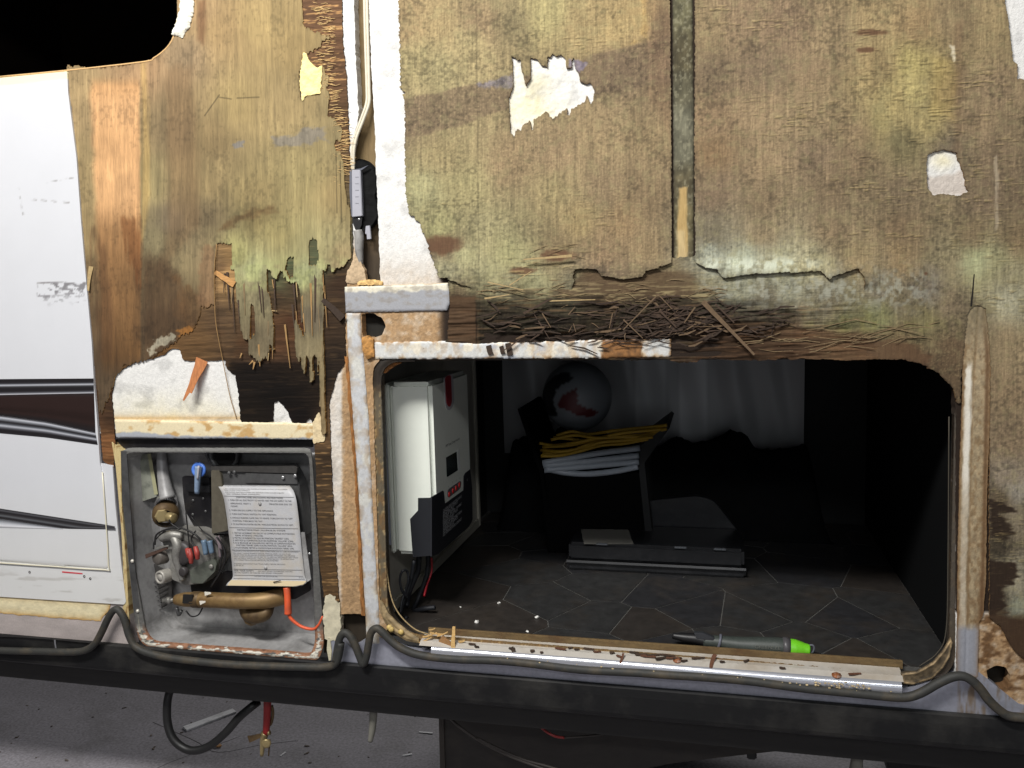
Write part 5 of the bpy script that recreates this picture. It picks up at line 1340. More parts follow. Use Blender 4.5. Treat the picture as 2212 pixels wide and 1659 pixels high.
lathe('valve_pot', JB((372, 880), .03), (-.3, -1, .1), [(0, .018), (.022, .018), (.026, .014), (.026, 0)], mat('drab_cap', S(92, 86, 80), rough=.55, grain=(100, 100, 100), gamt=.2), vb, seg=20)
prism('valve_lever', [JB(p, .002) for p in [(228, 870), (385, 812), (390, 830), (232, 900)]], (0, .004, 0), mat('rusty_lever', S(100, 78, 68), rough=.5, metal=.4), vb, bevel=.0008)
prism('valve_lever', [JB(p, .000) for p in [(300, 820), (395, 800), (397, 812), (302, 834)]], (0, .003, 0), M_cast, vb, bevel=.0006)
prism('valve_bracket', [JB(p, .004) for p in rpoly([(545, 990), (640, 930), (720, 895), (742, 930), (730, 990), (640, 1078), (560, 1075)], 8, 3)], (0, .012, 0), mat('greenish_zinc', S(116, 120, 110), rough=.35, metal=.5, grain=(60, 60, 60), gamt=.25, bump=(70, 70, 70), bstr=.3), vb, bevel=.002)
lathe('bracket_eye', JB((702, 955), .002), (0, -1, 0), [(0, .006), (.003, .005), (.0035, .002), (.0035, 0)], M_cast, vb, seg=12)
lathe('valve_stub', JB((515, 985), .004), (-.1, -1, 0), [(0, .012), (.010, .012), (.012, .009), (.012, 0)], mat('dark_coil'), vb, seg=18)
for i, (p, q) in enumerate([((545, 830), (560, 930)), ((590, 815), (605, 900)), ((530, 830), (545, 890))]):
    tube('red_connector', [JB(p, -.012), JB(((p[0] + q[0]) / 2 + 3, (p[1] + q[1]) / 2), -.018), JB(q, -.016)], [.0055, .0065, .005], mat('red_vinyl', S(158, 62, 54), rough=.5, grain=(120, 120, 120), gamt=.2), wh, seg=9)
for p, q in [((648, 765), (665, 870)), ((690, 770), (708, 860))]:
    tube('blue_connector', [JB(p, .0), JB(q, -.004)], [.007, .006], mat('slate_blue_vinyl', S(96, 116, 136), rough=.4, grain=(120, 120, 120), gamt=.2), wh, seg=9)
M_wire = mat('black_wire', S(30, 29, 29), rough=.5)
for P, r in [([(300, 800), (310, 730), (380, 690), (480, 680), (580, 720), (640, 780)], .0022), ([(520, 560), (535, 700), (548, 830)], .0016), ([(740, 740), (790, 820), (800, 900), (770, 990), (700, 1100)], .0022), ([(640, 700), (720, 760), (776, 860), (760, 980)], .002), ([(380, 690), (300, 770), (290, 830)], .0018),
             ([(520, 1270), (560, 1310), (610, 1300), (640, 1250)], .0018), ([(590, 700), (560, 760), (600, 830)], .002), ([(480, 690), (420, 650), (400, 620)], .002), ([(560, 600), (640, 700)], .0012)]:
    tube('wire', [JB(p, -.004 + .003 * (i % 2)) for i, p in enumerate(P)], r, M_wire, wh, seg=6)
tube('gas_line', [JB((745, 740), .004), JB((765, 800), .0), JB((770, 890), .002)], [.006, .0055, .005], mat('pinkish_hose', S(120, 108, 112), rough=.4), wh, seg=9)
# bits under the valve: louvres pressed in the tub
for i in range(7):
    a, b = (255 + i * 3, 1085 + i * 36), (400 - i * 2, 1025 + i * 36)
    p0 = JB(a, .052); p1 = JB(b, .058); up = np.array([0, 0, .004]); out = np.array([0, -.006, -.001])
    bm = bmesh.new(); q = [bm.verts.new(x) for x in (p0, p1, p1 + up + out, p0 + up + out, )]
    bm.faces.new(q); bmesh.ops.solidify(bm, geom=bm.faces[:], thickness=.0012)
    bm_link('louvre', bm, M_galv, wh)
prism('louvre_frame', [JB(p, .060) for p in [(236, 930), (262, 920), (420, 1010), (420, 1200), (280, 1320), (252, 1240)]], (0, .004, 0), mat('dark_lid'), wh)
prism('black_shield', [JB(p, .045) for p in rpoly([(550, 1060), (700, 1040), (800, 990), (1390, 1060), (1408, 1130), (1300, 1190), (560, 1150)], 10, 3)], (0, .01, 0), M_blkpaint, wh, bevel=.001)
lathe('gas_orifice', JB((360, 1200), .006), tuple(JB((470, 1190), .006) - JB((360, 1200), .006)), [(0, .0), (0, .006), (.012, .006), (.012, .009), (.022, .009), (.022, .005), (.035, .005)], M_cast, wh, seg=12)
bt = tube('burner_tube', [JB(p, y) for p, y in zip([(452, 1192), (520, 1190), (660, 1192), (850, 1200), (1000, 1202), (1110, 1190), (1220, 1160)], [.004, .002, 0, 0, .006, .018, .040])], [.0125, .0175, .0185, .0185, .019, .021, .022], M_brass, wh, seg=22)
prism('air_shutter_slot', [JB(p, -.0185) for p in [(500, 1156), (570, 1158), (566, 1222), (496, 1218)]], (0, .004, 0), mat('opening_black'), bt)  # near-black slab marks the slot
lathe('shutter_ring', JB((575, 1190), .001), tuple(JB((680, 1192), 0) - JB((575, 1190), .001)), [(0, .0188), (.001, .0196), (.020, .0196), (.0215, .0188)], M_brown, bt, seg=22)
for (a, b) in [((655, 1150), (700, 1145)), ((620, 1215), (660, 1205))]:
    sliver('lime_scale', *zJ([a, b]), 9, 3, -.0195, -.0195, mat('white_scale', S(226, 220, 206), rough=.7), bt, t=.001)
tube('burner_elbow', [JB(p, y) for p, y in zip([(930, 1230), (960, 1290), (1020, 1310), (1090, 1290), (1120, 1220)], [.02, .016, .014, .016, .03])], [.012, .016, .018, .016, .013], M_brown, wh, seg=14)
lathe('drain_plug', JB((1010, 1300), .03), (0, -1, -.1), [(0, .02), (.02, .02), (.024, .015), (.024, 0)], M_brown, wh, seg=8, smooth=False)
tube('clip_wire', [JB((455, 1250), .004), JB((470, 1300), .006), JB((490, 1270), .004)], .004, M_galvd, wh, seg=7)
M_or = mat('orange_silicone', S(222, 92, 52), rough=.45, grain=(80, 80, 80), gamt=.12, dirt=S(150, 80, 60), damt=.5, dscale=30)
tube('igniter_boot', [JB(p, y) for p, y in zip([(1243, 1105), (1247, 1160), (1250, 1230), (1252, 1295)], [.004, 0, -.004, -.006])], [.0085, .0078, .0082, .0088], M_or, wh, seg=12)
tube('igniter_lead', [JB(p, y) for p, y in zip([(1252, 1290), (1280, 1335), (1350, 1385), (1430, 1402), (1470, 1370), (1498, 1310)], [-.006, -.006, -.005, -.004, -.004, -.002])], [.0045, .004, .0036, .0036, .003, .0025], M_or, wh, seg=9)
lathe('tub_screw', JB((1405, 862), .0), (0, -1, 0), [(0, .003), (.0015, .0026), (.002, 0)], M_scr, wh, seg=10)

# ---------------------------------------------------------------- storage compartment
FZ = float(aty([(1457, 1398)], 0.045)[0][2])                      # floor height
sc_ = thing('storage_compartment', 'open black storage compartment with rounded door opening and metal sill', 'storage bay', (float(aty([(1440, 1400)])[0][0]), 0.03, FZ))
XL = float(aty([(806, 1000)], 0.06)[0][0]); XR = float(aty([(2075, 1000)], 0.06)[0][0]); ZT = float(aty([(1400, 765)], 0.05)[0][2]); YB = 1.10
M_dark = mat('dark_lining', S(22, 23, 24), rough=.7, grain=(30, 30, 30), gamt=.2)
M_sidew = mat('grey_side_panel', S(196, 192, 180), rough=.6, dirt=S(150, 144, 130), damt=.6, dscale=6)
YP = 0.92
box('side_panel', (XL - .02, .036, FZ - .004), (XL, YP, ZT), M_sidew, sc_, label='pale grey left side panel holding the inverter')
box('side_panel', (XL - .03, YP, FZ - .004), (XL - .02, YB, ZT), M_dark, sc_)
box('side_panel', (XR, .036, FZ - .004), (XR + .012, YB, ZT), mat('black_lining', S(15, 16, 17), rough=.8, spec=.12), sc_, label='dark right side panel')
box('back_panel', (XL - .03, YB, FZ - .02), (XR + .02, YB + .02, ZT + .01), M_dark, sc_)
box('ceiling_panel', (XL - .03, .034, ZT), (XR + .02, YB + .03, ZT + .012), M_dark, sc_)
# raised moulding along the edge of the side panel
box('panel_trim', (XL, YP - .02, FZ), (XL + .008, YP, ZT - .002), mat('pale_trim', S(186, 182, 168), rough=.5), sc_, bevel=.002)
box('panel_trim', (XL, .05, FZ), (XL + .008, YP - .022, FZ + .028), mat('pale_trim'), sc_, bevel=.002)
# white sheet hung at the back, softly folded
n, k = 90, 14
wp0 = atz([(1100, 760)], 0)  # unused guard for ordering
xa = float(aty([(1085, 850)], YB - .03)[0][0]); xb = float(aty([(1738, 850)], YB - .03)[0][0]); zb = float(aty([(1400, 985)], YB - .03)[0][2])
V = []; C = []
for j in range(k + 1):
    for i in range(n + 1):
        t = i / n; x = xa + (xb - xa) * t; z = zb + (ZT - .003 - zb) * j / k
        yy = YB - .02 - .012 * math.sin(t * 19) * (.6 + .4 * math.sin(t * 7)) - .004 * math.sin(t * 55 + j * .3)
        V.append((x, yy, z))
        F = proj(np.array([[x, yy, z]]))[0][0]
        b = .74 if 1375 < F < 1440 or 1470 < F < 1530 else (.36 if F < 1250 else .48)  # brighter and dimmer fold bands of light painted into the sheet's colour
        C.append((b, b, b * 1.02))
idx = np.arange((k + 1) * (n + 1)).reshape(k + 1, n + 1)
Q = np.stack([idx[:-1, :-1], idx[:-1, 1:], idx[1:, 1:], idx[1:, :-1]], -1).reshape(-1, 4)
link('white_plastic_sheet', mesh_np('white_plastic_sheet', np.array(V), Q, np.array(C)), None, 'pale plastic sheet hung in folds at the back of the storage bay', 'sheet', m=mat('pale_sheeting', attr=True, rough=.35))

# floor with irregular dark stone tiles
flr = thing('compartment_floor', 'dark irregular stone-look tile floor of the storage bay with pale joints', 'floor', ((XL + XR) / 2, .5, FZ), kind='structure')
box('joint_base', (XL - .02, .030, FZ - .014), (XR, YB, FZ - .0012), mat('pale_joint', S(84, 83, 80), rough=.8, grain=(90, 90, 90), gamt=.35), flr)
rs = random.Random(11)
seeds = []
SEEDS_F = [(985, 1290), (1075, 1335), (1130, 1225), (1190, 1300), (1290, 1330), (1245, 1400), (1310, 1270), (1395, 1345), (1420, 1285), (1500, 1320), (1480, 1400), (1620, 1330), (1580, 1390), (1740, 1380), (1700, 1310), (1830, 1340), (1860, 1420), (1960, 1400), (1950, 1320)]
for p in SEEDS_F:
    q = atz([p], FZ)[0]; seeds.append((q[0], q[1]))
yback = max(s[1] for s in seeds)
gy = yback + .11
while gy < YB + .1:
    gx = XL - .1
    while gx < XR + .15:
        seeds.append((gx + rs.uniform(-.06, .06), gy + rs.uniform(-.05, .05))); gx += .19
    gy += .15
M_tile = [mat('slate_tile_%s' % nm, S(*c), rough=.5, dirt=S(56, 50, 44), damt=.7, dscale=7, grain=(30, 30, 30), gamt=.35, bump=(60, 60, 60), bstr=.12) for nm, c in (('grey', (46, 46, 46)), ('brown', (48, 44, 41)), ('dark', (41, 41, 43)))]
REG = [(XL - .005, .034), (XR - .001, .034), (XR - .001, YB - .002), (XL - .005, YB - .002)]


def clip(poly, a, b, c):
    out = []
    for i in range(len(poly)):
        p, q = poly[i], poly[(i + 1) % len(poly)]
        fp = a * p[0] + b * p[1] - c; fq = a * q[0] + b * q[1] - c
        if fp <= 0: out.append(p)
        if fp * fq < 0:
            t = fp / (fp - fq); out.append((p[0] + (q[0] - p[0]) * t, p[1] + (q[1] - p[1]) * t))
    return out


for i, s in enumerate(seeds):
    P = REG
    for j, o in enumerate(seeds):
        if i == j: continue
        a, b = o[0] - s[0], o[1] - s[1]; L = math.hypot(a, b)
        if L > 1.0: continue
        a /= L; b /= L
        P = clip(P, a, b, a * s[0] + b * s[1] + L / 2 - .0014)
        if len(P) < 3: break
    if len(P) < 3: continue
    prism('tile', [(x, y, FZ + rs.uniform(-.0002, .0002)) for x, y in P], (0, 0, -.0035), rs.choice(M_tile), flr, bevel=.0004)

# door frame: a metal liner round the opening, lip outside, sleeve inwards
CF = rpoly([(803, 763), (2084, 759), (2066, 1482), (821, 1384)], [70, 125, 95, 95], 10)
CFa = np.array(CF); cc = CFa.mean(0)


def inset(P, a):
    P = np.asarray(P); n = len(P); out = []
    for i in range(n):
        t = P[(i + 1) % n] - P[i - 1]; t = t / (np.linalg.norm(t) + 1e-9)
        nr = np.array([-t[1], t[0]])
        out.append(P[i] + nr * a)
    return np.array(out)


sg = 1 if np.linalg.norm(inset(CFa, 5).mean(0) - cc) >= 0 and abs(sdf_poly(*inset(CFa, 5)[:1].T, CF)[0]) and sdf_poly(*inset(CFa, 5)[:1].T, CF)[0] > 0 else -1


def dark_frame(X, Y, d):
    c = np.tile(np.array([98, 88, 70]) / 255., (X.size, 1))
    rst = sst(-.1, .4, fbm(X / 12, Y / 20, 4, 200))
    w = (rst * .6)[:, None]
    c = c * (1 - w) + w * np.array([126, 92, 54]) / 255
    low = sst(1330, 1372, Y)
    w = (low * .6)[:, None]
    c = c * (1 - w) + w * np.array([128, 98, 58]) / 255
    n = sst(.1, .4, fbm(X / 5, Y / 7, 3, 201)) * np.exp(-((d - 3) / 3) ** 2)
    w = (n * .7)[:, None]
    c = c * (1 - w) + w * np.array([186, 160, 112]) / 255
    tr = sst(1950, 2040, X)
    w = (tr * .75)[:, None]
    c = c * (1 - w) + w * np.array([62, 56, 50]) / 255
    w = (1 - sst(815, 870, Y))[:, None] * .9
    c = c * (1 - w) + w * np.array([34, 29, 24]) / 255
    return lin(np.clip(c, 0, 1))


frame_in = inset(CFa, 18 * sg)
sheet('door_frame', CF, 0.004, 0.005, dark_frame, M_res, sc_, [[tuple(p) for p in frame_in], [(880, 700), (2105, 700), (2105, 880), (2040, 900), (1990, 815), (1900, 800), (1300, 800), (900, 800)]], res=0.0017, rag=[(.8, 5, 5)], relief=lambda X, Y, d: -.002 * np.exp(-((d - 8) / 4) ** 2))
mid_in = inset(CFa, 16 * sg)
L0 = aty(inset(CFa, 4 * sg), .008); L1 = aty(mid_in, .010); L2 = L1.copy(); L2[:, 1] = .036
loft('frame_sleeve', [L0, L1, L2], mat('dark_sleeve', S(56, 49, 40), rough=.65, dirt=S(84, 64, 40), damt=.6, dscale=14, grain=(60, 60, 60), gamt=.25), sc_, cap1=False, smooth=True)
# dark opening corner above the inverter: closes the gap between frame and wall
tube('lip_bead', aty([(820, 850), (824, 1000), (832, 1180), (841, 1270), (858, 1320), (893, 1357), (930, 1372)], .010), .0016, mat('beige_grit', S(168, 146, 106), rough=.9, grain=(400, 400, 400), gamt=.5), sc_, seg=6)
tube('lip_bead', aty([(2050, 900), (2048, 1200), (2044, 1360), (2025, 1410), (1985, 1440)], .014), .0012, mat('frame_dirt', S(70, 64, 54), rough=.8), sc_, seg=6)
sheet('corner_insulation', zL([(75, 62), (240, 55), (390, 60), (300, 110), (240, 150), (190, 200), (150, 190), (110, 110)]), .012, .01, lambda X, Y, d: lin((np.array([150, 100, 56]) / 255) * (1 + .5 * fbm(X / 5, Y / 5, 4, 210))[:, None]), M_foam, sc_, res=.0015, rag=[(2, 5, 5)])
# broken bent strip at the frame's lower corners
sheet('corner_strip', zI([(1540, 930), (1552, 960), (1535, 1040), (1500, 1100), (1440, 1160), (1330, 1195), (1275, 1190), (1262, 1130), (1350, 1120), (1440, 1070), (1500, 1000)]), -0.004, .003, lambda X, Y, d: lin((np.array([86, 74, 56]) / 255) * (1 + .6 * fbm(X / 10, Y / 8, 4, 202))[:, None] * (1 + 1.0 * np.exp(-((d - 3) / 1.5) ** 2))[:, None]), M_res, sc_, res=.0018, relief=lambda X, Y, d: -.0012 * np.exp(-((d - 4) / 3) ** 2))
sheet('corner_strip', zF([(282, 720), (300, 740), (330, 800), (380, 850), (430, 890), (500, 935), (500, 962), (430, 950), (360, 905), (310, 850), (284, 790)]), -0.004, .003, lambda X, Y, d: lin((np.array([150, 130, 96]) / 255) * (1 + .35 * fbm(X / 10, Y / 8, 4, 203))[:, None]), M_res, sc_, res=.0018, relief=lambda X, Y, d: -.003 * np.exp(-((d - 6) / 4) ** 2))
for p in [(345, 885), (400, 900), (335, 875)]:
    q = aty(zF([p]), -.008)[0]
    lathe('glue_blob', q, (.2, -1, .1), [(0, .006), (.002, .007), (.004, .004), (.0045, 0)], mat('amber_glue', S(206, 178, 110), rough=.4, grain=(200, 200, 200), gamt=.3), sc_, seg=9)
# sill: brown inner lip, pale shelf, bright rounded nose, grey-blue face
M_sill = mat('sill_aluminium', S(206, 200, 190), rough=.3, metal=.25, spec=.6, dirt=S(160, 140, 112), damt=.45, dscale=8, grain=(60, 60, 60), gamt=.08)
M_nose = mat('polished_aluminium', S(206, 208, 216), rough=.22, metal=.65, grain=(14, 200, 200), gamt=.06)
a0 = aty([(905, 1389)], -.018)[0]; a1 = aty([(1952, 1474)], -.018)[0]
zs = float((a0[2] + a1[2]) / 2); xs0, xs1 = float(a0[0]), float(a1[0])
ztop = float(aty([(1457, 1409)], .018)[0][2]); zlip = float(aty([(1457, 1394)], .024)[0][2]); znose = float(aty([(1457, 1441)], -.022)[0][2]); zbot = float(aty([(1457, 1462)], -.024)[0][2])
prof_shelf = [(.022, ztop), (-.006, (ztop + znose) / 2 + .003), (-.018, znose + .0035)]
NR = .015
prof_nose = [(-.018 - NR * (math.sin(a) - math.sin(.5)), znose + .0035 + NR * (math.cos(a) - math.cos(.5))) for a in np.linspace(.5, 1.45, 12)]
prof_nose += [(prof_nose[-1][0] - .0006, zbot), (-.012, zbot - .004)]


def extr(name, prof, x0, x1, m, parent, n=1, t=0.002, smooth=False, slope=0.0, **kw):
    bm = bmesh.new(); rows = []
    for i in range(n + 1):
        x = x0 + (x1 - x0) * i / n
        rows.append([bm.verts.new((x, y, z)) for y, z in prof])
    for A, B in zip(rows, rows[1:]):
        for k in range(len(prof) - 1): bm.faces.new([A[k], A[k + 1], B[k + 1], B[k]])
    bmesh.ops.recalc_face_normals(bm, faces=bm.faces)
    if t: bmesh.ops.solidify(bm, geom=bm.faces[:], thickness=t)
    return bm_link(name, bm, m, parent, smooth, **kw)


extr('sill_shelf', prof_shelf, xs0, xs1, M_sill, sc_, t=.0015)
extr('sill_nose', prof_nose, xs0 + .03, xs1 - .004, M_nose, sc_, t=0, smooth=True)
xl0 = float(aty([(925, 1357)], .024)[0][0]); xl1 = float(aty([(1950, 1438)], .024)[0][0])
extr('sill_lip', [(.036, zlip - .002), (.028, zlip), (.024, zlip - .001), (.0235, ztop - .003)], xl0, xl1, mat('rusty_lip', S(108, 88, 56), rough=.75, dirt=S(80, 54, 30), damt=.8, dscale=10, grain=(80, 80, 200), gamt=.3), sc_, t=0)

# ---------------------------------------------------------------- chips and splinters lying on the sill
def sill_pt(p): return aty([p], -.004)[0]


def sill_z(y): return float(np.interp(y, [-.018, -.006, .022], [znose + .0035, (ztop + znose) / 2 + .003, ztop])) + .0006


CH = [(1150, 1408, 8, 5), (1106, 1403, 12, 3), (1170, 1412, 6, 3), (1211, 1404, 22, 3, .35), (1232, 1402, 9, 2, -.6), (1246, 1405, 10, 2, -.2), (1272, 1404, 20, 3, .3), (1290, 1410, 14, 2, -.3), (1322, 1412, 9, 4), (1370, 1412, 18, 3, .3), (1385, 1416, 22, 3, -.4),
      (1400, 1420, 28, 4, .15), (1415, 1417, 30, 3, -.5), (1430, 1424, 26, 4, -.65), (1444, 1418, 24, 3, .2), (1452, 1424, 22, 3, -.3), (1463, 1424, 16, 3, -.6), (1478, 1430, 12, 3, -.5), (1508, 1424, 24, 3, -.45), (1338, 1420, 12, 3, .9), (1020, 1394, 14, 3, .1), (1030, 1399, 9, 3, .4),
      (1612, 1430, 12, 3, -1.2), (1846, 1458, 22, 3, -.45), (1690, 1445, 10, 3, .2), (1560, 1432, 9, 3, 0)]
CHL = {0: 'small brown chip on the sill, second right of the upright splinter', 1: 'thin brown splinter on the sill, nearest right of the upright splinter', 2: 'tiny dark chip on the sill just right of the small brown chip', 3: 'lone slanted dark splinter on the left third of the sill',
       4: 'short tilted dark splinter just right of the lone slanted one', 5: 'short flat splinter left of the long slanted one on the sill', 6: 'long slanted splinter left of the heap on the sill', 7: 'short dark splinter under the brown lip, left of the heap', 8: 'stubby red-brown chip under the brown lip, left of the heap',
       19: 'short steep splinter close to the bright sill nose', 20: 'brown sliver among the shavings at the left end of the sill', 21: 'dark sliver in front of the shavings at the left end of the sill', 18: 'straight dark splinter alone right of the heap',
       22: 'upright dark splinter hanging off the brown lip above the sill', 23: 'long brown splinter right of the right rusty bolt', 24: 'small brown speck of wood midway between tool end and right bolt', 25: 'small dark chip right of the draped brown sliver'}
chipm = [W_brown, W_dark, W_brown, mat('red_brown_chip', S(98, 64, 46), rough=.9, grain=(200, 200, 200), gamt=.3)]
words = ['tiny dark', 'flat brown', 'thin', 'reddish', 'curled', 'short dark', 'narrow brown']
for i, ch in enumerate(CH):
    x, y, L, w = ch[:4]; ang = ch[4] if len(ch) > 4 else random.uniform(-.6, .6)
    q = sill_pt((x, y)); yq = min(max(q[1], -.017), .018)
    # lay it on the sloped shelf: shift in depth until it projects to the measured row
    best = min(np.linspace(-.016, .018, 35), key=lambda yy: abs(proj(np.array([[aty([(x, y)], yy)[0][0], yy, sill_z(yy)]]))[1][0] - y))
    xx = aty([(x, y)], best)[0][0]; Ls = L * .0012; ws = w * .0021
    R = Matrix.Rotation(-ang * .6, 3, 'Z')
    bm = bmesh.new()
    c = Vector((xx, best, sill_z(best) + .0012))
    pr = [(-.5, -.35), (-.2, -.5), (.5, -.25), (.45, .3), (.05, .5), (-.45, .35)]
    vs = [bm.verts.new(c + R @ Vector((a * Ls, b * ws, (a * a) * .003))) for a, b in pr]
    f = bm.faces.new(vs); r = bmesh.ops.extrude_face_region(bm, geom=[f])
    bmesh.ops.translate(bm, verts=[g for g in r['geom'] if isinstance(g, bmesh.types.BMVert)], vec=(0, 0, .0022))
    if i in CHL: bm_link('wood_chip', bm, chipm[i % 4], None, False, label=CHL[i], cat='wood chip', group='small splinters on the sill')
    else: bm_link('wood_chip', bm, chipm[i % 4], None, False, label='thin brown splinter in the tangled heap midway along the sill', cat='wood chip', group='heap of splinters on the sill')
# the big upright splinter and pale shavings at the left end
def free_sliver(name, P, w0, w1, y0, y1, m, lab, cat='wood chip', t=.003, bend=0, group=None):
    return sliver(name, P[0], P[1], w0, w1, y0, y1, m, None, t=t, bend=bend, label=lab, cat=cat, group=group)


W_shav = mat('pale_shaving', S(206, 168, 108), rough=.85, grain=(120, 120, 300), gamt=.3)
free_sliver('wood_splinter', zF([(694, 872), (688, 990)]), 6, 9, -.010, -.018, W_shav, 'upright pale splinter standing at the left end of the sill')
free_sliver('wood_splinter', zF([(620, 935), (690, 985)]), 16, 10, -.006, -.016, mat('tan_chunk', S(150, 112, 72), rough=.9, grain=(120, 120, 120), gamt=.3), 'tan torn wood chunk beside the upright splinter')
for a, b, w, l in [((520, 930), (600, 905), 6, 'long pale shaving in the left heap, uppermost'), ((500, 960), (570, 930), 5, 'pale shaving at the far left of the heap'), ((560, 905), (640, 915), 7, 'curved pale shaving near the upright splinter'), ((600, 925), (660, 900), 6, 'short pale shaving leaning toward the upright splinter'), ((720, 955), (755, 948), 9, 'small golden flake right of the upright splinter'), ((555, 890), (590, 880), 5, 'small amber crumb on the frame corner')]:
    free_sliver('wood_shaving', zF([a, b]), w * .5, w * .35, -.008, -.006, W_shav, l, t=.002, bend=1, group='pale shavings at the sill end')
free_sliver('wood_splinter', zP([(712, 500), (655, 670)]), 9, 8, .004, -.020, mat('red_brown_chip'), 'flat brown sliver draped over the sill nose', t=.0016, bend=2)
free_sliver('wood_splinter', zF([(1640, 1020), (1622, 1075)]), 4, 6, -.012, -.023, mat('red_brown_chip'), 'reddish splinter hanging on the sill edge', t=.0016)
free_sliver('wood_splinter', zF([(1015, 985), (1028, 1010)]), 7, 8, -.012, -.019, W_dark, 'dark curled chip on the sill edge', t=.002)
for p, l in [((1807, 1458), 'rusty bolt head on the right part of the sill'), ((1458 + 5, 1425), 'rusty bolt head among splinters on the sill')]:
    best = min(np.linspace(-.016, .018, 35), key=lambda yy: abs(proj(np.array([[aty([p], yy)[0][0], yy, sill_z(yy)]]))[1][0] - p[1]))
    q = np.array([aty([p], best)[0][0], best, sill_z(best)])
    lathe('bolt_head', q, (0, -.3, 1), [(0, .0095), (.0006, .0095), (.0012, .0062), (.003, .0058), (.004, .004), (.004, 0)], mat('rusty_bolt', S(140, 84, 46), rough=.6, metal=.3, dirt=S(200, 190, 180), damt=.6, dscale=120), None, seg=12, label=l, cat='bolt')
bmw = bmesh.new()
for i in range(70):
    if i < 40: p = (random.uniform(1030, 1960), 0); yy = 1418 + .083 * (p[0] - 1000) + random.gauss(0, 3); dp = -.030
    else: p = (random.uniform(1760, 1880), 0); yy = 1479 + .07 * (p[0] - 1800) + random.gauss(0, 3); dp = -.030
    r = random.uniform(.0012, .0034)
    q = aty([(p[0], yy)], dp)[0]
    m4 = Matrix.Translation(q) @ Matrix.Rotation(random.uniform(0, 3), 4, 'X') @ Matrix.Diagonal((r, r * .7, r * .5, 1))
    bmesh.ops.create_icosphere(bmw, subdivisions=1, radius=1, matrix=m4)
bm_link('crumbs', bmw, mat('pale_crumbs', S(190, 170, 130), rough=.9, grain=(90, 90, 90), gamt=.6), None, False, label='crumbs of foam and wood caught along the rubber cord', cat='crumbs', kind='stuff')
for p, l, s in [((1160, 1335), 'largest white foam crumb on the tile floor', 5), ((1078, 1304), 'white foam crumb on the tile floor, farther in', 4), ((1030, 1345), 'flat white flake at the left of the tile floor', 6), ((1139, 1366), 'white crumb close to the sill', 3.5), ((995, 1313), 'tiny white crumb near the cable ends', 2.5)]:
    q = atz([p], FZ)[0]; bm = bmesh.new()
    m4 = Matrix.Translation(q + np.array([0, 0, .002])) @ Matrix.Rotation(random.uniform(0, 3), 4, 'Z') @ Matrix.Diagonal((s * .0012, s * .0008, s * .0006, 1))
    bmesh.ops.create_icosphere(bm, subdivisions=2, radius=1, matrix=m4)
    for v in bm.verts: v.co += Vector((random.uniform(-1, 1), random.uniform(-1, 1), random.uniform(-1, 1))) * s * .0002
    bm_link('foam_crumb', bm, mat('foam_white', S(232, 230, 224), rough=.8), None, False, label=l, cat='foam crumb', group='foam crumbs on the compartment floor')

# ---------------------------------------------------------------- inverter on the left side panel
YI = 0.10
xf = float(aty([(937, 1000)], YI)[0][0]); xb0 = float(aty([(846, 1000)], YI)[0][0])
zt = float(aty([(900, 826)], YI)[0][2]); zb_ = float(aty([(900, 1200)], YI)[0][2])
yfar = YI + .30
for yy in np.linspace(YI + .1, YI + .6, 200):
    if proj(np.array([[xf, yy, (zt + zb_) / 2]]))[0][0] > 1016: yfar = float(yy); break
inv = thing('power_inverter', 'white wall-mounted solar power inverter with red badge, small screen and black terminal cover', 'inverter', (xf, (YI + yfar) / 2, zb_))
M_iw = mat('warm_white_enamel', S(232, 236, 225), rough=.38, grain=(50, 50, 50), gamt=.02)
M_ib = mat('blue_grey_enamel', S(176, 182, 200), rough=.5, grain=(60, 60, 60), gamt=.03)
M_blkm = mat('matt_black_cover', S(28, 30, 35), rough=.55, grain=(90, 90, 90), gamt=.1)
box('case', (xb0, YI, zb_), (xf, yfar, zt), M_iw, inv, bevel=.010, smooth=False)
box('case_rim', (xb0 - .012, YI + .002, zb_ + .002), (xb0 - .001, yfar - .002, zt - .002), M_iw, inv, bevel=.004)
box('back_shell', (XL + .002, YI + .012, zb_ + .018), (xb0 - .012, yfar - .012, zt - .012), M_ib, inv, bevel=.003)
ov = .0014
# terminal cover wraps the near side and the front
prism('terminal_cover', aty(zM([(600, 425), (745, 422), (800, 410), (800, 1150), (535, 1172), (500, 690), (600, 582)]), YI - ov), (0, ov + .002, 0), M_blkm, inv, bevel=.0006)
fc = zM([(775, 412), (920, 330), (930, 345), (945, 495), (1175, 330), (1180, 150), (1200, 110), (1262, 62), (1285, 300), (1290, 690), (1275, 735), (1240, 790), (860, 1130), (775, 1160)])
cover = prism('terminal_cover', atx(fc, xf + ov), (-.003, 0, 0), M_blkm, inv, bevel=.0006)
uX = np.array([0, 1.0, 0]); vZ = np.array([0, 0, 1.0])
M_wht = mat('white_print', S(196, 198, 200), rough=.6)
rows = ['CAUTION  RISK OF ELECTRIC SHOCK', 'DISCONNECT ALL SOURCES', 'BEFORE SERVICING', 'AC INPUT   BATTERY   PV INPUT', 'RISQUE DE CHOC ELECTRIQUE', 'DEBRANCHER TOUTES LES SOURCES', 'AVANT ENTRETIEN', 'WARNING HOT SURFACES', 'DO NOT TOUCH', 'HOT SURFACES AVOID CONTACT']
for i, s in enumerate(rows):
    a = atx(zM([(915, 605 + i * 34)]), xf + ov)[0]; b = atx(zM([(1150 - (i % 3) * 50, 440 + i * 34 + (i % 3) * 36)]), xf + ov)[0]
    text_part('lettering', s, (a[0], a[1], a[2]), uX, vZ, .0065, (b[1] - a[1]), M_wht, cover)
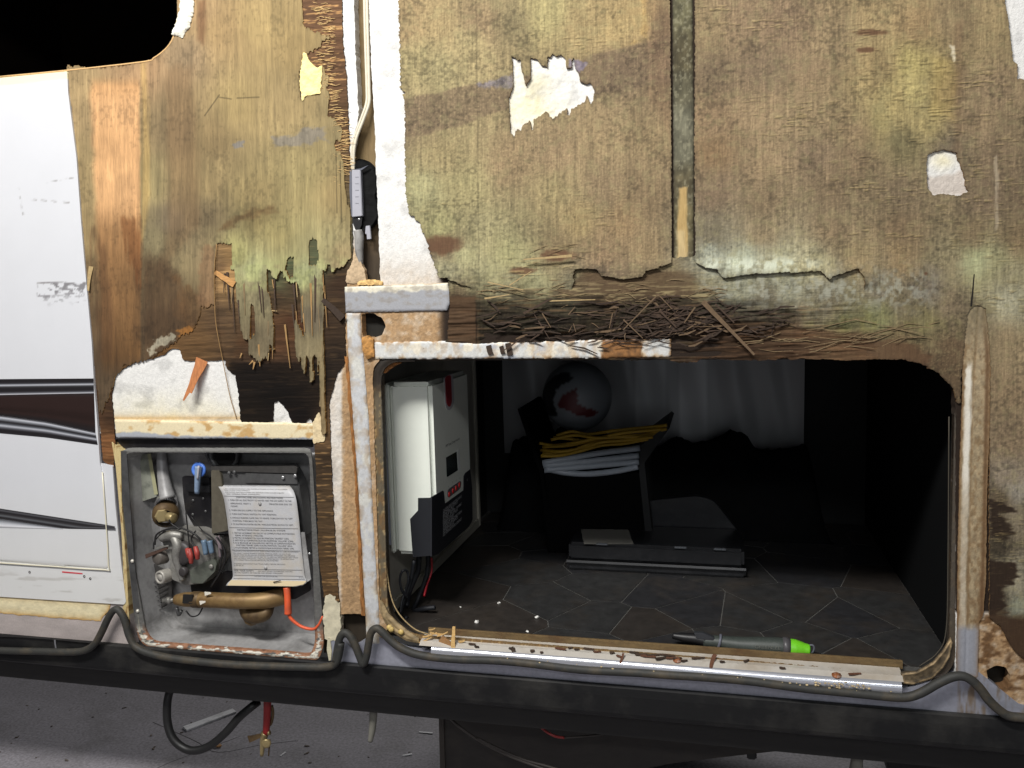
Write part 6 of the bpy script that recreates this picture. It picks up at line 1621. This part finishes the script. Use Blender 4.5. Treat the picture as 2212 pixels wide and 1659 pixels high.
text_part('lettering', 'AC', atx(zM([(1215, 215)]), xf + ov)[0], uX, vZ, .007, None, M_wht, cover)
# badge, lettering, screen and buttons on the front
M_red = mat('dark_red_badge', S(150, 34, 46), rough=.4)
def pill(F, x, n=8):
    return atx(rpoly(F, 9, n), x)
prism('badge_rim', atx(rpoly(zL([(930, 240), (1045, 190), (1058, 560), (1030, 640), (985, 670), (950, 620), (938, 450)]), 8, 3), xf + .0010), (-.002, 0, 0), mat('badge_silver', S(184, 184, 186), rough=.35), inv)
badge = prism('badge', atx(rpoly(zL([(943, 238), (1018, 212), (1030, 560), (1008, 618), (985, 615), (962, 570)]), 7, 3), xf + .0018), (-.002, 0, 0), M_red, inv, label='dark red upright badge')
a = atx(zL([(948, 1132)]), xf + .0004)[0]; b = atx(zL([(1126, 1032)]), xf + .0004)[0]
text_part('lettering', 'MPPT Solar Charge Inverter', a, uX, vZ, .0062, b[1] - a[1], mat('black_ink'), inv)
prism('screen_bezel', atx(zL([(1092, 1172), (1124, 1155), (1135, 1412), (1108, 1420)]), xf + .0012), (-.002, 0, 0), mat('bright_bezel', S(226, 230, 226), rough=.3), inv)
prism('screen', atx(zL([(957, 1258), (1094, 1180), (1110, 1415), (968, 1505)]), xf + .0008), (-.002, 0, 0), mat('lcd_dark_green', S(22, 30, 27), rough=.25, spec=.3), inv)
prism('button_panel', atx(rpoly(zM([(973, 350), (985, 312), (1135, 208), (1146, 225), (1143, 280), (1120, 318), (990, 420), (976, 405)]), 5, 3), xf + .0010), (-.002, 0, 0), mat('button_panel_grey', S(100, 98, 100), rough=.5), inv)
for p in [(993, 378), (1040, 332), (1080, 300), (1120, 262)]:
    q = atx(zM([p]), xf + .001)[0]
    lathe('button', q, (1, 0, 0), [(0, .0068), (.0015, .0066), (.0022, .005), (.0022, 0)], mat('red_button', S(190, 44, 44), rough=.4), inv, seg=14)
for p, s in [((984, 298), '4'), ((1034, 248), 'T'), ((1082, 222), 'V'), ((1125, 192), 'A')]:
    text_part('lettering', s, atx(zM([p]), xf + .0004)[0], uX, vZ, .0060, None, mat('black_ink'), inv)
# cables under it
for P, ys, r, m, l in [([(905, 1203), (902, 1235), (885, 1275), (878, 1310)], [.16, .17, .16, .13], .007, M_blkm, 'thick black inverter cable dropping from its terminal cover'),
                       ([(925, 1200), (922, 1240), (905, 1290), (893, 1318), (915, 1315), (940, 1312)], [.2, .2, .19, .16, .14, .14], .006, M_blkm, 'black inverter cable bending along the floor'),
                       ([(932, 1205), (932, 1235), (922, 1265), (916, 1288)], [.22, .22, .20, .18], .0028, mat('red_wire', S(178, 36, 48), rough=.4), 'thin red inverter wire'),
                       ([(880, 1290), (868, 1275), (864, 1250), (870, 1233), (880, 1235), (882, 1255), (876, 1275), (868, 1300), (865, 1325)], [.10, .09, .09, .09, .10, .10, .10, .09, .08], .003, M_blkm, 'black cord looped by the door frame'),
                       ([(895, 1210), (886, 1260), (872, 1300), (866, 1330), (880, 1335)], [.13, .13, .12, .11, .10], .005, M_blkm, 'black cord hanging nearest the door frame')]:
    tube('inverter_cable', [aty([p], y)[0] for p, y in zip(P, ys)], r, m, None, seg=8, label=l, cat='cable')

# ---------------------------------------------------------------- things kept in the bay
def blobmesh(name, centers, m, label, cat, res=3, parent=None):
    bm = bmesh.new()
    for (c, r) in centers:
        m4 = Matrix.Translation(Vector(c)) @ Matrix.Diagonal((*r, 1))
        bmesh.ops.create_icosphere(bm, subdivisions=res, radius=1, matrix=m4)
    return bm_link(name, bm, m, parent, True, label=label, cat=cat)


mat('grey_tote', S(9, 9, 10), rough=.9, spec=.08)
M_heap = mat('black_heap', S(13, 14, 15), spec=.1, rough=.8, grain=(30, 30, 30), gamt=.3, bump=(18, 18, 18), bstr=.5)
# dark tote with sloping sides holding the coils
YT = 0.66
tote = thing('storage_tote', 'dark storage tote holding yellow rope, white hose coil and ball', 'tote', tuple(np.array([aty([(1280, 1100)], YT)[0][0], YT, FZ])))
def T(p, y=YT): return aty([p], y)[0]
tl, tr_ = T((1124, 886)), T((1470, 905)); bl, br_ = T((1182, 1050)), T((1390, 1050))
floorz = FZ
q0 = [T((1172, 1022)), T((1382, 1022)), np.array([br_[0] + .01, YT, floorz]), np.array([bl[0] + .02, YT, floorz])]
prism('front_wall', q0, (0, .008, 0), mat('grey_tote'), tote, bevel=.002)
prism('side_wall', [T((1118, 884)), T((1126, 884)), T((1176, 1024)), np.array([bl[0] + .02, YT, floorz]), np.array([bl[0] + .0, YT, floorz]), T((1166, 1024))], (0, .30, 0), mat('grey_tote', S(20, 20, 22), rough=.5), tote)
prism('side_wall', [T((1446, 925)), T((1440, 920)), T((1384, 962)), T((1379, 962)), T((1381, 1024)), np.array([br_[0] + .01, YT, floorz]), np.array([br_[0] + .03, YT, floorz]), T((1392, 1000))], (0, .30, 0), M_dark, tote)
M_yel = mat('yellow_rope', S(166, 132, 34), rough=.6, grain=(200, 200, 200), gamt=.2)
rope = thing('rope_bundle', 'bundle of yellow rope strands lying in the tote under the ball', 'rope', tuple(T((1280, 950), YT + .02)))
for P in [[(1202, 941), (1235, 932), (1270, 938), (1330, 930), (1410, 922), (1440, 918)], [(1195, 945), (1230, 948), (1270, 952), (1320, 940), (1390, 930), (1430, 930)], [(1165, 957), (1200, 962), (1250, 955), (1300, 945), (1370, 944), (1425, 938)], [(1168, 972), (1210, 975), (1255, 968), (1300, 955), (1350, 951), (1410, 944)],
          [(1172, 980), (1220, 978), (1265, 962), (1310, 950), (1360, 952), (1420, 940)], [(1172, 966), (1230, 962), (1280, 950), (1340, 936), (1400, 930), (1440, 926)], [(1190, 950), (1240, 940), (1290, 946), (1350, 942), (1400, 938), (1440, 926)], [(1168, 985), (1210, 984), (1250, 975), (1300, 962), (1350, 958), (1400, 948)]]:
    tube('strand', [T(p, YT - .004 + random.uniform(-.012, .02)) for p in P], .0048, M_yel, rope, seg=8)
hose = thing('hose_coil', 'coiled white hose in the tote below the yellow rope', 'hose', tuple(T((1280, 1010), YT)))
for P in [[(1172, 1000), (1230, 990), (1300, 978), (1382, 968)], [(1174, 1006), (1240, 1000), (1310, 992), (1380, 984)], [(1176, 1016), (1240, 1010), (1310, 1004), (1380, 998)], [(1178, 1012), (1220, 1021), (1270, 1024), (1330, 1018), (1378, 1008)]]:
    tube('loop', [T(p, YT - .006 + .01 * math.sin(i)) for i, p in enumerate(P)], .0088, mat('white_hose', S(150, 157, 166), rough=.35, grain=(90, 90, 90), gamt=.08), hose, seg=10)
# ball with white, dark red and black panels
YBALL = .80
bc = T((1247, 856), YBALL); e = T((1322, 856), YBALL); rb = float(np.linalg.norm(e - bc))
bm = bmesh.new(); bmesh.ops.create_icosphere(bm, subdivisions=5, radius=rb, matrix=Matrix.Translation(Vector(bc)))
me = D.meshes.new('ball'); bm.to_mesh(me); bm.free()
co = np.empty(len(me.vertices) * 3); me.vertices.foreach_get('co', co); co = co.reshape(-1, 3)
X, Y = proj(co)
redp = zN([(825, 295), (835, 460), (900, 510), (1060, 560), (1010, 620), (850, 610), (700, 540), (590, 500), (680, 380)])
blkp = zN([(430, 420), (480, 260), (600, 150), (720, 110), (790, 205), (700, 240), (600, 320), (555, 420), (590, 520), (620, 620), (500, 600)])
col = np.tile(np.array(S(122, 127, 132)), (len(co), 1))
fr = co[:, 1] < bc[1] + .3 * rb
col[(sdf_poly(X, Y, redp) > 0) & fr] = S(84, 24, 28)
col[(sdf_poly(X, Y, blkp) > 0) & fr] = S(30, 30, 34)
col[~fr] = S(60, 60, 64)
a = me.color_attributes.new('Col', 'FLOAT_COLOR', 'POINT'); a.data.foreach_set('color', np.concatenate([col, np.ones((len(col), 1))], 1).astype(np.float32).ravel())
link('ball', me, None, 'white, dark red and black panelled ball resting in the tote', 'ball', m=mat('ball_leather', attr=True, rough=.45), smooth=True)
# black heap added to keep the lower rear of the bay dark
def P3(p, y): return tuple(aty([p], y)[0])
nbx, nby = 110, 26
hx0, hx1 = P3((1075, 1000), .9)[0], P3((1800, 1000), .9)[0]
ztop_h = P3((1400, 925), .93)[2] - FZ
gx, gy = np.meshgrid(np.linspace(0, 1, nbx), np.linspace(0, 1, nby))
hh = ztop_h * (.86 + .16 * fbm(gx * 7, gy * 0 + 3, 3, 220)) * sst(0, .06, gx) * (1 - sst(.93, 1, gx)) * np.sin(np.clip(gy, 0, 1) ** .7 * np.pi) ** .45
hh = hh * (1 + .10 * fbm(gx * 26 + gy * 6, gy * 5, 3, 221)) + .004 * fbm(gx * 60, gy * 9, 2, 222)
V = np.stack([(hx0 + (hx1 - hx0) * gx + .02 * fbm(gy * 4, gx * 5, 2, 223)).ravel(), (.86 + .20 * gy).ravel(), (FZ + .001 + np.clip(hh, 0, None)).ravel()], 1)
idx = np.arange(nbx * nby).reshape(nby, nbx)
link('rear_dark_heap', mesh_np('rear_dark_heap', V, np.stack([idx[:-1, :-1], idx[:-1, 1:], idx[1:, 1:], idx[1:, :-1]], -1).reshape(-1, 4)), None, 'crumpled black cloth heap added to darken the lower rear of the bay', 'cloth', m=M_heap)
# black hinged tool case near the middle of the floor
yc = float(atz([(1420, 1240)], FZ)[0][1])
case = thing('tool_case', 'flat black plastic tool case with grey label on the bay floor', 'tool case', tuple(atz([(1420, 1238)], FZ)[0]))
M_case = mat('black_case', S(28, 29, 32), rough=.35, grain=(120, 120, 120), gamt=.2, dirt=S(52, 52, 54), damt=.5, dscale=20)
def CY(p, y=None): return aty([p], yc if y is None else y)[0]
cx0 = CY((1228, 1200))[0]; cx1 = CY((1608, 1200))[0]; cz1 = CY((1420, 1180))[2]; czm = CY((1420, 1219))[2]; depth = .20
box('base', (cx0 - .004, yc - .004, FZ + .001), (cx1 + .004, yc + depth, czm - .002), M_case, case, bevel=.006)
box('lid', (cx0, yc, czm), (cx1, yc + depth, cz1), M_case, case, bevel=.008)
extr('rim', [(yc - .008, czm - .006), (yc - .010, czm - .002), (yc - .008, czm + .003)], cx0 - .004, cx1 + .004, M_case, case, t=.002)
lbl = zO([(662, 492), (1058, 492), (1105, 615), (688, 615)])
prism('label', [atz([p], cz1 + .001)[0] for p in lbl], (0, 0, -.0008), mat('grey_label', S(120, 118, 112), rough=.6), case)
prism('raised_lid', [CY(p, yc + depth) for p in rpoly([(1236, 1160), (1258, 1108), (1300, 1092), (1505, 1072), (1540, 1080), (1604, 1160)], 10, 3)], (0, .03, 0), M_case, case, bevel=.003)
for p in [(1300, 1176), (1470, 1176), (1555, 1176)]:
    q = CY(p); box('latch', (q[0] - .016, yc - .004, cz1 - .003), (q[0] + .016, yc + .004, cz1 + .002), mat('worn_edge', S(120, 124, 130), rough=.25, metal=.5), case, bevel=.001)
# cable tool on the floor behind the sill lip
YG = .052
tool = thing('hand_tool', 'dark grey hand tool with bright green end lying just inside the sill', 'tool', tuple(np.array([aty([(1600, 1410)], YG)[0][0], YG, FZ])))
M_th = mat('dark_grey_rubber', S(58, 64, 60), rough=.5, grain=(150, 150, 150), gamt=.2)
ZT0 = FZ + .016
def G(p, y=YG): return aty([p], y)[0]
axp = zP([(560, 330), (760, 345), (1000, 380), (1250, 395), (1500, 405), (1600, 410)])
tube('handle', [G(p) for p in axp], [.0125, .0140, .0175, .0195, .0200, .0185], M_th, tool, seg=16)
tube('jaw', [G(p) for p in zP([(170, 260), (320, 285), (460, 300), (580, 325)])], [.006, .010, .0115, .0125], mat('black_plastic'), tool, seg=10)
prism('jaw_plate', [G(p, YG - .011) for p in zP([(440, 220), (560, 228), (700, 290), (690, 330), (470, 300)])], (0, .01, 0), mat('dark_steel_jaw', S(80, 82, 86), rough=.3, metal=.6), tool, bevel=.001)
tube('ferrule', [G(p) for p in zP([(745, 335), (760, 340), (775, 344)])], .0172, mat('grey_plastic_dark'), tool, seg=16, smoothp=False)
tube('ferrule', [G(p) for p in zP([(1560, 405), (1600, 408), (1650, 415)])], [.0205, .021, .0195], mat('dark_ring', S(76, 74, 76), rough=.4), tool, seg=16, smoothp=False)
tube('green_end', [G(p) for p in zP([(1630, 412), (1720, 422), (1830, 440), (1890, 448), (1905, 450)])], [.0192, .0185, .0140, .0125, .0085], mat('green_rubber', S(112, 200, 40), rough=.4, grain=(200, 200, 200), gamt=.1), tool, seg=16)
tube('hang_loop', [G(p) for p in zP([(1890, 470), (1935, 470), (1955, 420), (1940, 385), (1900, 380)])], .0022, mat('grey_plastic_dark'), tool, seg=6)
tA = G(zP([(1210, 395)])[0], YG - .0200); tB = G(zP([(1530, 415)])[0], YG - .0205)
u = tB - tA; w = np.linalg.norm(u); u /= w
v = np.cross(np.array([0, -1, 0.]), u); v = v if v[2] > 0 else -v
text_part('lettering', 'GREENLEE', tA - v * .004, u, v, .008, w, mat('embossed_grey', S(104, 106, 100), rough=.5), tool, lift=.0008)
tube('lanyard', [aty([p], .055)[0] for p in zP([(1940, 510), (2030, 530), (2110, 556)])], .0022, mat('grey_plastic_dark'), tool, seg=6)

# ---------------------------------------------------------------- camper's inside behind the window hole
room = thing('camper_interior', 'black unlit camper interior seen through the window opening', 'interior', tuple(aty([(150, 150)], .3)[0]), kind='structure')
x0, x1 = float(aty([(-450, 0)], .03)[0][0]), float(aty([(400, 0)], .03)[0][0]); z0, z1 = float(aty([(0, 215)], .03)[0][2]), float(aty([(0, -260)], .03)[0][2])
M_room = mat('dark_interior', S(34, 27, 22), rough=.9, spec=.05)
for nm, lo, hi in [('back_wall', (x0 - .2, 1.2, z0 - .3), (x1 + .2, 1.22, z1 + .2)), ('floor', (x0 - .2, .034, z0 - .30), (x1 + .2, 1.2, z0 - .28)), ('ceiling', (x0 - .2, .034, z1 + .18), (x1 + .2, 1.2, z1 + .2)), ('side_wall', (x0 - .22, .034, z0 - .3), (x0 - .2, 1.22, z1 + .2)), ('side_wall', (x1 + .2, .034, z0 - .3), (x1 + .22, 1.22, z1 + .2))]:
    box(nm, lo, hi, M_room, room)

# ---------------------------------------------------------------- black skirt rail under the wall
YK = -.012
zk1 = float(aty([(1457, 1494)], YK)[0][2]); zk0 = float(aty([(1457, 1566)], YK)[0][2]); zk_1 = float(aty([(745, 1531)], .035)[0][2])
skirt = thing('skirt_rail', 'long black painted skirt rail under the camper wall', 'rail', (0, 0, zk0))
M_sk = mat('black_paint', S(22, 22, 23), rough=.55, spec=.3, dirt=S(72, 70, 66), damt=.35, dscale=7, grain=(60, 60, 200), gamt=.2, bump=(25, 25, 25), bstr=.06)
prof = [(.010, zk1 + .002), (YK + .004, zk1), (YK, zk1 - .003), (YK - .002, zk1 - .02), (YK - .003, zk0 + .016), (YK - .001, zk0 + .008), (YK + .006, zk0 + .002), (YK + .02, zk0)]
extr('face', prof, -3.2, 2.6, M_sk, skirt, n=1, t=.002)
extr('lower_flange', [(.022, zk0 + .004), (.026, zk0 - .004), (.030, (zk0 + zk_1) / 2), (.036, zk_1), (.06, zk_1)], -3.2, 2.6, mat('black_paint_dull', S(26, 25, 24), rough=.6, grain=(10, 60, 60), gamt=.3), skirt, t=.002)
box('floor_underside', (-3.2, .06, zk_1 - .004), (2.6, .5, zk_1 + .02), M_dark, skirt)
# dark oval recess at far left
oval2 = zC([(-150, 960), (0, 926), (120, 930), (300, 944), (500, 962), (545, 975), (500, 996), (350, 1004), (0, 996), (-150, 990)])
sheet('handle_recess', rpoly(oval2, 10, 3), YK - .0035, .002, lambda X, Y, d: np.full((X.size, 3), .006) + (np.exp(-d / 2.5) * (Y > 1395))[:, None] * .35, M_sk, skirt, res=.0018, relief=lambda X, Y, d: .004 * (1 - np.exp(-d / 4)))
sliver('recess_rib', *zC([(305, 945), (312, 1000)]), 3, 3, YK - .004, YK - .004, mat('grey_rib', S(120, 120, 124), rough=.5), skirt, t=.001)

# ---------------------------------------------------------------- rubber cord pulled out of its track
M_rub = mat('grey_rubber', S(50, 50, 47), rough=.65, grain=(90, 90, 90), gamt=.16, dirt=S(112, 96, 70), damt=.35, dscale=18)
left = zC([(-600, 975), (0, 1003), (200, 1008), (400, 1012), (480, 1000), (530, 965), (565, 905), (600, 830), (628, 785), (655, 775), (682, 805), (700, 850), (722, 925), (760, 985), (850, 1024), (1000, 1052), (1300, 1082), (1700, 1096), (1830, 1094), (1875, 1070), (1892, 1020), (1900, 960)]) + zF([(36, 1062), (44, 1000), (58, 935), (82, 905), (112, 920), (140, 965), (168, 1035), (188, 1078), (206, 1040), (218, 970), (232, 905), (262, 880), (295, 900), (350, 955), (420, 1000), (520, 1032), (700, 1052), (900, 1058), (1100, 1074), (1400, 1110), (1700, 1126), (1925, 1142)]) + \
    zI([(100, 1148), (400, 1172), (700, 1212), (900, 1232), (1100, 1252), (1230, 1264), (1310, 1262), (1380, 1238), (1460, 1192), (1540, 1155), (1600, 1146), (1650, 1165), (1700, 1210), (1760, 1288), (1830, 1350), (1880, 1372), (1960, 1380), (2300, 1420), (3400, 1560)])
ys = [-.026] * len(left)
tube('rubber_gasket', [aty([p], y)[0] for p, y in zip(left, ys)], .0088, M_rub, None, seg=12, n=5, label='grey rubber trim cord pulled loose and snaking along the wall foot', cat='gasket')

# ---------------------------------------------------------------- hanging under the camper
M_hose = mat('black_rubber_hose', S(26, 26, 26), rough=.5, grain=(120, 120, 120), gamt=.15)
tube('drain_hose', [aty([p], y)[0] for p, y in zip(zC([(1000, 1120), (955, 1210), (934, 1290), (934, 1400), (962, 1490), (1020, 1545), (1085, 1562), (1170, 1535), (1260, 1460), (1330, 1380), (1400, 1320), (1440, 1290)]), [.10, .10, .09, .085, .08, .08, .08, .085, .09, .10, .11, .13])], .0105, M_hose, None, seg=14, label='black rubber hose hanging in a loop under the skirt', cat='hose')
valve = thing('drain_valve', 'brass drain valve hanging on a red pipe under the skirt', 'valve', tuple(aty(zC([(1465, 1590)]), .12)[0]))
VY = .12
def VC(p, y=VY): return aty(zC([p]), y)[0]
tube('red_pipe', [VC((1492, 1270)), VC((1490, 1360)), VC((1484, 1470))], [.0098, .0095, .0085], mat('red_pex', S(150, 30, 30), rough=.4, grain=(60, 60, 60), gamt=.1), valve, seg=12)
tube('ring', [VC((1462, 1468)), VC((1506, 1462))], .006, mat('pale_brass'), valve, seg=8)
tube('body', [VC((1480, 1462)), VC((1468, 1510)), VC((1460, 1590))], [.010, .0085, .0045], mat('pale_brass'), valve, seg=10)
lathe('tap_disc', VC((1486, 1520), VY - .012), (.3, -1, 0), [(0, .012), (.004, .012), (.005, .008), (.005, 0)], mat('pale_brass'), valve, seg=16)
sliver('tap_lever', *zC([(1385, 1500), (1462, 1478)]), 14, 7, VY - .006, VY - .004, M_brown, valve, t=.004)
tube('tap_nipple', [VC((1505, 1500)), VC((1498, 1590))], .002, M_brown, valve, seg=6)
for P, ys_, r, m, l in [([(1515, 1310), (1522, 1350), (1515, 1400), (1505, 1420)], [.13] * 4, .004, M_brown, 'brown twig-like line beside the red drain pipe')]:
    tube('loose_line', [aty(zC([p]), y)[0] for p, y in zip(P, ys_)], r, m, None, seg=7, label=l, cat='line')
tube('hanging_strap', [aty(zF([p]), y)[0] for p, y in zip([(246, 1230), (246, 1300), (244, 1380), (238, 1450), (228, 1510)], [.07, .07, .07, .07, .07])], [.010, .010, .0095, .0085, .006], mat('dirty_plastic_tube', S(126, 124, 114), rough=.5, dirt=S(80, 78, 70), damt=.6, dscale=30), None, seg=9, label='stub of dirty translucent tube hanging under the left skirt', cat='tube')
tube('hanging_strap', [aty(zI([p]), y)[0] for p, y in zip([(1025, 1490), (1022, 1560), (1015, 1640), (1010, 1700)], [.08] * 4)], [.010, .011, .013, .016], mat('dirty_plastic_tube'), None, seg=9, label='dirty tube hanging under the right end of the skirt', cat='tube')
tube('red_wire', [aty(zF([p]), y)[0] for p, y in zip([(1090, 1300), (1117, 1352), (1150, 1398), (1200, 1448), (1255, 1480), (1310, 1490)], [.09] * 6)], .0030, mat('red_wire_dirty', S(150, 42, 40), rough=.45), None, seg=7, label='red wire drooping under the skirt', cat='wire')
tube('dark_wire', [aty(zF([p]), y)[0] for p, y in zip([(1310, 1490), (1420, 1482), (1540, 1466), (1640, 1440)], [.09, .10, .12, .15])], .0022, mat('grey_wire', S(64, 58, 54), rough=.6), None, seg=6, label='dark wire running on from the red one', cat='wire')
for P, l in [([(560, 1270), (640, 1350), (740, 1440), (860, 1520), (1000, 1590), (1130, 1640), (1300, 1700)], 'dark wire crossing under the tank, upper one'), ([(820, 1490), (940, 1550), (1080, 1610), (1220, 1650), (1350, 1690)], 'dark wire crossing under the tank, lower one')]:
    tube('dark_wire', [aty(zF([p]), .13)[0] for p in P], .0035, mat('grey_wire'), None, seg=7, label=l, cat='wire')

# dark tank under the floor
YTK = .22
tk = [(951, 1480), (958, 1760), (1250, 1690), (1457, 1651), (1610, 1633), (1740, 1619), (1850, 1600), (1880, 1480)]
tank = thing('holding_tank', 'big dark brown-black tank slung under the camper floor', 'tank', tuple(aty([(1300, 1690)], YTK)[0]))
prism('shell', aty(tk, YTK), (0, .7, 0), mat('tank_plastic', S(44, 40, 37), rough=.6, grain=(20, 20, 60), gamt=.25, dirt=S(66, 58, 48), damt=.5, dscale=5), tank, bevel=.006)
prism('rim', aty([(946, 1480), (956, 1480), (964, 1760), (953, 1760)], YTK - .006), (0, .1, 0), mat('tank_rim', S(58, 52, 46), rough=.6), tank)
cm = aty([(1905, 1600), (2330, 1600), (2330, 1760), (1990, 1760), (1925, 1690)], .3)
prism('cross_member', cm, (0, .5, 0), mat('black_paint_dull'), None, bevel=.004, label='black chassis cross member at the lower right', cat='chassis beam')
prism('rubber_bumper', aty(zI([(400, 1552), (445, 1545), (462, 1600), (455, 1618), (405, 1614)]), .26), (0, .05, 0), M_hose, None, bevel=.003, label='small black rubber bumper hanging beside the tank', cat='bumper')

# ---------------------------------------------------------------- workshop floor
bm = bmesh.new(); bmesh.ops.create_grid(bm, x_segments=2, y_segments=2, size=14)
gr = bm_link('ground', bm, None, None, False, kind='structure', label='grey dusty concrete workshop floor under the camper')
gm = mat('concrete_floor', S(128, 125, 130), rough=.75, grain=(120, 120, 120), gamt=.4, dirt=S(104, 101, 103), damt=.7, dscale=4.5, bump=(90, 90, 90), bstr=.15)
gr.data.materials.clear(); gr.data.materials.append(gm)
gr.location = (0, 0, 0)
GZ = 0.0
def gp(p): return atz([p], GZ)[0]
a, b = gp((399, 1577)), gp((507, 1537))
d = b - a; L = np.linalg.norm(d); d /= L; nn = np.array([-d[1], d[0], 0]) * .016
prism('white_stick', [a + nn + [0, 0, .006], a - nn + [0, 0, .006], b - nn * .9 + [0, 0, .006], b + nn * .9 + [0, 0, .006]], (0, 0, -.006), mat('white_strip', S(200, 200, 202), rough=.5, dirt=S(120, 120, 120), damt=.5, dscale=30), None, label='white flat strip lying on the concrete floor', cat='strip', bevel=.001)
for p0, p1, l in [((606, 1634), (617, 1626), 'tiny white scrap on the concrete, right of the drain valve'), ((870, 1633), (890, 1630), 'thin white scrap on the concrete by the tank'), ((905, 1582), (935, 1585), 'pale straw on the concrete near the tank edge')]:
    a, b = gp(p0), gp(p1); d = (b - a) / np.linalg.norm(b - a); nn = np.array([-d[1], d[0], 0]) * .003
    prism('paper_scrap', [a + nn + [0, 0, .002], a - nn + [0, 0, .002], b - nn + [0, 0, .003], b + nn + [0, 0, .003]], (0, 0, -.002), mat('white_strip'), None, label=l, cat='scrap', group='scraps on the floor')
bm = bmesh.new()
for i in range(45):
    p = (random.uniform(-60, 950), random.uniform(1495, 1659)); q = gp(p); r = random.uniform(.0015, .006)
    m4 = Matrix.Translation(q + np.array([0, 0, r * .2])) @ Matrix.Rotation(random.uniform(0, 3), 4, 'Z') @ Matrix.Diagonal((r * random.uniform(.6, 2), r * .7, r * .35, 1))
    bmesh.ops.create_icosphere(bm, subdivisions=1, radius=1, matrix=m4)
bm_link('floor_debris', bm, mat('dark_debris', S(84, 76, 68), rough=.9, grain=(40, 40, 40), gamt=.7), None, False, label='scattered dark crumbs of rotten wood on the concrete', cat='debris', kind='stuff')
for P in [[(330, 1560), (420, 1600), (470, 1625), (560, 1610), (640, 1600)], [(300, 1680), (360, 1650), (440, 1620), (520, 1590)]]:
    tube('floor_crack', [gp(p) + np.array([0, 0, -.0012]) for p in P], .002, mat('crack_dark', S(50, 48, 48), rough=.9), gr, seg=5)
for p, l, s in [((470, 1568 + 45), 'brown leaf-like flake on the concrete beside the hose loop', 12), ((905, 1285 - 0), None, 0)]:
    if not l: continue
    q = gp(p); bm = bmesh.new()
    bmesh.ops.create_icosphere(bm, subdivisions=1, radius=1, matrix=Matrix.Translation(q + np.array([0, 0, .004])) @ Matrix.Diagonal((s * .0014, s * .0008, .004, 1)))
    bm_link('wood_flake', bm, mat('tan_chunk'), None, False, label=l, cat='flake')

# flat white foam showing at the top right corner lies behind: part of the foam board already
